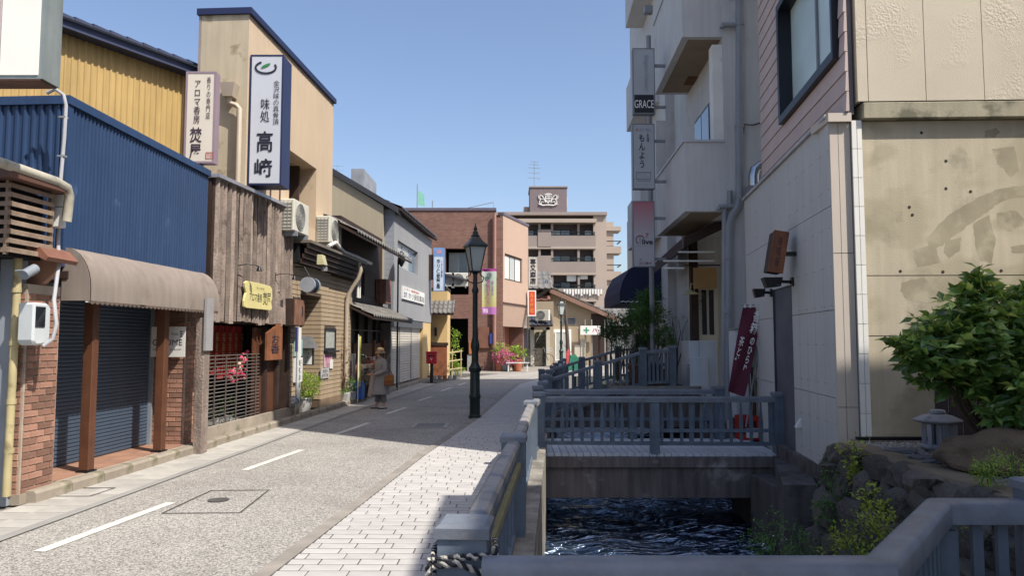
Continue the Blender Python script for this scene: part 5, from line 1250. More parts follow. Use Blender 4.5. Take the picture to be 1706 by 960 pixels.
# flowers and pots in front
a = at(843, 568, 42.4); az = thing('azalea', 'bright pink azalea spilling out of its tub by the brown building', 'azalea', (a.x, a.y + .0, 0)); rn = random.Random(9)
az.scale = (.62, .6, .62); m = MB(); pot(m, 0, 0, 0, .45, .6); m.build('tub', steel_grey, az, smooth=True); m = MB(); foliage(m, (0, 0, 1.15), (1.1, .6, .55), 250, .16, rn); m.build('foliage', leaf_mid, az, kind='stuff')
m = MB(); foliage(m, (0, -.05, 1.15), (1.2, .7, .62), 1100, .14, rn, ratio=.8, hollow=.6); m.build('blossom', petal_pink, az, kind='stuff')
a = at(831, 568, 42.3); potted('green and yellow shrub in a pot behind the pink azalea', (a.x + .05, a.y + .2, 0), .28, .75, terracotta, leaf_lime, (.36, .3, .42), 300, .13, seed=51)
a = at(861, 568, 42.6); potted('bushy yellow-green plant in a terracotta pot at the garage entrance', (a.x, a.y, 0), .34, .65, terracotta, leaf_lime, (.55, .4, .38), 340, .16, seed=52)
a = at(846, 568, 41.9); st = thing('flower_stand', 'small white slatted bench between azalea and terracotta pot', 'bench', (a.x, a.y, 0)); bnm = M('white_bench', '#c7c4bc', .6)
for i in range(3): MB().box(-.1, 1.2, -.25 + i * .17, -.12 + i * .17, .45, .5).build('slat', bnm, st)
for x in (0, 1.05):
    for y in (-.2, .15): MB().box(x, x + .07, y, y + .07, 0, .45).build('leg', bnm, st)
up = FT('utility_pole', 'slim grey striped pole at the bend carrying the pink festival banner', 'pole', 827, 614, 44, 0)
MB().tube([(0, -.3, 0), (0, -.3, 5.0)], .09, 8).build('pole', M('pale_pole', '#9a9a96', .6, .15), up)
gp = MB(); gp.tube([(.1, -.5, 1.7), (.3, -.6, 1.0), (.55, -.7, .4), (.6, -.7, 0)], .05, 6).build('guard_bar', steel_grey, up)
# ---------- street lamps
def street_lamp(label, loc, H=4.32, group='Victorian street lamps'):
    t = thing('street_lamp', label, 'street lamp', loc, radians(20), group); gr_ = M('lamp_green', '#142523', .42, .12, 6, .08, 40, wear=('#4a5a52', .68, .8, 12), spec=.5)
    k = H / 4.32
    MB().lathe([(.135, 0), (.135, .06), (.115, .08), (.115, .42), (.13, .44), (.13, .50), (.112, .53), (.108, 1.0), (.135, 1.03), (.14, 1.10), (.105, 1.15), (.078, 1.22)], 16).build('base', gr_, t, smooth=True)
    MB().lathe([(.078, 1.22), (.075, 1.45), (.10, 1.55), (.10, 1.62), (.06, 1.78), (.056, 2.75), (.075, 2.78), (.075, 2.84), (.05, 2.90), (.048, 3.18), (.07, 3.2), (.04, 3.25)], 14).build('shaft', gr_, t, smooth=True)
    for s_ in (-1, 1): MB().tube([(s_ * .05, 0, 2.98), (s_ * .17, 0, 3.02), (s_ * .2, 0, 3.12), (s_ * .12, 0, 3.16), (s_ * .11, 0, 3.22)], .014, 6).build('scroll', gr_, t, smooth=True)
    z0, z1, r0, r1 = 3.24, 3.80, .135, .265; fr_ = MB()
    c0 = [(r0 * cos(pi / 4 + i * pi / 2), r0 * sin(pi / 4 + i * pi / 2), z0) for i in range(4)]; c1 = [(r1 * cos(pi / 4 + i * pi / 2), r1 * sin(pi / 4 + i * pi / 2), z1) for i in range(4)]
    for i in range(4):
        fr_.tube([c0[i], c1[i]], .014, 5); fr_.tube([c0[i], c0[(i + 1) % 4]], .016, 5); fr_.tube([c1[i], c1[(i + 1) % 4]], .02, 5)
    fr_.lathe([(.05, 3.2), (.15, 3.235), (.15, 3.25)], 12); f_ = fr_.build('lantern_frame', gr_, t)
    lg = M('lamp_glass', '#a9b1ae', .25, .05, 6, .05, spec=.6)
    for i in range(4):
        q = [Vector(c0[i]) * .97, Vector(c0[(i + 1) % 4]) * .97, Vector(c1[(i + 1) % 4]) * .97, Vector(c1[i]) * .97]
        for v in q: v.z = (z0 if v.z < 3.5 else z1)
        MB().quad(*q).build('pane', lg, f_)
    MB().lathe([(.02, z0), (.02, z0 + .12), (.04, z0 + .15), (.04, z0 + .35), (.01, z0 + .38)], 8).build('bulb', white_paint, f_)
    cap = MB(); ring = lambda r, z, n=4: [(r * cos(pi / 4 + i * pi / 2), r * sin(pi / 4 + i * pi / 2), z) for i in range(n)]
    rs_ = [ring(.32, z1 - .01), ring(.31, z1 + .03), ring(.17, z1 + .14), ring(.115, z1 + .22)]
    for a_, b_ in zip(rs_, rs_[1:]): cap.hexa(a_, b_)
    cap.lathe([(.09, z1 + .22), (.10, z1 + .25), (.065, z1 + .28), (.06, z1 + .33), (.03, z1 + .36), (.045, z1 + .41), (.02, z1 + .46), (.004, z1 + .54)], 12).build('roof', gr_, t)
    return t
a = gr(791, 697); street_lamp('tall dark green Victorian street lamp standing on the pale pavement edge', (a.x, a.y, .0))
a = at(935, 568, 44.5); street_lamp('second green Victorian lamp, small beyond the canal railing near the tan gable house', (a.x, a.y, .0), 4.3)
# festival banner
fb_ = FT('festival_banner', 'pink and yellow-green festival banner hanging beside the street lamp', 'banner', 816, 448, 41.0)
P = lambda px, py: L(fb_, px, py, 0)
x0, x1, z0, z1 = P(803, 490).x, P(827, 490).x, P(815, 524).z, P(815, 449).z
bm_ = bpy.data.materials.new('banner_print'); bm_.use_nodes = True; N = bm_.node_tree.nodes; K = bm_.node_tree.links
tc = N.new('ShaderNodeTexCoord'); sp = N.new('ShaderNodeSeparateXYZ'); K.new(tc.outputs['Generated'], sp.inputs[0]); cr_ = N.new('ShaderNodeValToRGB'); K.new(sp.outputs[2], cr_.inputs[0])
els = [(0, '#a868a2'), (.16, '#a868a2'), (.17, '#aba063'), (.45, '#adac7a'), (.8, '#9fae9c'), (.95, '#a9b0a8'), (.96, '#a03c80')]
while len(cr_.color_ramp.elements) < len(els): cr_.color_ramp.elements.new(.5)
for e_, (p_, c_) in zip(cr_.color_ramp.elements, els): e_.position = p_; e_.color = (*srgb(c_), 1)
K.new(cr_.outputs[0], N['Principled BSDF'].inputs['Base Color']); N['Principled BSDF'].inputs['Roughness'].default_value = .8
m = MB(); nn = 8
for i in range(nn + 1):
    for z in (z0, z1): m.v.append((x0 + (x1 - x0) * i / nn, .04 * sin(i * .8), z))
for i in range(nn): m.f.append((2 * i, 2 * i + 2, 2 * i + 3, 2 * i + 1)); m.mi.append(0)
m.build('cloth', bm_, fb_); MB().tube([(x0 - .1, 0, z1 + .02), (x1 + .1, 0, z1 + .02)], .03, 6).build('arm', M('magenta_rod', '#8f3a72', .5), fb_)
wB = x1 - x0; hB_ = z1 - z0
text('縁\n結\nび\nま\nつ\nり', x0 + wB * .30, x0 + wB * .56, z0 + hB_ * .22, z0 + hB_ * .76, -.06, M('banner_magenta', '#96307c', .6), fb_, .02); text('東\n山\n商\n店', x0 + wB * .66, x0 + wB * .82, z0 + hB_ * .42, z0 + hB_ * .74, -.06, M('banner_violet', '#8a6a9a', .6), fb_, .01)
MB().lathe([(.0, 0), (.14, .0), (.14, .01), (0, .012)], 12).xf(Matrix.Translation((x0 + wB * .5, -.05, z0 + hB_ * .87)) @ Matrix.Rotation(pi / 2, 4, 'X')).build('round_emblem', M('banner_grey', '#5f6a68', .6), fb_)
text('開催', x0 + wB * .1, x0 + wB * .42, z0 + hB_ * .03, z0 + hB_ * .13, -.06, white_ink, fb_)
# ---------- shops beyond the bend
sf = FT('white_shopfront', 'open white shopfront with small tiled canopy beyond the bend', 'shop', 884, 568, 50, 0)
P = lambda px, py, y=0.0: L(sf, px, py, y)
wsm = M('shop_offwhite', '#b5ae9f', .7, .08); xr = P(925, 568).x; zt = P(900, 550).z
MB().box(0, .25, 0, 3, 0, zt + .2).box(xr - .6, xr - .35, 0, 3, 0, zt + .2).box(0, xr - .35, 0, .3, zt, zt + .35).build('frame', wsm, sf)
MB().box(.25, xr - .6, 1.6, 1.8, 0, zt).build('inner_wall', M('pale_inner', '#a8a188', .8), sf); MB().box(.4, 1.3, 1.5, 1.6, P(890, 575).z, P(890, 553).z).build('notice', M('grey_notice', '#8d8b80', .8), sf)
for i in range(3): text('お知らせ 営業時間', .45, 1.25, P(890, 570 - i * 7).z, P(890, 566 - i * 7).z, 1.495, ink, sf)
MB().box(-.1, xr, 1.8, 6, 0, P(900, 500).z).build('body', M('tan_gable_render', '#998a74', .9, .06, 1, .2), sf)
MB().box(xr - 2.0, xr - .8, .8, .9, .0, P(900, 588).z + .3).build('low_gate', wsm, sf)
tiled_roof(sf, -.1, xr - .2, -.9, zt + .3, .9, zt + 1.1, .3, 3, M('dark_roof_tile', '#3c3c42'))
a = at(900, 607, 49.5); bicycle('dark bicycle parked in the white shopfront beyond the bend', (a.x - .1, a.y, 0), .1, '#26262c', 1.25)
a = at(892, 537, 49.3); ac_unit('outdoor air conditioner on the little tiled canopy beyond the bend', tuple(a), -.3, .9, .7, .4)
up2 = FT('rear_house', 'small house with grey tiled roof and brown upper wall beyond the tan-fronted building', 'house', 882, 568, 53, 0)
P = lambda px, py, y=0.0: L(up2, px, py, y)
MB().box(0, P(917, 568).x, 0, 4, 0, P(900, 482).z).build('wall', M('brown_upper_wall', '#6b5a50', .85, .15), up2); MB().box(P(893, 500).x, P(910, 500).x, -.05, 0, P(900, 525).z, P(900, 487).z).build('timber_panel', M('orange_timber', '#9a6a4a', .8, .15), up2)
tiled_roof(up2, -.1, P(920, 568).x, -1.2, P(900, 478).z - .2, 3, P(900, 455).z + .4, .4, 4); tiled_roof(up2, -.1, P(916, 568).x, -1.0, P(900, 499).z - .1, .0, P(900, 490).z, .4, 2, M('reddish_tile', '#7b5548', .7, .15))
window(up2, P(907, 470).x, P(914, 470).x, P(907, 478).z, P(907, 466).z, -.1, alu, glass_blue)
x0, x1 = at(880, 450, 47.5).x, at(896, 450, 47.5).x; z0, z1 = at(888, 477, 47.5).z, at(888, 428, 47.5).z
s4 = projecting_sign('hanging_sign', 'white vertical sign lettered 専又商店 beyond the tan-fronted building', x0, x1, 47.5, .2, z0, z1, M('offwhite_face', '#b9b3a8', .5), M('grey_frame', '#9a958c', .5), fr=.04)
text('専\n又\n商\n店', -.2, .2, .12, z1 - z0 - .12, -.02, ink, s4, .03)
x0, x1 = at(879, 450, 47).x, at(893, 450, 47).x; z0, z1 = at(888, 527, 47).z, at(888, 484, 47).z
s5 = projecting_sign('hanging_sign', 'orange-red vertical sign in a white frame under the 専又商店 sign', x0, x1, 47, .2, z0, z1, M('orange_face', '#c2492c', .5), white_paint, fr=.07)
text('み\nそ\n味\n噌', -.11, .11, .2, z1 - z0 - .2, -.02, M('orange_ink', '#e08a4a', .5), s5, .02)
# ---------- tan gable house
th_ = FT('tan_gable_house', 'tan rendered house with long sloping tiled roof and green-cross sign', 'house', 896, 568, 53, 0)
P = lambda px, py, y=0.0: L(th_, px, py, y)
tg = M('tan_gable_render', '#9c8664'); rp_, lp_, ep_ = P(918, 484), P(896, 498), P(1000, 524)
MB().prism([(0, 0), (P(1000, 568).x, 0), (ep_.x, ep_.z), (rp_.x, rp_.z), (0, lp_.z)], 0, .3, 'y').build('gable_wall', tg, th_)
MB().box(P(985, 568).x, P(1012, 568).x, -.02, .3, 0, P(1000, 523).z).build('shadow_bay', wood_dark, th_)
zr = M('grey_roof_tile', '#6a6763')
r0, r1 = P(917, 480), P(1030, 531); dxr = (r1.x - r0.x); ns = 10
for k_ in range(7):
    for i in range(ns):
        xa, xb = r0.x + dxr * i / ns, r0.x + dxr * (i + 1) / ns + .06; zA_, zB_ = r0.z + (r1.z - r0.z) * i / ns, r0.z + (r1.z - r0.z) * (i + 1) / ns
        y_ = -.5 + k_ * .7; me = MB().prism([(xa, zA_), (xb, zB_ + .02), (xb, zB_ + .12), (xa, zA_ + .06)], y_, y_ + .66, 'y').mesh('tile', zr) if k_ == 0 else me_cache[('rf', i)]
        if k_ == 0: me_cache[('rf', i)] = me
        obj('tile', me, th_, (0, k_ * .7, 0))
MB().prism([(r0.x - .1, r0.z - .02), (r1.x, r1.z - .02), (r1.x, r1.z - .3), (r0.x - .1, r0.z - .35)], -.55, -.4, 'y').build('bargeboard', M('reddish_barge', '#7f6254', .7, .12), th_)
MB().prism([(r0.x - 1.3, lp_.z - .25), (r0.x, r0.z - .1), (r0.x, r0.z + .1), (r0.x - 1.35, lp_.z)], -.55, 5, 'y').build('short_roof_slope', zr, th_)
v0, v1 = P(937, 541), P(960, 530); MB().box(v0.x, v1.x, -.06, -.002, v0.z, v1.z).build('vent', steel_grey, th_)
for i in range(3): MB().box(v0.x + .08, v1.x - .08, -.09, -.06, v0.z + .07 + i * .14, v0.z + .13 + i * .14).build('slat', black, th_)
d0, d1 = P(923, 597), P(951, 549); MB().box(d0.x - .1, d1.x, -.35, -.01, 0, d1.z).build('porch_frame', white_paint, th_)
window(th_, d0.x + .05, d1.x - .15, .3, d1.z - .15, -.42, white_paint, glass_curtain, 2, 1, .08)
MB().box(P(957, 600).x, P(966, 600).x, -.2, -.01, 0, P(960, 575).z).box(P(967, 600).x, P(975, 600).x, -.2, -.01, 0, P(960, 565).z).build('low_wall_panel', wsm, th_)
for i, px_ in enumerate((975, 986, 1008)): MB().tube([P(px_, 600, -.3).xy.to_3d() + Vector((0, 0, 0)), P(px_, 600, -.3).xy.to_3d() + Vector((0, 0, 3.2))], .04, 6).build('pole', M('pale_pole', '#9a9a96'), th_)
cs = FT('cross_sign', 'white board with a green cross and pink mark on the tan gable house', 'sign', 983, 558, 52.4)
q0, q1 = L(cs, 967, 558, 0), L(cs, 1000, 543, 0)
MB().box(q0.x, q1.x, 0, .08, q0.z, q1.z).build('panel', white_paint, cs); gc = M('cross_green', '#3a8a6a', .5); x_ = q0.x + .42; z_ = (q0.z + q1.z) / 2
MB().box(x_ - .05, x_ + .05, -.012, -.002, z_ - .2, z_ + .2).box(x_ - .2, x_ - .051, -.012, -.002, z_ - .05, z_ + .05).box(x_ + .051, x_ + .2, -.012, -.002, z_ - .05, z_ + .05).build('green_cross', gc, cs); text('ハ', x_ + .4, x_ + .75, z_ - .12, z_ + .12, -.01, pink_ink, cs, .04)
utp = FT('leaning_pole', 'dark leaning utility pole with climbing leaves in front of the tan gable house', 'pole', 948, 612, 47, 0)
MB().tube([(0, 0, 0), (-.1, 0, 2.0), (-.25, 0, 4.2)], [.14, .12, .06], 8).build('pole', M('pole_brown', '#4f443c', .9, .2), utp)
m = MB(); foliage(m, (.0, 0, .9), (.3, .25, .8), 160, .12, random.Random(8)); m.build('creeper', leaf_red, utp, kind='stuff')
for px_, c_, lab in ((921, '#2e8a6a', 'green parasol-like cover folded by the far kerb'), (924, '#b84a50', 'red nobori cloth wrapped on its stand by the far kerb')): pass
gn = FT('green_cover', 'green cloth cover bunched up beside the second street lamp', 'cover', 957, 606, 42, 0)
MB().prism([(-.5, 0), (.5, 0), (.55, .5), (.25, .9), (.05, 1.15), (-.15, 1.0), (-.3, 1.1), (-.4, .6)], -.15, .15, 'y').build('cloth', M('green_cloth', '#2b6e58', .8, .25, 5, .5, 12), gn, bevel=.03); gn.scale = (.8, .8, .85)
rn_ = FT('red_cone_cloth', 'pinkish-red folded cloth standing beside the second street lamp', 'cloth', 946, 606, 42, 0)
MB().prism([(-.12, 0), (.12, 0), (.1, 1.1), (.0, 1.25), (-.1, 1.0)], -.08, .08, 'y').build('cloth', M('red_cloth', '#b84a50', .7, .15, 5), rn_, bevel=.02)
# ---------- apartment block
ap = FT('apartment_block', 'mauve-beige apartment block with balcony rows and rooftop tower', 'apartment building', 1012, 568, 85, 0)
P = lambda px, py, y=0.0: L(ap, px, py, y)
apm = M('apartment_tile', '#8c8078', .85, .05, .6, .1, 60); apd = M('apartment_recess', '#6e6468', .85, .05, .6, .05); apl = M('apartment_pale', '#a39588', .85, .05, .6, .1)
xL = P(838, 568).x - 3; top = P(950, 359).z; xw = P(990, 568).x; bd = 1.5
MB().box(xL, xw + .0, bd, 12, 0, top).build('rear_wall', apd, ap)
MB().box(xw, .0, 0.0, 12, 0, top).build('end_wall', apl, ap)
MB().box(xL, .05, -.35, 12, top + .002, top + .35).build('roof_slab', apm, ap)
MB().box(xL, -1.2, -.7, bd, P(900, 372).z, P(900, 366).z).build('roof_canopy', apl, ap)
fl = [409, 452.5, 497]
for j, fy in enumerate(fl + [541]):
    zt_ = P(930, fy).z - .15; zpar = P(930, fy - 16).z
    MB().box(xL, -1.2, -.15, bd, zt_ - .25, zt_).build('balcony_slab', apl, ap)
    MB().box(xL, -1.25, -.12, .05, zt_ + .002, zpar).build('balcony_front', apm, ap)
    MB().box(xL, -1.3, -.08, -.02, zpar + .38, zpar + .44).box(xL, -1.3, -.08, -.02, zpar + .02, zpar + .08).build('handrail', M('dark_green_rail', '#26312f', .4), ap)
    b_ = MB()
    for i in range(12): x = xL + 1 + i * (-1.4 - xL - 1) / 11; b_.box(x, x + .06, -.08, -.02, zpar + .08, zpar + .38)
    b_.build('rail_post', M('dark_green_rail', '#26312f'), ap)
    zb_ = zt_; zt2 = zb_ + 2.15
    for (pa, pb_) in ((918, 950), (973, 1000), (865, 890), (838, 858)):
        window(ap, P(pa, 400, bd).x, P(pb_, 400, bd).x, zb_ + .05, zt2, bd - .12, black, [glass_curtain, glass_blue, glass_dark][j % 3:] + [glass_blue], 2, 1, .09)
    for px_ in (897, 918, 962): MB().box(P(px_, 400).x, P(px_, 400).x + .25, .0, bd, zt_, zt_ + 2.7).build('party_wall', apm, ap)
    MB().box(P(896, 400).x, P(918, 400).x, -.2, .0, zt_ + .001, zpar + .7).build('solid_panel', apm, ap)
ms = FT('ac_pair', 'pair of white air conditioner units hung on the apartment balcony', 'air conditioners', 957, 468, 85.6)
for i in (0, 1): MB().box(-.9 + i * 1.3, .2 + i * 1.3, -.3, .1, -.1 + i * .25, 1.0 + i * .25).build('unit', white_paint, ms, bevel=.05)
lau = FT('laundry_line', 'row of white laundry pegged along a lower apartment balcony', 'laundry', 967, 482, 84.7)
for i in range(14):
    x = -1.9 + i * .32; MB().box(x, x + .2, -.02, .02, -.55 - .2 * (i % 3 == 0), 0).build('cloth', white_paint, lau)
MB().tube([(-2, 0, .02), (2.9, 0, .02)], .02, 4).build('line', steel_grey, lau)
eb = MB()
for fy in (418, 452, 497): pass
for j, (y0_, y1_) in enumerate(((376, 383), (400, 421), (440, 466), (482, 505))):
    za_, zb_ = P(1025, y1_).z, P(1025, y0_).z
    MB().box(.0, P(1036, 400).x, .6, 3.2, za_, zb_ - .0 if j == 0 else za_ + (zb_ - za_) * .55).build('side_balcony', apl, ap)
    if j: MB().box(P(1034, 400).x, P(1036, 400).x, .6, 3.2, zb_ - .1, zb_).box(.1, P(1036, 400).x, .6, .66, zb_ - .1, zb_).build('side_handrail', M('dark_green_rail', '#26312f'), ap)
MB().box(.001, P(1024, 400).x, .9, 10, 0, P(1020, 368).z).build('side_wing', apl, ap)
tx0, tx1, tz1 = P(883, 340).x, P(945, 340).x, P(910, 311).z
MB().box(tx0, tx1, .5, 5, top + .351, tz1).build('tower', M('tower_mauve', '#75696a', .85, .04), ap); MB().box(tx0 - .1, tx1 + .1, .4, 5.1, tz1 + .001, tz1 + .15).build('tower_coping', apm, ap)
MB().box(tx0 - .7, tx0, 1, 4, top + .351, P(880, 342).z).build('tower_annex', apm, ap)
# crest on the tower: shield with two supporters and ribbon, in pale metal
cm = M('crest_white', '#cfcdc8', .5); ec = MB(); cxr, czr = (P(897, 330).x + P(930, 330).x) / 2, (P(900, 342).z + P(900, 321).z) / 2
def tb_(pts, r=.05): ec.tube([(cxr + x, .42, czr + z) for x, z in pts], r, 5)
for s_ in (-1, 1):
    tb_([(s_ * .3, -.35), (s_ * .45, .1), (s_ * .65, .4), (s_ * .9, .55), (s_ * 1.0, .3), (s_ * .85, .05), (s_ * 1.0, -.25), (s_ * .9, -.5)], .07); tb_([(s_ * .5, .0), (s_ * .75, .1), (s_ * .95, .0), (s_ * 1.1, .2), (s_ * 1.12, .5)], .05)
    tb_([(s_ * .5, -.3), (s_ * .75, -.2), (s_ * .8, -.5)], .06); tb_([(s_ * .05, .5), (s_ * .2, .68), (s_ * .4, .55)], .07)
tb_([(-.32, .4), (.32, .4), (.32, -.1), (0, -.4), (-.32, -.1), (-.32, .4)], .06); tb_([(-.3, .15), (.3, .15)], .05); tb_([(0, .4), (0, -.38)], .04); tb_([(-.15, .4), (-.15, -.25)], .03); tb_([(.15, .4), (.15, -.25)], .03)
tb_([(-1.1, -.5), (-.6, -.68), (0, -.62), (.6, -.68), (1.1, -.5)], .08); tb_([(-.25, .58), (0, .72), (.25, .58), (-.25, .58)], .06)
ec.build('crest', cm, ap); MB().box(tx1 + .001, tx1 + .15, 2, 3.6, czr - .6, czr + .6).build('side_crest', cm, ap)
a = at(890, 311, 86); antenna('tall many-armed aerial mast on the apartment rooftop tower', tuple(a), 3.0, [(1.0, 1.6, 6), (1.6, 1.4, 5), (2.2, 1.6, 6), (2.6, 1.2, 5), (2.95, 1.0, 4)])
a = at(841, 366, 84); 
# low houses that close the street far away to the right
fh = FT('distant_house', 'pale low house glimpsed behind the shrubs at the end of the canal', 'house', 1060, 568, 62, 0)
P = lambda px, py, y=0.0: L(fh, px, py, y)
MB().box(-3, 9, 0, 6, 0, 3.0).build('wall', M('far_pale_wall', '#9a938a', .9, .1), fh); tiled_roof(fh, -3.5, 9.5, -1, 2.9, 3, 4.6, .5, 4)
for i in range(4): window(fh, -2 + i * 2.2, -.8 + i * 2.2, .8, 2.1, -.1, alu, glass_curtain)
# ================================================================ right side
# ---------- grey building with balconies
GX, GY = at(1145, 568, 14.3).x, 14.3
RG = radians(-90 - 2.0)
grey_r = M('grey_render', '#c2c2c1', .9, .07, .8, .3, 70, streak=.10, wear=('#a9aaaa', .6, .75, 1.5))
gb = thing('grey_balcony_building', 'tall grey rendered building with projecting balconies along the canal', 'building', (GX, GY, 0), 0)
P = lambda px, py, y=0.0: L(gb, px, py, y)
HB = 15.0; sk = math.tan(radians(2.0))
def skew(m):    # the side walls follow the canal, two degrees off the picture's depth
    m.v = [(x + y * sk, y, z) for x, y, z in m.v]; return m
xs, xe = P(1208, 300).x, 7.2; yfar = 12.5
zb1, zt1 = P(1145, 352).z, P(1150, 237).z; zb2, zt2 = P(1145, 61).z, 9.35
b1 = 3.45
# main walls
m = MB(); m.box(xs, xe, 0, yfar, zb1, HB).box(xs, xe, 0, .25, 0, zb1 - .001).box(xs, xe, 3.81, yfar, 0, zb1 - .001); skew(m).build('front_wall', grey_r, gb)
cw_ = M('cream_side_wall', '#b4ab9a', .85, .06, .8, .15)
# balconies
for k, (za_, zb_, lab) in enumerate(((zb1, zt1, 1), (zb2, zt2, 2), (zb2 + 3.4, zt2 + 3.4, 3))):
    m = MB(); m.box(0, xs - .001, 0, .14, za_, zb_).box(0, .14, .141, b1, za_, zb_).box(.14, xs - .001, b1 - .14, b1, za_, zb_); skew(m).build('parapet', grey_r, gb)
    m = MB().box(.141, xs - .002, .141, b1 - .141, za_ + .002, za_ + .16); skew(m).build('balcony_floor', M('tan_soffit', '#8a7b68', .9, .12, 2, .2), gb)
    m = MB().box(-.03, .17, -.03, b1 + .02, zb_ + .001, zb_ + .05).box(.17, xs - .003, -.03, .17, zb_ + .001, zb_ + .05); skew(m).build('coping', M('pale_coping', '#b3b6bb', .5, .06), gb)
# white return pier and openings behind the balcony
for k, z0_ in enumerate((zt1, zt1 + 3.4)):
    m = MB().box(xs - .20, xs - .003, .01, .3, z0_ - 1.0, z0_ + 1.95); skew(m).build('white_pier', white_paint, gb)
    f = thing  # keep
    fr_ = MB().box(xs - .06, xs - .004, .9, 2.4, z0_ - 1.1, z0_ + 1.1); skew(fr_).build('window', black, gb)
    m = MB().box(xs - .075, xs - .061, .97, 1.62, z0_ - 1.0, z0_ + 1.03).box(xs - .075, xs - .061, 1.68, 2.33, z0_ - 1.0, z0_ + 1.03); skew(m).build('pane', glass_blue, gb)
hatch = P(1148, 151); m = MB().box(.55, 1.0, 2.2, 2.75, zb2 - .012, zb2 - .003); skew(m).build('peeled_hatch', M('peeling_board', '#5f4128', .9, .35, 8, .5), gb)
# farther wing: ground floor wall, second balcony block, awnings
m = MB(); m.box(.55, xs, 5.2, yfar, 0, HB); skew(m).build('rear_wing', grey_r, gb)
[skew(MB().box(.0, .549, 6.2, 9.2, u, u + 1.4)).build('rear_balcony', grey_r, gb) for u in (zt1 - 1.0, zt2 - 1.0, zt2 + 2.4)]
m = MB(); m.box(.3, .549, 5.25, 5.4, zt1 + .5, zt1 + 2.0); skew(m).build('ledge', grey_r, gb)
# ground-floor entrance set back under the first balcony
crm = M('cream_entrance_wall', '#d6ccb8', .85, .06, 1, .1)
MB().box(P(1150, 500, 3.6).x, xs + .2, 3.6, 3.8, 0, zb1 + .6).build('entrance_wall', crm, gb)
dx0, dx1 = P(1166, 540, 3.55).x, P(1192, 540, 3.55).x; dz1 = P(1180, 480, 3.55).z; dz0 = P(1180, 565, 3.55).z
MB().box(dx0 - .06, dx1 + .06, 3.52, 3.6, dz0 - .3, dz1 + .05).build('door', M('cream_door', '#c9bea8', .6, .05), gb)
for (a_, b_) in ((.12, .42), (.58, .88)): MB().box(dx0 + (dx1 - dx0) * a_, dx0 + (dx1 - dx0) * b_, 3.505, 3.519, dz0 + .1, dz1 - .05).build('pane', glass_dark, gb)
MB().box(P(1150, 500, 3.5).x, P(1162, 500, 3.5).x, 3.4, 3.6, 0, zb1).build('dark_recess', wood_dark, gb)
MB().box(xs - .5, xs + .2, .001, 3.6, zb1 - .4, zb1 - .01).build('lintel', grey_r, gb) if False else None
# pipes on the front
def pipe(label, pts, r, mt=None, y=-.1):
    t = thing('downpipe', label, 'downpipe', (GX, GY, 0), 0); q = []
    for p_ in pts:
        v = L(t, p_[0], p_[1], y); q.append(v)
    MB().tube(q, r, 12).build('pipe', mt or M('grey_pipe', '#85888c', .5, .08, 3, .05), t, smooth=True)
    return t, q
t_, q_ = pipe('tall grey downpipe running up the full front of the grey building', [(1232, -60), (1232, 330), (1229, 345), (1219, 360), (1215, 375), (1214, 700)], .075)
for py_ in (40, 210, 330): v = L(t_, 1232, py_, -.1); MB().lathe([(.088, v.z - .03), (.088, v.z + .03)], 12, v.x, v.y).build('collar', M('grey_pipe', '#85888c'), t_)
for py_ in (430, 520): v = L(t_, 1214, py_, -.1); MB().lathe([(.088, v.z - .03), (.088, v.z + .03)], 12, v.x, v.y).build('collar', M('grey_pipe', '#85888c'), t_)
pipe('short grey branch pipe meeting the downpipe beside the upper balcony', [(1231, 41), (1203, 41), (1203, 46)], .05)
pipe('thinner grey pipe with side branch dropping beside the cream entrance', [(1228, 344), (1198, 344), (1197, 350)], .045)
pipe('second thinner grey pipe standing left of the tall downpipe', [(1216, 318), (1216, 340), (1207, 350), (1206, 700)], .05, y=-.06)
cbl = thing('wall_cable', 'dark cable drooping across the grey wall to the pink cladding', 'cable', (GX, GY, 0), 0)
MB().tube([L(cbl, *p_, -.03) for p_ in ((1268, 204), (1255, 208), (1240, 207), (1237, 230), (1236, 255))], .014, 5).build('cable', black, cbl)
# brown awning and rail frame
an = thing('entrance_awning', 'dark brown lean-to awning over the entrance beside the canal', 'awning', (GX, GY, 0), 0)
P = lambda px, py, y=0.0: L(an, px, py, y)
brn = M('awning_brown', '#3d2f2e', .8, .15, 2, .15)
q0, q1 = P(1140, 412, 1.2), P(1090, 452, 5.0)
MB().hexa([(q0.x, 1.2, q0.z - .0), (q0.x + 1.6, 1.2, q0.z + .75), (q0.x + 1.3, 5, q0.z + .75), (q1.x, 5.0, q1.z - .05)], [(q0.x, 1.2, q0.z + .22), (q0.x + 1.6, 1.2, q0.z + .95), (q0.x + 1.3, 5, q0.z + .95), (q1.x, 5.0, q1.z + .2)]).build('canopy', brn, an)
MB().prism([(q0.x - .02, q0.z - .02), (q0.x + .0, q0.z + .24), (q0.x - .04, q0.z + .24)], 1.2, 1.25, 'y').build('edge', M('awning_edge', '#6d5a58', .7), an)
for (pa, pb_, py_) in ((1130, 1190, 420), (1105, 1190, 435), (1105, 1140, 447)): MB().tube([P(pa, py_, 1.3), P(pb_, py_, 1.3)], .02, 6).build('frame_bar', white_paint, an)
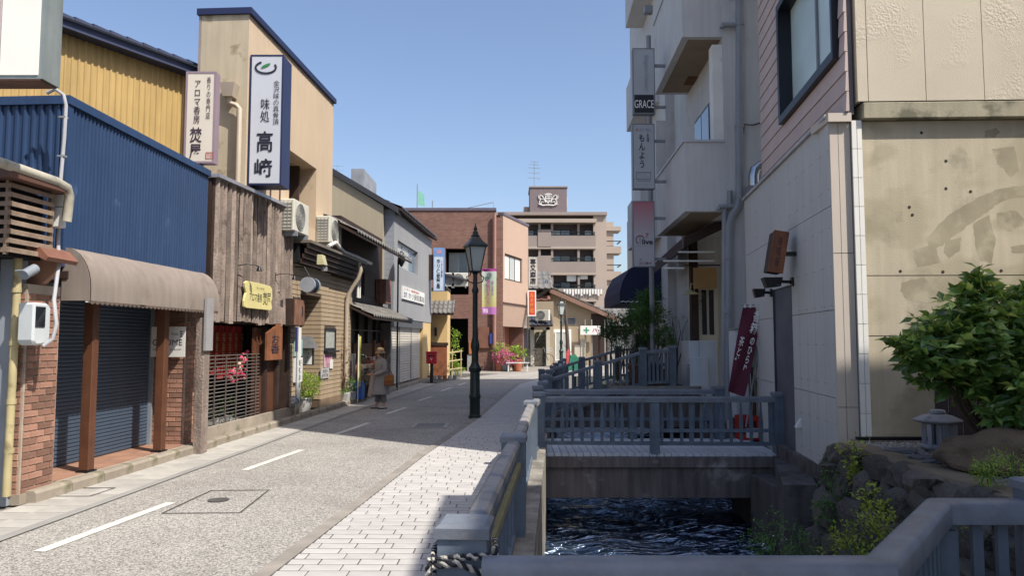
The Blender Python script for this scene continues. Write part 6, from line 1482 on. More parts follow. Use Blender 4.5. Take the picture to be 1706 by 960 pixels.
# navy dome awning further along
na = thing('navy_awning', 'navy blue rounded shop awning with scalloped white edge beyond the canal building', 'awning', (at(1103, 568, 20.5).x, 20.5, 0), 0)
P = lambda px, py, y=0.0: L(na, px, py, y)
a0, a1 = P(1034, 505), P(1072, 445); prf = [(0, a0.z), (a0.x - .02, a0.z), (a0.x - .02, a0.z + .3), (a0.x + .06, a0.z + .6), (a0.x + .25, a1.z - .05), (a0.x + .5, a1.z + .1), (0, a1.z + .15)]
MB().prism(prf, 0, 3.5, 'y').build('canvas', M('awning_navy', '#1c2340', .8, .1, 2, .1), na)
for i in range(8):
    xa = a0.x + (-a0.x) * i / 8; w_ = -a0.x / 8; MB().tube([(xa, -.02, a0.z + .02), (xa + w_ / 2, -.02, a0.z - .1 + .15), (xa + w_, -.02, a0.z + .02)], .014, 4).build('scallop', white_paint, na)
ltw = thing('rear_shop_wall', 'cream shop wall with dark window under the navy awning', 'shop', (at(1103, 568, 21).x, 21, 0), 0)
MB().box(-.02, 2.5, .6, 6, 0, 6.0).box(-.7, -.02, .9, 1.1, .0, 2.2).build('wall', crm, ltw); MB().box(-.6, -.1, .84, .89, .9, 1.9).build('window', glass_dark, ltw)
# signs stacked on the corner
def rsign(label, py0, py1, face):
    Y = 16.2; x0, x1 = at(1054, (py0 + py1) / 2, Y).x, at(1091, (py0 + py1) / 2, Y).x; z0, z1 = at(1070, py1, Y).z, at(1070, py0, Y).z
    s_ = projecting_sign('hanging_sign', label, x0, x1, Y, .16, z0, z1, face, M('sign_grey_frame', '#6f747b', .45, .06, 3, 0), fr=.02, brackets=[(x1 - .02, x1 + .25, z0 + .15), (x1 - .02, x1 + .25, z1 - .4)])
    return s_, (x1 - x0) / 2, z1 - z0
gf = M('grey_sign_face', '#a3a6aa', .5, .04, 2, .02)
s_, w_, h_ = rsign('grey projecting sign with black GRACE panel at its foot', 80, 190, gf)
MB().box(-w_ + .03, w_ - .03, -.016, -.007, .03, h_ * .29).build('black_panel', black, s_); text('GRACE', -w_ * .86, w_ * .86, h_ * .09, h_ * .21, -.02, white_ink, s_, .0)
text('Elegant Fashion', -.4, .4, -.06, .06, 0, grey_ink, s_, rotm=Matrix.Translation((.05, -.02, h_ * .62)) @ Matrix.Rotation(pi / 2, 4, 'Y')) 
s_, w_, h_ = rsign('grey projecting sign reading もんよう beneath the GRACE sign', 206, 315, gf)
text('も\nん\nよ\nう', -w_ * .42, w_ * .1, h_ * .32, h_ * .84, -.016, ink, s_, .01); text('金\n澤', w_ * .25, w_ * .5, h_ * .72, h_ * .85, -.016, ink, s_); text('和', -w_ * .7, -w_ * .5, h_ * .88, h_ * .93, -.016, red_ink, s_); text('食と酒処', -w_ * .4, w_ * .7, h_ * .88, h_ * .93, -.016, grey_ink, s_)
m = MB(); 
for a_ in ((-w_ * .7, w_ * .6, h_ * .15, h_ * .154), (-w_ * .7, w_ * .6, h_ * .25, h_ * .254), (-w_ * .7, -w_ * .68, h_ * .154, h_ * .25), (w_ * .58, w_ * .6, h_ * .154, h_ * .25)): m.box(a_[0], a_[1], -.016, -.012, a_[2], a_[3])
m.build('box_outline', ink, s_); text('つくし', -w_ * .5, w_ * .45, h_ * .17, h_ * .23, -.016, grey_ink, s_); text('Bar & Dining', -w_ * .55, w_ * .55, h_ * .11, h_ * .13, -.016, ink, s_); text('MONYOU KANAZAWA', -w_ * .7, w_ * .65, h_ * .06, h_ * .075, -.016, grey_ink, s_)
pinkf = bpy.data.materials.new('pink_fade_face'); pinkf.use_nodes = True; N = pinkf.node_tree.nodes; K = pinkf.node_tree.links; tc = N.new('ShaderNodeTexCoord'); sp = N.new('ShaderNodeSeparateXYZ'); K.new(tc.outputs['Generated'], sp.inputs[0]); cr_ = N.new('ShaderNodeValToRGB'); K.new(sp.outputs[2], cr_.inputs[0])
cr_.color_ramp.elements[0].position = .45; cr_.color_ramp.elements[0].color = (*srgb('#aaa8ad'), 1); cr_.color_ramp.elements[1].position = 1; cr_.color_ramp.elements[1].color = (*srgb('#a8606a'), 1)
K.new(cr_.outputs[0], N['Principled BSDF'].inputs['Base Color']); N['Principled BSDF'].inputs['Roughness'].default_value = .5
s_, w_, h_ = rsign('pink-topped projecting sign with live logo and telephone number', 335, 445, pinkf)
text('live', -w_ * .15, w_ * .8, h_ * .34, h_ * .42, -.016, ink, s_, .02); text('7', w_ * .15, w_ * .42, h_ * .44, h_ * .51, -.016, red_ink, s_, .01); text('Restaurant & Kitchen', -w_ * .7, w_ * .75, h_ * .305, h_ * .325, -.016, grey_ink, s_); text('TEL', -w_ * .45, -w_ * .2, h_ * .1, h_ * .125, -.016, ink, s_); text('231-0814', -w_ * .45, w_ * .65, h_ * .035, h_ * .075, -.016, M('deep_red_ink', '#7a2a36', .6), s_, .01)
m = MB(); pts = [(-w_ * .35 + w_ * .38 * cos(radians(a_)), -.018, h_ * .41 + w_ * .38 * sin(radians(a_))) for a_ in range(20, 260, 15)]; m.tube(pts, .008, 4); m.tube([(-w_ * .35, -.018, h_ * .34), (-w_ * .35, -.018, h_ * .46)], .004, 4); m.build('ring_logo', M('deep_red_ink', '#7a2a36'), s_)
gp = thing('rain_pipe', 'thin grey rain pipe with hopper standing behind the three projecting signs', 'downpipe', tuple(at(1087, 568, 18).xy.to_3d()), 0)
MB().tube([(0, 0, 0), (0, 0, 9.2)], .06, 8).box(-.1, .1, -.1, .1, at(1087, 22, 18).z, at(1087, 14, 18).z + .05).build('pipe', M('grey_pipe', '#85888c'), gp)
# plywood board and lamp near the entrance
wb = thing('plywood_board', 'blank tan plywood board hung beside the cream entrance door', 'board', (GX, GY, 0), 0); q0, q1 = L(wb, 1156, 481, 2.9), L(wb, 1194, 446, 2.9)
MB().box(q0.x, q1.x, 2.9, 2.94, q0.z, q1.z).build('board', M('plywood', '#a98658', .7, .12, 3, .08), wb); MB().tube([(q0.x - .2, 2.95, q1.z + .06), (q1.x + .1, 2.95, q1.z + .06)], .015, 5).build('rail', black, wb)
bl = thing('wall_lantern', 'cream wall lamp with flat shade next to the plywood board', 'lamp', (GX, GY, 0), 0); q = L(bl, 1150, 487, 2.9)
MB().lathe([(.18, q.z - .05), (.17, q.z - .02), (.05, q.z + .03), (.02, q.z + .06)], 14, q.x, 2.9).tube([(q.x, 2.9, q.z + .05), (q.x + .02, 2.9, q.z + .2), (q.x + .12, 2.95, q.z + .18), (q.x + .14, 3.1, q.z + .05)], .012, 6).build('shade', M('cream_enamel', '#b3ad86'), bl, smooth=True)
hf = thing('hanging_plant', 'small dark dried plant hanging under the plywood board', 'plant', tuple(at(1168, 505, 17.3)), 0); m = MB(); foliage(m, (0, 0, 0), (.05, .05, .18), 40, .05, random.Random(4)); m.build('foliage', leaf_red, hf, kind='stuff')
# tall white outdoor unit
ou = thing('outdoor_unit', 'tall pale outdoor unit with side grille standing by the canal entrance', 'air conditioner', (at(1149, 655, 17.0).x, 17.0, 0), 0)
P = lambda px, py, y=0.0: L(ou, px, py, y); zt = P(1170, 568).z; wx = P(1195, 600).x
eu = M('pale_enamel', '#c6cbd0', .5, .06, 3, .03, streak=.06)
MB().box(.0, wx, 0, .8, .3, zt).build('body', eu, ou, bevel=.012); MB().box(P(1165, 600).x, P(1165, 600).x + .006, -.006, -.001, .32, zt - .02).build('seam', steel_grey, ou); MB().box(-.05, wx * .55, -.3, -.002, .36, zt * .78).build('front_cover', eu, ou, bevel=.01)
m = MB()
for i in range(14): m.box(-.058, -.05, -.26, -.04, .42 + i * .055, .45 + i * .055)
m.build('grille', steel_grey, ou); MB().box(-.1, wx + .1, -.35, .9, 0, .3).build('plinth', conc, ou)
MB().box(1.9, 3.6, 0, 2, 0, .01) 
terr = thing('bank_terrace', 'concrete terrace at the foot of the grey building across the footbridge', 'terrace', (4.02, 13.2, 0), 0)
MB().box(.0, 5, .0, 14, -.3, -.0).box(.0, .25, 3.8, 14, .0, .5).build('slab', conc_dark, terr)
# ---------- near building
NX0, NY0 = LP(1425, 2.83, .121).x, LP(1425, 2.83, .121).y
RN = radians(-90 - 6.9)
def NT(name, label, cat, px, z=0, group=None): p = LP(px, 2.63, .121); return thing(name, label, cat, (p.x, p.y, z), RN, group)
nbd = thing('near_building', 'near corner building with pink clapboard over grey panels and weathered concrete flank', 'building', (NX0, NY0, 0), RN)
# local x runs toward the camera (negative = farther along the street); local y into the building
P = lambda px, py, y=0.0: L(nbd, px, py, y)
zL = (L(nbd, 1245, 325, -.2).z + L(nbd, 1388, 187, -.2).z) / 2; LY = -.2; xF = P(1245, 568, LY).x; xN = P(1390, 568, LY).x; HN = 14.5
panel_m = M('grey_panel', '#bebeba', .7, .05, .8, .06, 60, streak=.05); pink = M('pink_clapboard', '#c2aea6', .75, .06, 2, .08, 60, rnd=.04)
MB().box(xF, xN - 1.6, LY + .03, 4, -.05, zL - .03).box(xN - 1.599, xN - .02, LY + .03, LY + .12, -.05, zL - .03).build('lower_core', M('panel_joint', '#5c5d64', .8), nbd)
xF2 = P(1268, 200).x
m = MB(); wx0, wx1 = P(1303, 100).x, P(1399, 100).x; wz0 = P(1307, 206).z; wz0b = P(1399, 88).z; wz0 = (wz0 + wz0b) / 2; wz1 = P(1303, 22).z
wz1 = max(wz1, wz0 + 1.9); hb = .235; wz0 = zL + .03 + round((wz0 - zL - .03) / hb) * hb; wz1 = zL + .03 + round((wz1 - zL - .03) / hb) * hb
wall(m, xF2, -.05, zL + .0, HN, .02, .08, [(wx0, wx1, wz0, wz1)]); m.build('upper_wall', M('panel_joint', '#5c5d64'), nbd)
MB().box(xF2, -1.0, 1.4, 6, zL, HN).box(xF2, xF2 + .25, .301, 1.4, zL, HN).build('upper_core', grey_r, nbd)
hb = .235; nB = int((10.2 - zL) / hb)
def clap(x0, x1, z):
    k = ('clap', round(x1 - x0, 2))
    if k not in me_cache: me_cache[k] = MB().prism([(.02, 0), (-.018, .0), (-.004, hb - .008), (.02, hb - .008)], 0, x1 - x0, 'x').mesh('plank', pink)
    obj('plank', me_cache[k], nbd, (x0, 0, z))
for i in range(nB):
    z = zL + .03 + i * hb
    if z < 4.3: continue
    if z + hb > wz0 + .05 and z < wz1 - .05: clap(xF2, wx0 - .02, z); clap(wx1 + .02, -.01, z)
    else: clap(xF2, -.01, z)
for i in range(1, 9):
    x = xF2 + (0 - xF2) * i / 9
fm = M('window_black_frame', '#161a24', .4, .05)
m = MB(); fw = .11
m.box(wx0, wx1, -.08, .32, wz0, wz0 + fw).box(wx0, wx1, -.08, .32, wz1 - fw, wz1).box(wx0, wx0 + fw, -.08, .32, wz0 + fw, wz1 - fw).box(wx1 - fw * .6, wx1, -.08, .32, wz0 + fw, wz1 - fw); w_ = m.build('window', fm, nbd)
MB().box(wx0 + fw, wx1 - fw * .6, .12, .13, wz0 + fw, wz1 - fw).build('pane', M('painted_reflection_glass', '#c9dcd8', .3, .12, 1.2, .02, 3, spec=.5), w_)  # pale base colour stands in for bright sky and blinds reflected in glass
MB().box((wx0 * .45 + wx1 * .55) - .03, (wx0 * .45 + wx1 * .55) + .03, .09, .115, wz0 + fw, wz1 - fw).build('mullion', steel_grey, w_); MB().box(wx0 + fw, wx1 - fw * .6, .0, .118, wz0 + fw, wz0 + fw + .02).build('sill', white_paint, w_)
# grey panels of the lower wall, with the doorway recess
npn = 7; dxa, dxb = P(1289, 568, LY).x, P(1321, 568, LY).x; dzt = P(1300, 480, LY).z
pz = [-.05, 1.05, 2.05, 3.25, zL - .03]
edges = [xF + (xN - xF) * i / npn for i in range(npn + 1)]
edges = sorted(set([xF, dxa, dxb] + [dxb + (xN - dxb) * i / 5 for i in range(1, 6)] + [xF + (dxa - xF) * .5]))
for a_, b_ in zip(edges, edges[1:]):
    for z0_, z1_ in zip(pz, pz[1:]):
        if dxa - .01 < a_ < dxb - .01:
            if z1_ <= dzt + .01: continue
            if z0_ < dzt: z0_ = dzt
        pn = MB().box(a_ + .004, b_ - .004, LY, LY + .03, z0_ + .004, z1_ - .004).build('panel', panel_m, nbd)
m = MB()
for a_, b_ in zip(edges, edges[1:]):
    for z in [0.3 + .45 * k for k in range(10)]:
        for xx in (a_ + .05, b_ - .05):
            if dxa - .1 < xx < dxb + .1 and z < dzt: continue
            m.box(xx - .006, xx + .006, LY - .003, LY, z - .006, z + .006)
m.build('rivet', M('panel_joint', '#5c5d64'), nbd, kind='stuff')
MB().box(dxa + .02, dxb - .02, LY + .32, LY + .36, -.0, dzt).box(dxa, dxa + .02, LY, LY + .36, 0, dzt).box(dxb - .02, dxb, LY, LY + .36, 0, dzt).build('door', M('dark_panel_door', '#3a3d44', .6, .08), nbd)
MB().box(xF - .02, xN, LY - .04, .015, zL - .028, zL + .02).build('ledge_flashing', M('pale_flashing', '#a9a6a6', .5), nbd)
# near end of the lower part: two beige panels and white tiled pier facing the camera
th7 = RN
xn2 = P(1427, 568, .15)
def cam_wall(nm, px0, px1, zA, zB, Y, d, mt, parent):   # a piece of wall square to the street, given by its edges
    a_, b_ = at(px0, 568, Y), at(px1, 568, Y); return a_, b_
fw_t = thing('weathered_concrete_flank', 'sunlit weathered concrete flank wall with repair patches under a beige upper wall', 'wall', (at(1451, 568, 8.42).x, 8.42, 0), radians(-2.2))
F = lambda px, py, y=0.0: L(fw_t, px, py, y)
bx0, bx1, bx2 = F(1391, 568, .12).x, F(1427, 568, .10).x, 0
bei = M('beige_panel', '#c4b8aa', .75, .05, 1, .05); wt = M('white_wall_tile', '#e8e5dc', .35, .05, 3, .03, rnd=.04)
lm = (bx0 * .45 + bx1 * .55)
for (a_, b_) in ((bx0, bx0 + (bx1 - bx0) * .42), (bx0 + (bx1 - bx0) * .42, bx1)):
    for z0_, z1_ in ((-.1, .95), (.95, 2.7), (2.7, 4.22)): MB().box(a_ + .003, b_ - .003, .10, .14, z0_ + .004, z1_ - .004).build('panel', bei, fw_t)
MB().box(bx0 + .04, bx1, .14, .2, -.1, 4.215).build('corner_core', M('panel_joint', '#5c5d64'), fw_t)
MB().box(bx0 - .03, bx1, .04, .6, 4.22, 4.32).build('corner_ledge', bei, fw_t)
zt0_ = .55; th_t = .335; tw_ = -bx1 / 2
tme = MB().box(.003, tw_ - .003, -.0, .02, .003, th_t - .003).mesh('tile', wt)
for j in range(11):
    for i in range(2): obj('tile', tme, fw_t, (bx1 + i * tw_, .05, zt0_ + j * th_t))
MB().box(bx1 + .004, -.004, .07, .2, 0, 4.215).build('tile_bed', M('tile_grout', '#8e8b86', .9), fw_t)
# concrete flank: pour lines, ledge and roughcast above
cf = M('flank_concrete', '#beb29a', .92, .08, .9, .3, 60, wear=('#9a917a', .52, .62, 1.15), streak=.13)
c2 = cf.node_tree
N = c2.nodes; K = c2.links; b_ = N['Principled BSDF']; src = b_.inputs['Base Color'].links[0].from_socket
tc = N.new('ShaderNodeTexCoord'); mp = N.new('ShaderNodeMapping'); mp.inputs['Scale'].default_value = (1, 1, 1.6); nz = N.new('ShaderNodeTexNoise'); nz.inputs['Scale'].default_value = .7; nz.inputs['Detail'].default_value = 3; mr = N.new('ShaderNodeMapRange'); mr.inputs[1].default_value = .50; mr.inputs[2].default_value = .54
K.new(tc.outputs['Object'], mp.inputs[0]); K.new(mp.outputs[0], nz.inputs['Vector']); K.new(nz.outputs[0], mr.inputs[0]); mx = N.new('ShaderNodeMix'); mx.data_type = 'RGBA'; mul = N.new('ShaderNodeMath'); mul.operation = 'MULTIPLY'; mul.inputs[1].default_value = .55
K.new(mr.outputs[0], mul.inputs[0]); K.new(mul.outputs[0], mx.inputs[0]); K.new(src, mx.inputs[6]); mx.inputs[7].default_value = (*srgb('#a0967c'), 1); K.new(mx.outputs[2], b_.inputs['Base Color'])
XR = 5.5; zs = [.0, 1.2, 1.75, 2.28, 4.05]
lines = [F(1500, y_).z for y_ in (560, 458)]
zs = [.0] + lines + [F(1500, 197).z]; xs2 = [0.005, 1.9, 3.7, XR]
for z0_, z1_ in zip(zs, zs[1:]):
    for a_, b2 in zip(xs2, xs2[1:]): MB().box(a_ + .003, b2 - .003, .1, .4, z0_ + .005, z1_ - .005).build('panel', cf, fw_t)
MB().box(.0, XR, .12, .38, 0, 4.05).build('core', M('joint_dark', '#4b463c', .9), fw_t)
# tie holes
m = MB()
for (px_, py_) in ((1535, 221), (1576, 268), (1576, 314), (1617, 319), (1515, 345), (1520, 358), (1620, 455), (1571, 453), (1668, 451), (1500, 452)):
    v = F(px_, py_, .1); m.lathe([(.018, 0), (.014, .003)], 10).xf(Matrix.Translation((v.x, .0985, v.z)) @ Matrix.Rotation(pi / 2, 4, 'X'), len(m.v) - 20)
m.build('tie_hole', M('tie_hole_dark', '#3a342b', .9), fw_t, kind='stuff')
pm1 = M('repair_mortar', '#9c927a', .95, .14, 3, 0, 50, wear=('#b0a68d', .5, .66, 4))
def jag(pts, s_, n_=5):
    o = []; r_ = random.Random(s_)
    for i in range(len(pts)):
        a, b = pts[i], pts[(i + 1) % len(pts)]
        for k in range(n_): f = k / n_; o.append((a[0] + (b[0] - a[0]) * f + r_.uniform(-1.2, 1.2), a[1] + (b[1] - a[1]) * f + r_.uniform(-1.2, 1.2)))
    return o
for i_, pp_ in enumerate(([(1543, 396), (1578, 360), (1628, 330), (1668, 313), (1720, 306), (1720, 326), (1672, 334), (1650, 349), (1622, 369), (1596, 389), (1570, 410), (1548, 414)], [(1520, 417), (1558, 405), (1566, 438), (1528, 446)], [(1575, 402), (1602, 396), (1599, 418), (1581, 431), (1572, 420)],
  [(1622, 372), (1648, 358), (1660, 400), (1652, 440), (1632, 432), (1624, 402)], [(1653, 248), (1690, 244), (1698, 284), (1686, 296), (1662, 272)], [(1660, 356), (1690, 350), (1712, 370), (1686, 386), (1662, 376)], [(1684, 411), (1712, 406), (1712, 423), (1686, 421)], [(1640, 219), (1660, 212), (1668, 220), (1655, 229), (1641, 228)], [(1492, 353), (1503, 352), (1504, 368), (1494, 370)], [(1503, 470), (1540, 462), (1552, 480), (1545, 505), (1512, 500), (1500, 486)])):
    q_ = [(lambda v: (v.x, v.z))(F(a, b, .098)) for a, b in jag(pp_, i_ + 5)]; MB().prism(q_[::-1], .0996 - .00003 * i_, .105, 'y').build('repair_patch', pm1, fw_t)
zA, zB = F(1500, 197).z, F(1500, 169).z
MB().box(-.0, XR, .0, .5, zA + .003, zB).build('ledge', M('stained_ledge', '#a09882', .9, .12, 2, .3, 50, wear=('#6d6a58', .5, .62, 3), streak=.15), fw_t, bevel=.01)
rc = M('beige_roughcast', '#cabfaa', .9, .05, 1, .5, 130, dist=.012)
N = rc.node_tree.nodes; K = rc.node_tree.links   # patches of coarser blistered finish
tc = N.new('ShaderNodeTexCoord'); nz = N.new('ShaderNodeTexNoise'); nz.inputs['Scale'].default_value = 1.6; mr = N.new('ShaderNodeMapRange'); mr.inputs[1].default_value = .50; mr.inputs[2].default_value = .66; vo = N.new('ShaderNodeTexVoronoi'); vo.inputs['Scale'].default_value = 34; ml = N.new('ShaderNodeMath'); ml.operation = 'MULTIPLY'
K.new(tc.outputs['Object'], nz.inputs['Vector']); K.new(tc.outputs['Object'], vo.inputs['Vector']); K.new(nz.outputs[0], mr.inputs[0]); K.new(mr.outputs[0], ml.inputs[0]); K.new(vo.outputs['Distance'], ml.inputs[1])
bp0 = [n_ for n_ in N if n_.type == 'BUMP'][0]; bp2 = N.new('ShaderNodeBump'); bp2.inputs['Strength'].default_value = .35; bp2.inputs['Distance'].default_value = .014; K.new(ml.outputs[0], bp2.inputs['Height']); K.new(bp0.outputs[0], bp2.inputs['Normal']); K.new(bp2.outputs[0], N['Principled BSDF'].inputs['Normal'])
ux = [F(1426, 80, .0).x, F(1444, 80).x, F(1540, 80).x, F(1637, 80).x, 3.4, 4.6, XR]
for a_, b2 in zip(ux, ux[1:]): MB().box(a_ + .004, b2 - .004, .0, .3, zB + .01, HN).build('panel', rc, fw_t)
MB().box(ux[0] + .05, XR, .02, .28, zB + .002, HN).build('upper_core', M('joint_dark', '#4b463c'), fw_t)
# wall fittings on the grey panels
lw = NT('box_sign', 'wooden lantern-like box sign tilted out from the grey panelled wall', 'sign', 1300); q = L(lw, 1295, 420, -.25)
bx = MB().box(-.26, .06, -.09, .09, -.28, .27); bx.xf(Matrix.Translation(q) @ Matrix.Rotation(radians(-10), 4, 'X')); bx.build('box', wood_dark, lw)
bx = MB().box(.061, .085, -.1, .1, -.29, .28); bx.xf(Matrix.Translation(q) @ Matrix.Rotation(radians(-10), 4, 'X')); bx.build('face', M('old_red_wood', '#7b4c34', .7, .3, 5, .3, streak=.3), lw)
text('味\n噌\n屋', -.03, .03, -.2, .2, 0, ink, lw, rotm=Matrix.Translation(q) @ Matrix.Rotation(radians(-10), 4, 'X') @ Matrix.Translation((.087, 0, 0)) @ Matrix.Rotation(pi / 2, 4, 'Z'))
MB().box(q.x - .1, q.x + .02, -.2, .0, q.z - .05, q.z).build('bracket', black, lw)
for (px_, py_, lab, s_) in ((1303, 470, 'larger black floodlight over the dark doorway in the grey panels', 1.15), (1268, 488, 'small black floodlight with pale lens above the maroon banner', .8)):
    t = NT('flood_lamp', lab, 'lamp', px_ + 18); q = L(t, px_ + 16, py_, -.02)
    MB().box(q.x - .05 * s_, q.x + .05 * s_, -.03, 0, q.z - .06, q.z + .06).tube([(q.x, -.02, q.z), (q.x, -.17 * s_, q.z + .01)], .022, 8).build('arm', black, t)
    MB().hexa([(q.x - .08 * s_, -.32 * s_, q.z - .08), (q.x + .08 * s_, -.32 * s_, q.z - .08), (q.x + .08 * s_, -.16 * s_, q.z - .06), (q.x - .08 * s_, -.16 * s_, q.z - .06)], [(q.x - .1 * s_, -.36 * s_, q.z + .06), (q.x + .1 * s_, -.36 * s_, q.z + .06), (q.x + .1 * s_, -.14 * s_, q.z + .06), (q.x - .1 * s_, -.14 * s_, q.z + .06)]).build('head', black, t)
    MB().box(q.x + .081 * s_, q.x + .083 * s_, -.3 * s_, -.18 * s_, q.z - .05, q.z + .03).build('lens', M('lens_pale', '#8f979c', .2), t)
# maroon banner leaning on the wall
mb_ = thing('leaning_banner', 'maroon nobori banner with white lettering leaning against the grey wall', 'banner', (at(1240, 660, 12.6).x, 12.6, 0), 0)
c_ = [at(1238, 512, 12.9), at(1273, 508, 12.9), at(1238, 652, 12.5), at(1208, 645, 12.5)]; o_ = mb_.location
tl, tr_, br, bl_ = [v - o_ for v in (at(1238, 512, 12.9), at(1274, 512, 12.9), at(1240, 662, 12.5), at(1212, 652, 12.5))]
m = MB(); ny_ = 14
for i in range(ny_ + 1):
    f_ = i / ny_; l_, r_ = tl.lerp(bl_, f_), tr_.lerp(br, f_)
    for j in range(6): q = l_.lerp(r_, j / 5); m.v.append((q.x, q.y + .03 * sin(j * 1.4 + f_ * 5), q.z))
for i in range(ny_):
    for j in range(5): a_ = i * 6 + j; m.f.append((a_, a_ + 6, a_ + 7, a_ + 1)); m.mi.append(0)
m.build('cloth', M('maroon_cloth', '#5a2233', .85, .12, 3, .1), mb_, smooth=True)
MB().tube([tr_ + Vector((.03, .05, .06)), br + Vector((.03, .05, -.5))], .014, 6).build('pole', steel_grey, mb_); MB().tube([tl + Vector((-.02, 0, .03)), tr_ + Vector((.1, 0, .05))], .012, 6).build('crossbar', steel_grey, mb_)
for i in range(4): q = tl.lerp(tr_, (i + .3) / 4); MB().box(q.x - .015, q.x + .015, q.y - .02, q.y + .02, q.z - .01, q.z + .05).build('loop', white_paint, mb_)
ctr = (tl + tr_ + br + bl_) / 4 + Vector((-.045, 0, -.04)); lean = math.atan2((tl - bl_).x, (tl - bl_).z); hgt = (tl - bl_).length
rm = Matrix.Translation(ctr + Vector((0, -.07, 0))) @ Matrix.Rotation(lean, 4, 'Y')
text('香\n箱', .0, .12, .34, .74, 0, white_ink, mb_, .02, rotm=rm); text('の\nひ\nら\nり\nと\n処', .05, .13, -.66, .28, 0, white_ink, mb_, .02, rotm=rm); text('茶\nと\n甘\n味', -.12, -.04, -.45, .25, 0, white_ink, mb_, .01, rotm=rm)
# cupboard, pipes and crate behind the railing end
cbn = thing('grey_cabinet', 'small grey metal cabinet partly behind the maroon banner', 'cabinet', (at(1226, 640, 13.6).x, 13.6, 0), 0)
zc_ = at(1226, 550, 13.6).z; MB().box(0, .55, 0, .4, .3, zc_).build('case', M('pale_enamel', '#a9afb6'), cbn, bevel=.01); MB().box(-.02, .57, -.02, .42, zc_ + .001, zc_ + .03).build('lid', steel_grey, cbn); MB().box(.0, .55, 0, .4, 0, .299).build('stand', black, cbn)
jk = thing('stacked_timber', 'bundle of old branches and battens propped behind the maroon banner', 'timber bundle', (at(1256, 650, 12.9).x, 12.9, 0), 0); rn = random.Random(31)
for i in range(9): x = rn.uniform(-.05, .25); MB().tube([(x, rn.uniform(-.1, .1), .05), (x + rn.uniform(-.12, .12), .1, rn.uniform(.9, 1.7))], rn.uniform(.018, .035), 6).build('batten', (wood_grey, bark, M('pale_batten', '#9c8c74', .8, .2))[i % 3], jk)
bkt = MB().lathe([(.14, 1.25), (.16, 1.6), (.13, 1.62)], 12, .12, .05).build('bucket', M('grey_green_bucket', '#6f7a78', .5), jk)
crt = thing('beer_crate', 'red plastic crate with a white star label behind the footbridge railing post', 'crate', (at(1233, 718, 12.75).x, 12.75, .03), 0); rd = M('crate_red', '#b02a1e', .5, .08, 3, .05)
w_ = at(1265, 700, 12.75).x - at(1233, 700, 12.75).x; m = MB(); m.box(0, w_, 0, .02, 0, .1).box(0, w_, 0, .02, .32, .4).box(0, .04, 0, .02, .1, .32).box(w_ - .04, w_, 0, .02, .1, .32).box(0, .02, .021, .3, 0, .4).box(w_ - .02, w_, .021, .3, 0, .4).box(.02, w_ - .02, .28, .3, 0, .4); m.build('shell', rd, crt)
MB().box(.1, w_ - .02, -.012, -.002, .04, .2).build('label', white_paint, crt); text('★', w_ * .5, w_ * .72, .07, .17, -.014, red_ink, crt)
vd = thing('vent_duct', 'shiny curved metal vent duct on the grey wall beside the pink clapboard', 'duct', (at(1257, 300, 14.0).x, 14.0, 0), 0); q = L(vd, 1256, 300, 0)
MB().tube([(q.x, 0, q.z - .12), (q.x, 0, q.z + .06), (q.x + .03, 0, q.z + .2), (q.x + .14, 0, q.z + .28), (q.x + .25, 0, q.z + .29)], .1, 14).build('duct', M('bright_steel', '#b9bcc0'), vd, smooth=True); MB().box(q.x - .13, q.x + .12, -.1, .15, q.z - .32, q.z - .12).build('collar', steel_grey, vd)
MB().lathe([(.02, 0), (.05, .0), (.05, .06), (.02, .08)], 10)
sv = NT('wall_vent', 'tiny pale hooded vent low on the grey panelled wall', 'vent', 1332); q = L(sv, 1331, 705, -.02); MB().prism([(-.0, q.z - .06), (-.07, q.z - .06), (-.0, q.z + .06)], q.x - .05, q.x + .05, 'x').build('hood', white_paint, sv)
# plinth between the footbridge and garden
pk = thing('wall_plinth', 'dark stained concrete plinth stepping down beside the footbridge end', 'plinth', (0, 0, 0), 0)
A_ = gr(1294, 745, .05); Bx = gr(1385, 772, .05)
def quadprism(t, nm, pts, z0, z1, mt):
    n_ = len(pts); m = MB(); m.prism(pts, z0, z1, 'z'); return m.build(nm, mt, t, bevel=.012)
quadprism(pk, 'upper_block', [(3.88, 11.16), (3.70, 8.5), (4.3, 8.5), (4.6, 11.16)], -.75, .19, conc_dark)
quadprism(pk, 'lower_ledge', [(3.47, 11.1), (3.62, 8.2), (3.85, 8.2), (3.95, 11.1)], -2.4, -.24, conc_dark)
# ---------- garden terrace
TZ = .62
gt = struct('terrace_ground', MB().prism([(3.56, 7.9), (3.50, 5.3), (3.44, 3.9), (12, 3.2), (12, 8.6), (3.8, 8.5)], -1.0, TZ - .02, 'z'), M('terrace_earth', '#6f6555', .95, .25, 3, .5, 30))
grm = M('gravel_grey', '#8a8986', .9, .1, 20, .2, isl=.4); rn = random.Random(12); m = MB()
for i in range(8000):
    y_ = rn.uniform(4.2, 8.25); x_ = lerp_line([(2.8, 3.9), (2.98, 5.3), (3.42, 7.9), (3.5, 9)], y_) if False else 3.44
    x_ = x_ + .24 + rn.random() ** 1.2 * 3.4
    s_ = rn.uniform(.008, .02); z_ = TZ - .015; a_ = rn.uniform(0, 6)
    vs = [(x_ + s_ * cos(a_ + k * 2.1) * rn.uniform(.7, 1.2), y_ + s_ * sin(a_ + k * 2.1), z_) for k in range(3)]; m.add(vs + [(x_, y_, z_ + s_ * .9)], [(0, 1, 3), (1, 2, 3), (2, 0, 3)])
m.build('gravel', grm, gt, kind='stuff')
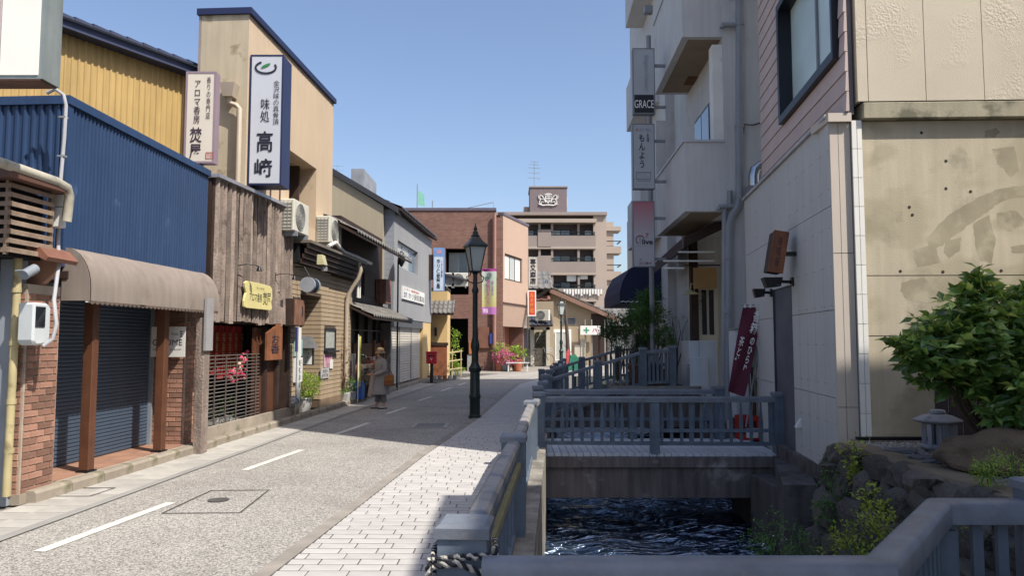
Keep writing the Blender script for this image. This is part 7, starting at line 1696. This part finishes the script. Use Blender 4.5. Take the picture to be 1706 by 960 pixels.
# rubble retaining wall: every stone its own piece
rwt = thing('rubble_wall', 'dark rubble stone retaining wall with dirt-topped coping below the little garden', 'retaining wall', (0, 0, 0), 0)
stn = M('dark_wall_stone', '#5c5650', .9, .22, 5, .9, 30, rnd=.28, wear=('#3f3a36', .5, .66, 6), dist=.03)
wl = [(3.54, 8.05), (3.48, 5.4), (3.44, 3.75), (3.42, 2.9)]
def wl_at(s):
    tot = 0
    for (x0_, y0_), (x1_, y1_) in zip(wl, wl[1:]):
        d_ = hypot(x1_ - x0_, y1_ - y0_)
        if s <= tot + d_: f_ = (s - tot) / d_; return x0_ + (x1_ - x0_) * f_, y0_ + (y1_ - y0_) * f_, atan2(y1_ - y0_, x1_ - x0_)
        tot += d_
    return (*wl[-1], atan2(-1, -.1))
rows = [(-1.45, .42), (-1.03, .38), (-.65, .42), (-.25, .40), (.13, .30), (.41, .2)]
sd = 0
for r_, (z_, h_) in enumerate(rows):
    s = -.25 + .1 * (r_ % 2); bat = (.5 - (z_ + 1.45) / 2.1 * .5)
    while s < 5.2:
        w_ = rn.uniform(.28, .62); x_, y_, an_ = wl_at(max(0, s + w_ / 2)); sd += 1
        m = rough_rock(w_ * .54, .13, h_ * .57, sd, 2, .26, 1)
        nx_, ny_ = -sin(an_), cos(an_)
        # batter: lower courses sit further out over the water side
        m.build('stone', stn, rwt, loc=(x_ - .04 - bat * .85, y_ - bat * .1, z_ + h_ / 2), rot=(rn.uniform(-.06, .06), rn.uniform(-.08, .08), an_), smooth=True)
        s += w_
cop = M('dirt_coping', '#6d6252', .95, .2, 4, .5, 30)
pts = [(3.46, 8.08), (3.40, 5.4), (3.36, 3.7), (3.62, 3.7), (3.68, 5.4), (3.74, 7.0), (3.7, 8.08)]
MB().prism(pts, TZ - .12, TZ + .005, 'z').build('coping', cop, rwt, bevel=.02)
MB().hexa([(3.0, 2.8, -2.3), (4.2, 2.8, -2.3), (4.2, 8.2, -2.3), (3.1, 8.2, -2.3)], [(3.5, 2.8, TZ - .13), (4.2, 2.8, TZ - .13), (4.2, 8.2, TZ - .13), (3.6, 8.2, TZ - .13)]).build('core', M('wall_core', '#1f1c1a', .95), rwt)
# weeds on the wall
def weeds(name, label, cat, spots, mat, n, ln, ratio=.5, seed=1, extra=None):
    x_, y_, z_ = spots[0][:3]; t = thing(name, label, cat, (x_, y_, z_), 0); rn_ = random.Random(seed); m = MB(); st_ = MB()
    for (x, y, z, r) in spots:
        foliage(m, (x - x_, y - y_, z - z_), (r, r, r * .9), n, ln, rn_, ratio=ratio, hollow=.0, clump=5)
        for k in range(3): st_.tube([(x - x_ + rn_.uniform(-.05, .1), y - y_, z - z_ - r), (x - x_ + rn_.uniform(-r, r), y - y_ + rn_.uniform(-r, r), z - z_ + r * .6)], .004, 4)
    m.build('foliage', mat, t, kind='stuff'); st_.build('stem', leaf_mid, t)
    if extra: m = MB(); [foliage(m, (x - x_, y - y_, z - z_), (r, r, r), extra[1], ln * .8, rn_, ratio=.9, clump=2) for (x, y, z, r) in spots[:2]]; m.build('blossom', extra[0], t, kind='stuff')
    return t
def atl(px, py, Y, r): v = at(px, py, Y); return (v.x, v.y, v.z, r)
leaf_yg = leafmat('yellow_green_leaf', '#8b9a35', '#b9bf4a', .5); fern = leafmat('fern_leaf', '#4f7a35', '#8aae4c', .5)
weeds('weed_clump', 'yellow-green weeds sprouting from the top corner of the rubble wall', 'weeds', [atl(1425, 752, 7.45, .14), atl(1430, 772, 7.3, .1), atl(1424, 792, 7.3, .07)], leaf_yg, 90, .05, seed=61)
weeds('weed_clump', 'tall yellowish weeds halfway down the rubble wall', 'weeds', [atl(1455, 862, 6.35, .17), atl(1440, 890, 6.3, .15), atl(1472, 880, 6.1, .13), atl(1452, 830, 6.6, .11)], leaf_yg, 130, .045, seed=62)
weeds('weed_clump', 'dark green leafy weeds in the corner where plinth meets rubble wall', 'weeds', [atl(1388, 800, 7.8, .13), atl(1395, 830, 7.5, .13), atl(1378, 855, 7.5, .13), atl(1390, 772, 8.0, .09)], leaf_mid, 110, .05, seed=63)
weeds('weed_clump', 'soft green stream-side weeds with tiny white flowers by the water', 'weeds', [atl(1262, 905, 8.4, .16), atl(1288, 890, 8.4, .25), atl(1318, 905, 8.0, .24), atl(1295, 925, 7.6, .22), atl(1345, 920, 7.4, .2)], fern, 240, .035, .35, 64, (petal_white, 6))
weeds('weed_clump', 'yellowing weeds at the foot of the rubble wall behind the railing', 'weeds', [atl(1400, 922, 6.6, .16), atl(1430, 915, 6.4, .14), atl(1402, 895, 6.9, .12)], leaf_yg, 90, .045, seed=65)
weeds('weed_clump', 'low bright grass tuft beside the boulder and railing post', 'weeds', [atl(1650, 780, 5.6, .09), atl(1685, 775, 5.7, .12), atl(1640, 793, 5.5, .06)], leaf_lime, 160, .05, .2, 66)
weeds('weed_clump', 'few small leaves growing between the rail uprights on the rubble wall', 'weeds', [atl(1582, 880, 5.3, .08), atl(1588, 860, 5.3, .06)], leaf_yg, 40, .04, seed=67)
# stone lantern
slx = at(1564, 740, 7.6); sl_t = thing('stone_lantern', 'small weathered stone lantern with broad cap on the gravel', 'stone lantern', (slx.x, slx.y, TZ), radians(12))
gs_ = M('lantern_granite', '#8f9097', .9, .15, 6, .5, 60, wear=('#6b6c70', .56, .7, 5))
rg4 = lambda r, z, n_=6: [(r * cos(i * 2 * pi / n_ + .3), r * sin(i * 2 * pi / n_ + .3), z) for i in range(n_)]
def stackring(rings, nm, t, mt, n_=6):
    m = MB()
    for r, z in rings: m.v += rg4(r, z, n_)
    for i in range(len(rings) - 1):
        for j in range(n_): m.f.append((i * n_ + j, i * n_ + (j + 1) % n_, (i + 1) * n_ + (j + 1) % n_, (i + 1) * n_ + j)); m.mi.append(0)
    m.f += [tuple(range(n_))[::-1], tuple((len(rings) - 1) * n_ + j for j in range(n_))]; m.mi += [0, 0]; return m.build(nm, mt, t, bevel=.006)
stackring([(.16, 0), (.17, .02), (.165, .05)], 'base', sl_t, gs_)
for a_ in range(6):
    an_ = a_ * pi / 3 + .3; MB().box(-.022, .022, -.022, .022, .05, .255).xf(Matrix.Rotation(an_, 4, 'Z') @ Matrix.Translation((.125, 0, 0))).build('post', gs_, sl_t)
stackring([(.095, .05), (.095, .255)], 'fire_chamber', sl_t, M('lantern_inner', '#3a3a3c', .9)); MB().box(-.07, .12, -.12, .0, .05, .25).build('side_slab', gs_, sl_t)
stackring([(.17, .256), (.225, .275), (.225, .29), (.13, .335), (.07, .35)], 'cap', sl_t, gs_); stackring([(.072, .351), (.075, .36), (.07, .385), (.05, .39)], 'finial', sl_t, gs_, 12)
# boulder
bd_ = at(1650, 745, 6.4); o_ = rough_rock(.58, .32, .20, 99, 4, .22).build('boulder', M('brown_boulder', '#6a5a4a', .95, .28, 2.5, .8, 30, wear=('#453b30', .5, .68, 4), dist=.03), None, smooth=True); o_.location = (bd_.x + .17, bd_.y, TZ + .12); tag(o_, 'long rounded brown boulder in front of the stone lantern', 'boulder')
# board fence
fc = thing('board_fence', 'dark weathered board fence behind the camellia', 'fence', (at(1556, 600, 8.0).x, 8.0, TZ), radians(-2.2))
bmf = M('dark_fence_board', '#4a4246', .9, .2, 4, .4, 40, streak=.25, rnd=.15); hf_ = at(1600, 610, 8.0).z - TZ
fm_ = [MB().box(0, .13, 0, .02, 0, hf_ + d_).mesh('plank', bmf) for d_ in (0, .02, -.015)]
for i in range(22): obj('plank', fm_[i % 3], fc, (i * .145, 0, 0))
MB().box(0, 3.2, .02, .05, .25, .32).box(0, 3.2, .02, .05, hf_ - .25, hf_ - .18).build('rail', wood_dark, fc)
# stones edging, slate bits
for i, (px_, py_, r_) in enumerate(((1500, 752, .12), (1535, 765, .1), (1552, 772, .07))):
    v = gr(px_, py_, TZ); o_ = rough_rock(r_ * 1.3, r_, .025, 200 + i, 2, .2).build('flat_stone', M('slate_stone', '#56565c', .9, .15, 4, .4), None); o_.location = (v.x, v.y, TZ + .01); tag(o_, ('broadest flat dark stone in the gravel, at the edge of the dirt coping', 'middle-sized flat dark stone in the gravel in front of the stone lantern', 'smallest flat dark stone in the gravel, beside the boulder')[i], 'stone', 'flat stones in the gravel')
eg = thing('edging_strip', 'dark edging strip along the foot of the concrete flank wall', 'edging', (3.75, 8.22, TZ)); MB().box(0, 1.4, 0, .07, 0, .035).build('strip', black, eg)
# camellia with large leaves
cam_ = thing('camellia_shrub', 'broad evergreen camellia with glossy leaves above the boulder', 'shrub', (at(1640, 700, 6.9).x, 6.9, TZ), 0)
rn = random.Random(17); o_ = cam_.location; LEAFK = 1.4
lobes = [((1600, 560), (.55, .4, .30), 6.9), ((1530, 580), (.34, .32, .22), 6.8), ((1680, 560), (.5, .4, .42), 7.0), ((1640, 620), (.6, .4, .26), 6.9), ((1690, 660), (.4, .35, .3), 6.7), ((1590, 510), (.2, .2, .16), 6.9), ((1608, 475), (.13, .1, .14), 6.9), ((1496, 590), (.14, .15, .14), 6.8), ((1730, 600), (.5, .5, .5), 6.9), ((1570, 625), (.42, .3, .14), 6.9), ((1695, 500), (.2, .2, .14), 7.0), ((1660, 690), (.25, .2, .12), 6.6)]
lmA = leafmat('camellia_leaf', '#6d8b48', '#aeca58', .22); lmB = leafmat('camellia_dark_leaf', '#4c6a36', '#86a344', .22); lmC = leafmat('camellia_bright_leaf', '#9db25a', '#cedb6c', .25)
tips = []; stuff = MB(); singles = 0; lf_me = []
for mt in (lmA, lmB, lmC):
    m = MB(); leaf(m, Vector((0, 0, 0)), Vector((1, 0, 0)), Vector((0, 0, 1)), 1, .46, fold=.12); lf_me.append(m.mesh('leaf', mt))
cnt = [int(LEAFK * 700 * (r[0] * r[1] * r[2]) ** .55 * 3.4) for _, r, _ in lobes]
for ((px_, py_), r, Y_), n_ in zip(lobes, cnt):
    c = at(px_ + 26, py_, Y_) - o_; tips.append(tuple(c)); 
    for _ in range(max(20, n_) // 5):
        while True:
            q = Vector((rn.uniform(-1, 1), rn.uniform(-1, 1), rn.uniform(-1, 1)))
            if .25 < q.length < 1: break
        q *= 1 + rn.random() ** 3 * .25
        base = c + Vector((q.x * r[0], q.y * r[1], q.z * r[2])); up_ = Vector((rn.uniform(-.4, .4), rn.uniform(-.4, .4), 1)).normalized()
        for j in range(6):
            d_ = (Vector((cos(j * 1.1 + q.x * 9), sin(j * 1.1 + q.x * 9), rn.uniform(-.7, .8))) + q * .4).normalized(); up_ = Vector((rn.uniform(-1, 1), rn.uniform(-1.2, .6), rn.uniform(.2, 1))).normalized(); ln_ = rn.uniform(.10, .165)
            if q.y < -.55 and singles < 290 and rn.random() < .35:
                rotq = Matrix((d_, up_.cross(d_).normalized(), d_.cross(up_.cross(d_)).normalized())).transposed()
                ob = obj('leaf', lf_me[(0, 1, 2, 0)[rn.randrange(4)]], cam_); ob.matrix_basis = Matrix.Translation(base) @ rotq.to_4x4() @ Matrix.Diagonal((ln_, ln_, ln_, 1)); singles += 1
            else: leaf(stuff, base, d_, up_, ln_, ln_ * .46, rn.choice((0, 1, 1, 2) if q.z > 0 else (0, 1, 1)), .12)  # brightest leaves kept to upper halves: sunlit top put into leaf colour
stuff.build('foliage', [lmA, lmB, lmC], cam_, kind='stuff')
m = MB(); branches(m, (.1, .0, 0), tips, .03, rn, 5); branches(m, (.25, .05, 0), [tips[2], tips[8], tips[4]], .035, rn, 5); m.build('branch', bark, cam_)
# plants on the ramp terrace
def shrub(name, label, px, py, Y, r, n, ln, mat, seed, zb=.62, ratio=.45, group=None, second=None, potm=None):
    c = at(px, py, Y); t = thing(name, label, 'shrub', (c.x, c.y, zb), 0, group); rn_ = random.Random(seed); m = MB(); tp = []
    for k in range(6):
        o2 = Vector((rn_.uniform(-.7, .7) * r[0], rn_.uniform(-.7, .7) * r[1], rn_.uniform(-.7, .7) * r[2])); cc = Vector((0, 0, c.z - zb)) + o2; tp.append(tuple(cc)); s_ = rn_.uniform(.35, .6)
        foliage(m, cc, (r[0] * s_, r[1] * s_, r[2] * s_), n // 6, ln, rn_, ratio=ratio, hollow=.0, clump=6, wisp=.5)
    m.build('foliage', mat, t, kind='stuff'); b = MB(); branches(b, (0, 0, .25 if potm else 0), tp, .02, rn_, 4, 5); b.build('branch', bark, t)
    if potm: p_ = MB(); pot(p_, 0, 0, 0, .28, .4); p_.build('pot', potm, t, smooth=True)
    return t
shrub('potted_tree', 'airy small-leaved potted tree in front of the navy awning', 1068, 515, 18.6, (.48, .4, .5), 3200, .075, leaf_mid, 71, .62, potm=terracotta)
shrub('potted_tree', 'loose green potted tree leaning toward the grey wall', 1090, 545, 18.0, (.46, .4, .42), 2800, .07, leaf_mid, 72, .62, potm=terracotta)
shrub('bushy_shrub', 'dense dark bush overhanging the sloping ramp railing', 1030, 550, 19.0, (.45, .4, .40), 2000, .075, leaf_dark, 73, .3, potm=wpot)
shrub('bushy_shrub', 'low dark green bush at the outer end of the ramp planting', 1052, 575, 18.2, (.55, .35, .22), 900, .06, leaf_dark, 74, .62)
shrub('wispy_plant', 'thin wispy branches reaching in front of the cream entrance', 1125, 530, 18.2, (.35, .2, .14), 90, .05, leaf_mid, 75, .62)
a = at(1062, 640, 18.0); 
for i, (px_, mt_, lab) in enumerate(((1075, M('brown_planter', '#6a5046', .8), 'large brown planter behind the ramp railing'), (1032, terracotta, 'terracotta pot behind the lower ramp railing posts'), (1010, M('dark_red_planter', '#4a2422', .6), 'dark red flower tub behind the ramp railing'))):
    v = at(px_, 600, 17.6 - i * .3); t = thing('planter', lab, 'planter', (v.x, v.y, (.62, .42, .25)[i] - .0), 0); m = MB(); pot(m, 0, 0, 0, (.42, .2, .26)[i], (.55, .28, .3)[i], 16); m.build('pot', mt_, t, smooth=True)
    m = MB(); foliage(m, (0, 0, (.62, .36, .38)[i]), (.3, .25, .14), 140, .06, random.Random(80 + i)); m.build('foliage', (leaf_dark, leaf_mid, leaf_mid)[i], t, kind='stuff')
a = gr(984, 636, .0); potted('dark red pot with white marker standing beside the street railing', (a.x, 19.5, .0), .2, .35, M('dark_red_planter', '#4a2422'), leaf_mid, (.3, .3, .25), 150, .07, seed=91)
# neighbouring building that throws the shade over the garden and near railings
nh = thing('neighbour_house', 'plain grey neighbouring house standing behind the little garden', 'house', (4.66, 4.3, 0), 0)
m = MB(); m.box(0, 9, -9, 0, 0, 8.6); m.build('wall', stucco_grey, nh); MB().box(0, 9.2, -9.2, .0, 8.6, 8.8).build('roof', wood_dark, nh); MB().box(4.5, 9, -9, 0, 8.8, 10.6).build('upper_storey', stucco_grey, nh)
for i in range(3): window(nh, 1 + i * 2.6, 2.6 + i * 2.6, 5.2, 6.8, -.0, alu, glass_blue)
# ================================================================ the person
pa = gr(634, 681); pt = thing('person', 'person in grey-beige long coat and straw hat standing at the kerb with brown shoulder bag', 'person', (pa.x, pa.y, 0), 0)
pt.rotation_euler = (0, 0, radians(35))     # local -x is where they look: at the shop front
skin = M('skin', '#b98a6e', .6, .05); HP = 1.48
bm = bmesh.new(); J = {}
def jn(n_, x, y, z, r, par=None):
    v = bm.verts.new((x, y, z)); J[n_] = (v, r)
    if par: bm.edges.new((J[par][0], v))
jn('pelvis', 0, 0, .80, .13); jn('waist', 0, 0, .95, .115, 'pelvis'); jn('chest', .01, 0, 1.10, .13, 'waist'); jn('neck0', .0, 0, 1.21, .06, 'chest'); jn('neck', -.02, 0, 1.26, .045, 'neck0'); jn('head0', -.035, 0, 1.32, .07, 'neck'); jn('head', -.035, 0, 1.40, .085, 'head0'); jn('crown', -.02, 0, 1.455, .05, 'head')
for s_, n_ in ((1, 'l'), (-1, 'r')):
    jn('hip' + n_, 0, s_ * .08, .76, .085, 'pelvis'); jn('knee' + n_, -.02 * s_, s_ * .09, .42, .055, 'hip' + n_); jn('ank' + n_, -.05 * s_, s_ * .10, .09, .036, 'knee' + n_); jn('foot' + n_, -.05 * s_ - .12, s_ * .11, .035, .03, 'ank' + n_)
    jn('sh' + n_, .0, s_ * .16, 1.17, .055, 'chest'); jn('el' + n_, -.02, s_ * .22, .95, .042, 'sh' + n_); jn('wr' + n_, -.23, s_ * .13, .86, .027, 'el' + n_); jn('palm' + n_, -.30, s_ * .09, .86, .026, 'wr' + n_)
me = bpy.data.meshes.new('person_body'); bm.verts.index_update(); order = list(J.values()); bm.to_mesh(me); bm.free()
body = obj('body', me, pt); body.data.materials.append(skin)
sm_ = body.modifiers.new('skin', 'SKIN'); me.skin_vertices.new() if not me.skin_vertices else None
for i, (v, r) in enumerate(order): me.skin_vertices[0].data[i].radius = (r, r * (1.0)); 
me.skin_vertices[0].data[0].use_root = True
ss = body.modifiers.new('sub', 'SUBSURF'); ss.levels = 2; ss.render_levels = 2
def fing(x, y, z, s_):
    m = MB()
    for k in range(4):
        dy = (k - 1.5) * .017; ln_ = (.055, .065, .06, .045)[k]
        m.tube([(x, y + dy, z), (x - ln_ * .5, y + dy - s_ * .006, z - .004), (x - ln_, y + dy - s_ * .014, z - .022)], [.0085, .008, .006], 6)
    m.tube([(x + .02, y - s_ * .02, z + .01), (x - .01, y - s_ * .04, z + .012), (x - .035, y - s_ * .045, z + .0)], [.010, .009, .007], 6); return m
for s_ in (1, -1): fing(-.315, s_ * .085, .86, s_).build('fingers', skin, pt, smooth=True)
fc_ = MB(); fc_.lathe([(.004, 0), (.012, .008), (.010, .02), (.003, .032)], 8); fc_.xf(Matrix.Translation((-.118, 0, 1.37))); fc_.build('nose', skin, pt, smooth=True)
for s_ in (1, -1): MB().tube([(-.108, s_ * .03, 1.398), (-.114, s_ * .03, 1.398)], .007, 6).build('eye', ink, pt); MB().lathe([(.003, -.025), (.014, -.01), (.014, .01), (.003, .028)], 8).xf(Matrix.Translation((-.025, s_ * .083, 1.385))).build('ear', skin, pt, smooth=True)
MB().tube([(-.112, -.018, 1.338), (-.116, 0, 1.336), (-.112, .018, 1.338)], .004, 5).build('mouth', M('lip', '#8a4a42', .6), pt)
def loft(rings, n_=20, folds=0, seed=0):
    rn_ = random.Random(seed); m = MB(); ph = rn_.uniform(0, 6)
    for (cx_, cy_, z, rx, ry) in rings:
        for j in range(n_):
            a_ = 2 * pi * j / n_; k = 1 + folds * sin(a_ * 5 + ph + z * 3) * max(0, 1.15 - z); m.v.append((cx_ + rx * cos(a_) * k, cy_ + ry * sin(a_) * k, z))
    for i in range(len(rings) - 1):
        for j in range(n_): m.f.append((i * n_ + j, i * n_ + (j + 1) % n_, (i + 1) * n_ + (j + 1) % n_, (i + 1) * n_ + j)); m.mi.append(0)
    return m
coat = M('coat_cloth', '#8a8480', .9, .1, 4, .25, 40)
c_ = loft([(-.03, 0, .36, .25, .25), (-.02, 0, .5, .225, .24), (-.01, 0, .7, .19, .215), (0, 0, .9, .165, .19), (.0, 0, 1.02, .16, .18), (0, 0, 1.12, .155, .19), (.0, 0, 1.2, .12, .17), (-.01, 0, 1.25, .07, .09), (-.015, 0, 1.275, .062, .07)], 28, .09, 3).build('coat', coat, pt, smooth=True)
for s_ in (1, -1): MB().tube([(0.0, s_ * .15, 1.19), (.0, s_ * .2, 1.08), (-.01, s_ * .235, .95), (-.1, s_ * .2, .91), (-.21, s_ * .14, .865)], [.07, .068, .062, .055, .05], 12).build('sleeve', coat, pt, smooth=True)
MB().prism([(-.33, .30), (-.17, .28), (-.13, .78), (-.24, .84)], -.05, .10, 'y').build('scarf_fold', M('coat_front', '#9a9088', .9, .1), pt, bevel=.02)
tr_m = M('trouser_cloth', '#6f6d6c', .9, .1, 4, .2)
for s_ in (1, -1): MB().tube([(0, s_ * .08, .76), (-.02 * s_, s_ * .09, .42), (-.04 * s_, s_ * .098, .16)], [.1, .078, .07], 12).build('trouser_leg', tr_m, pt, smooth=True); rough_rock(.125, .047, .04, 300 + s_, 2, .05).build('shoe', M('shoe_pale', '#a9a29c', .7, .1), pt, loc=(-.05 * s_ - .05, s_ * .105, .04), smooth=True); MB().box(-.17 - .05 * s_, .07 - .05 * s_, s_ * .105 - .045, s_ * .105 + .045, 0, .018).build('sole', black, pt, bevel=.008)
hat = M('straw_hat', '#8c7658', .9, .15, 20, .4, 80)
MB().lathe([(.135, 1.39), (.13, 1.402), (.10, 1.425), (.097, 1.46), (.085, 1.505), (.05, 1.525), (.01, 1.53)], 20, -.03, 0).build('hat', hat, pt, smooth=True); MB().lathe([(.102, 1.42), (.101, 1.445)], 20, -.03, 0).build('hat_band', M('hat_band_brown', '#6a4c32', .8), pt, smooth=True)
MB().lathe([(.07, 1.31), (.09, 1.35), (.092, 1.40), (.08, 1.42)], 16, -.005, 0).build('hair', M('grey_hair', '#4a4440', .8, .2, 30, .3), pt, smooth=True)
bag = thing('shoulder_bag', 'brown leather shoulder bag with fringed flap hanging from the coat-wearing person', 'bag', (0, 0, 0), 0)
bag.location = (pa.x, pa.y, 0); bag.rotation_euler = pt.rotation_euler
lea = M('tan_leather', '#8a5430', .6, .18, 6, .25, 40)
MB().prism([(-.02, .58), (.2, .58), (.22, .68), (.19, .84), (-.01, .84), (-.04, .68)], -.32, -.24, 'y').build('pouch', lea, bag, bevel=.02); MB().prism([(-.03, .70), (.21, .70), (.19, .855), (-.01, .855)], -.335, -.322, 'y').build('flap', M('tan_leather_flap', '#95602f', .6, .2, 6, .25), bag, bevel=.004); MB().tube([(.18, -.28, .84), (.14, -.22, 1.0), (.06, -.1, 1.2), (-.02, .06, 1.22), (-.12, .16, 1.05), (-.1, .05, .9)], .012, 6).build('strap', lea, bag)
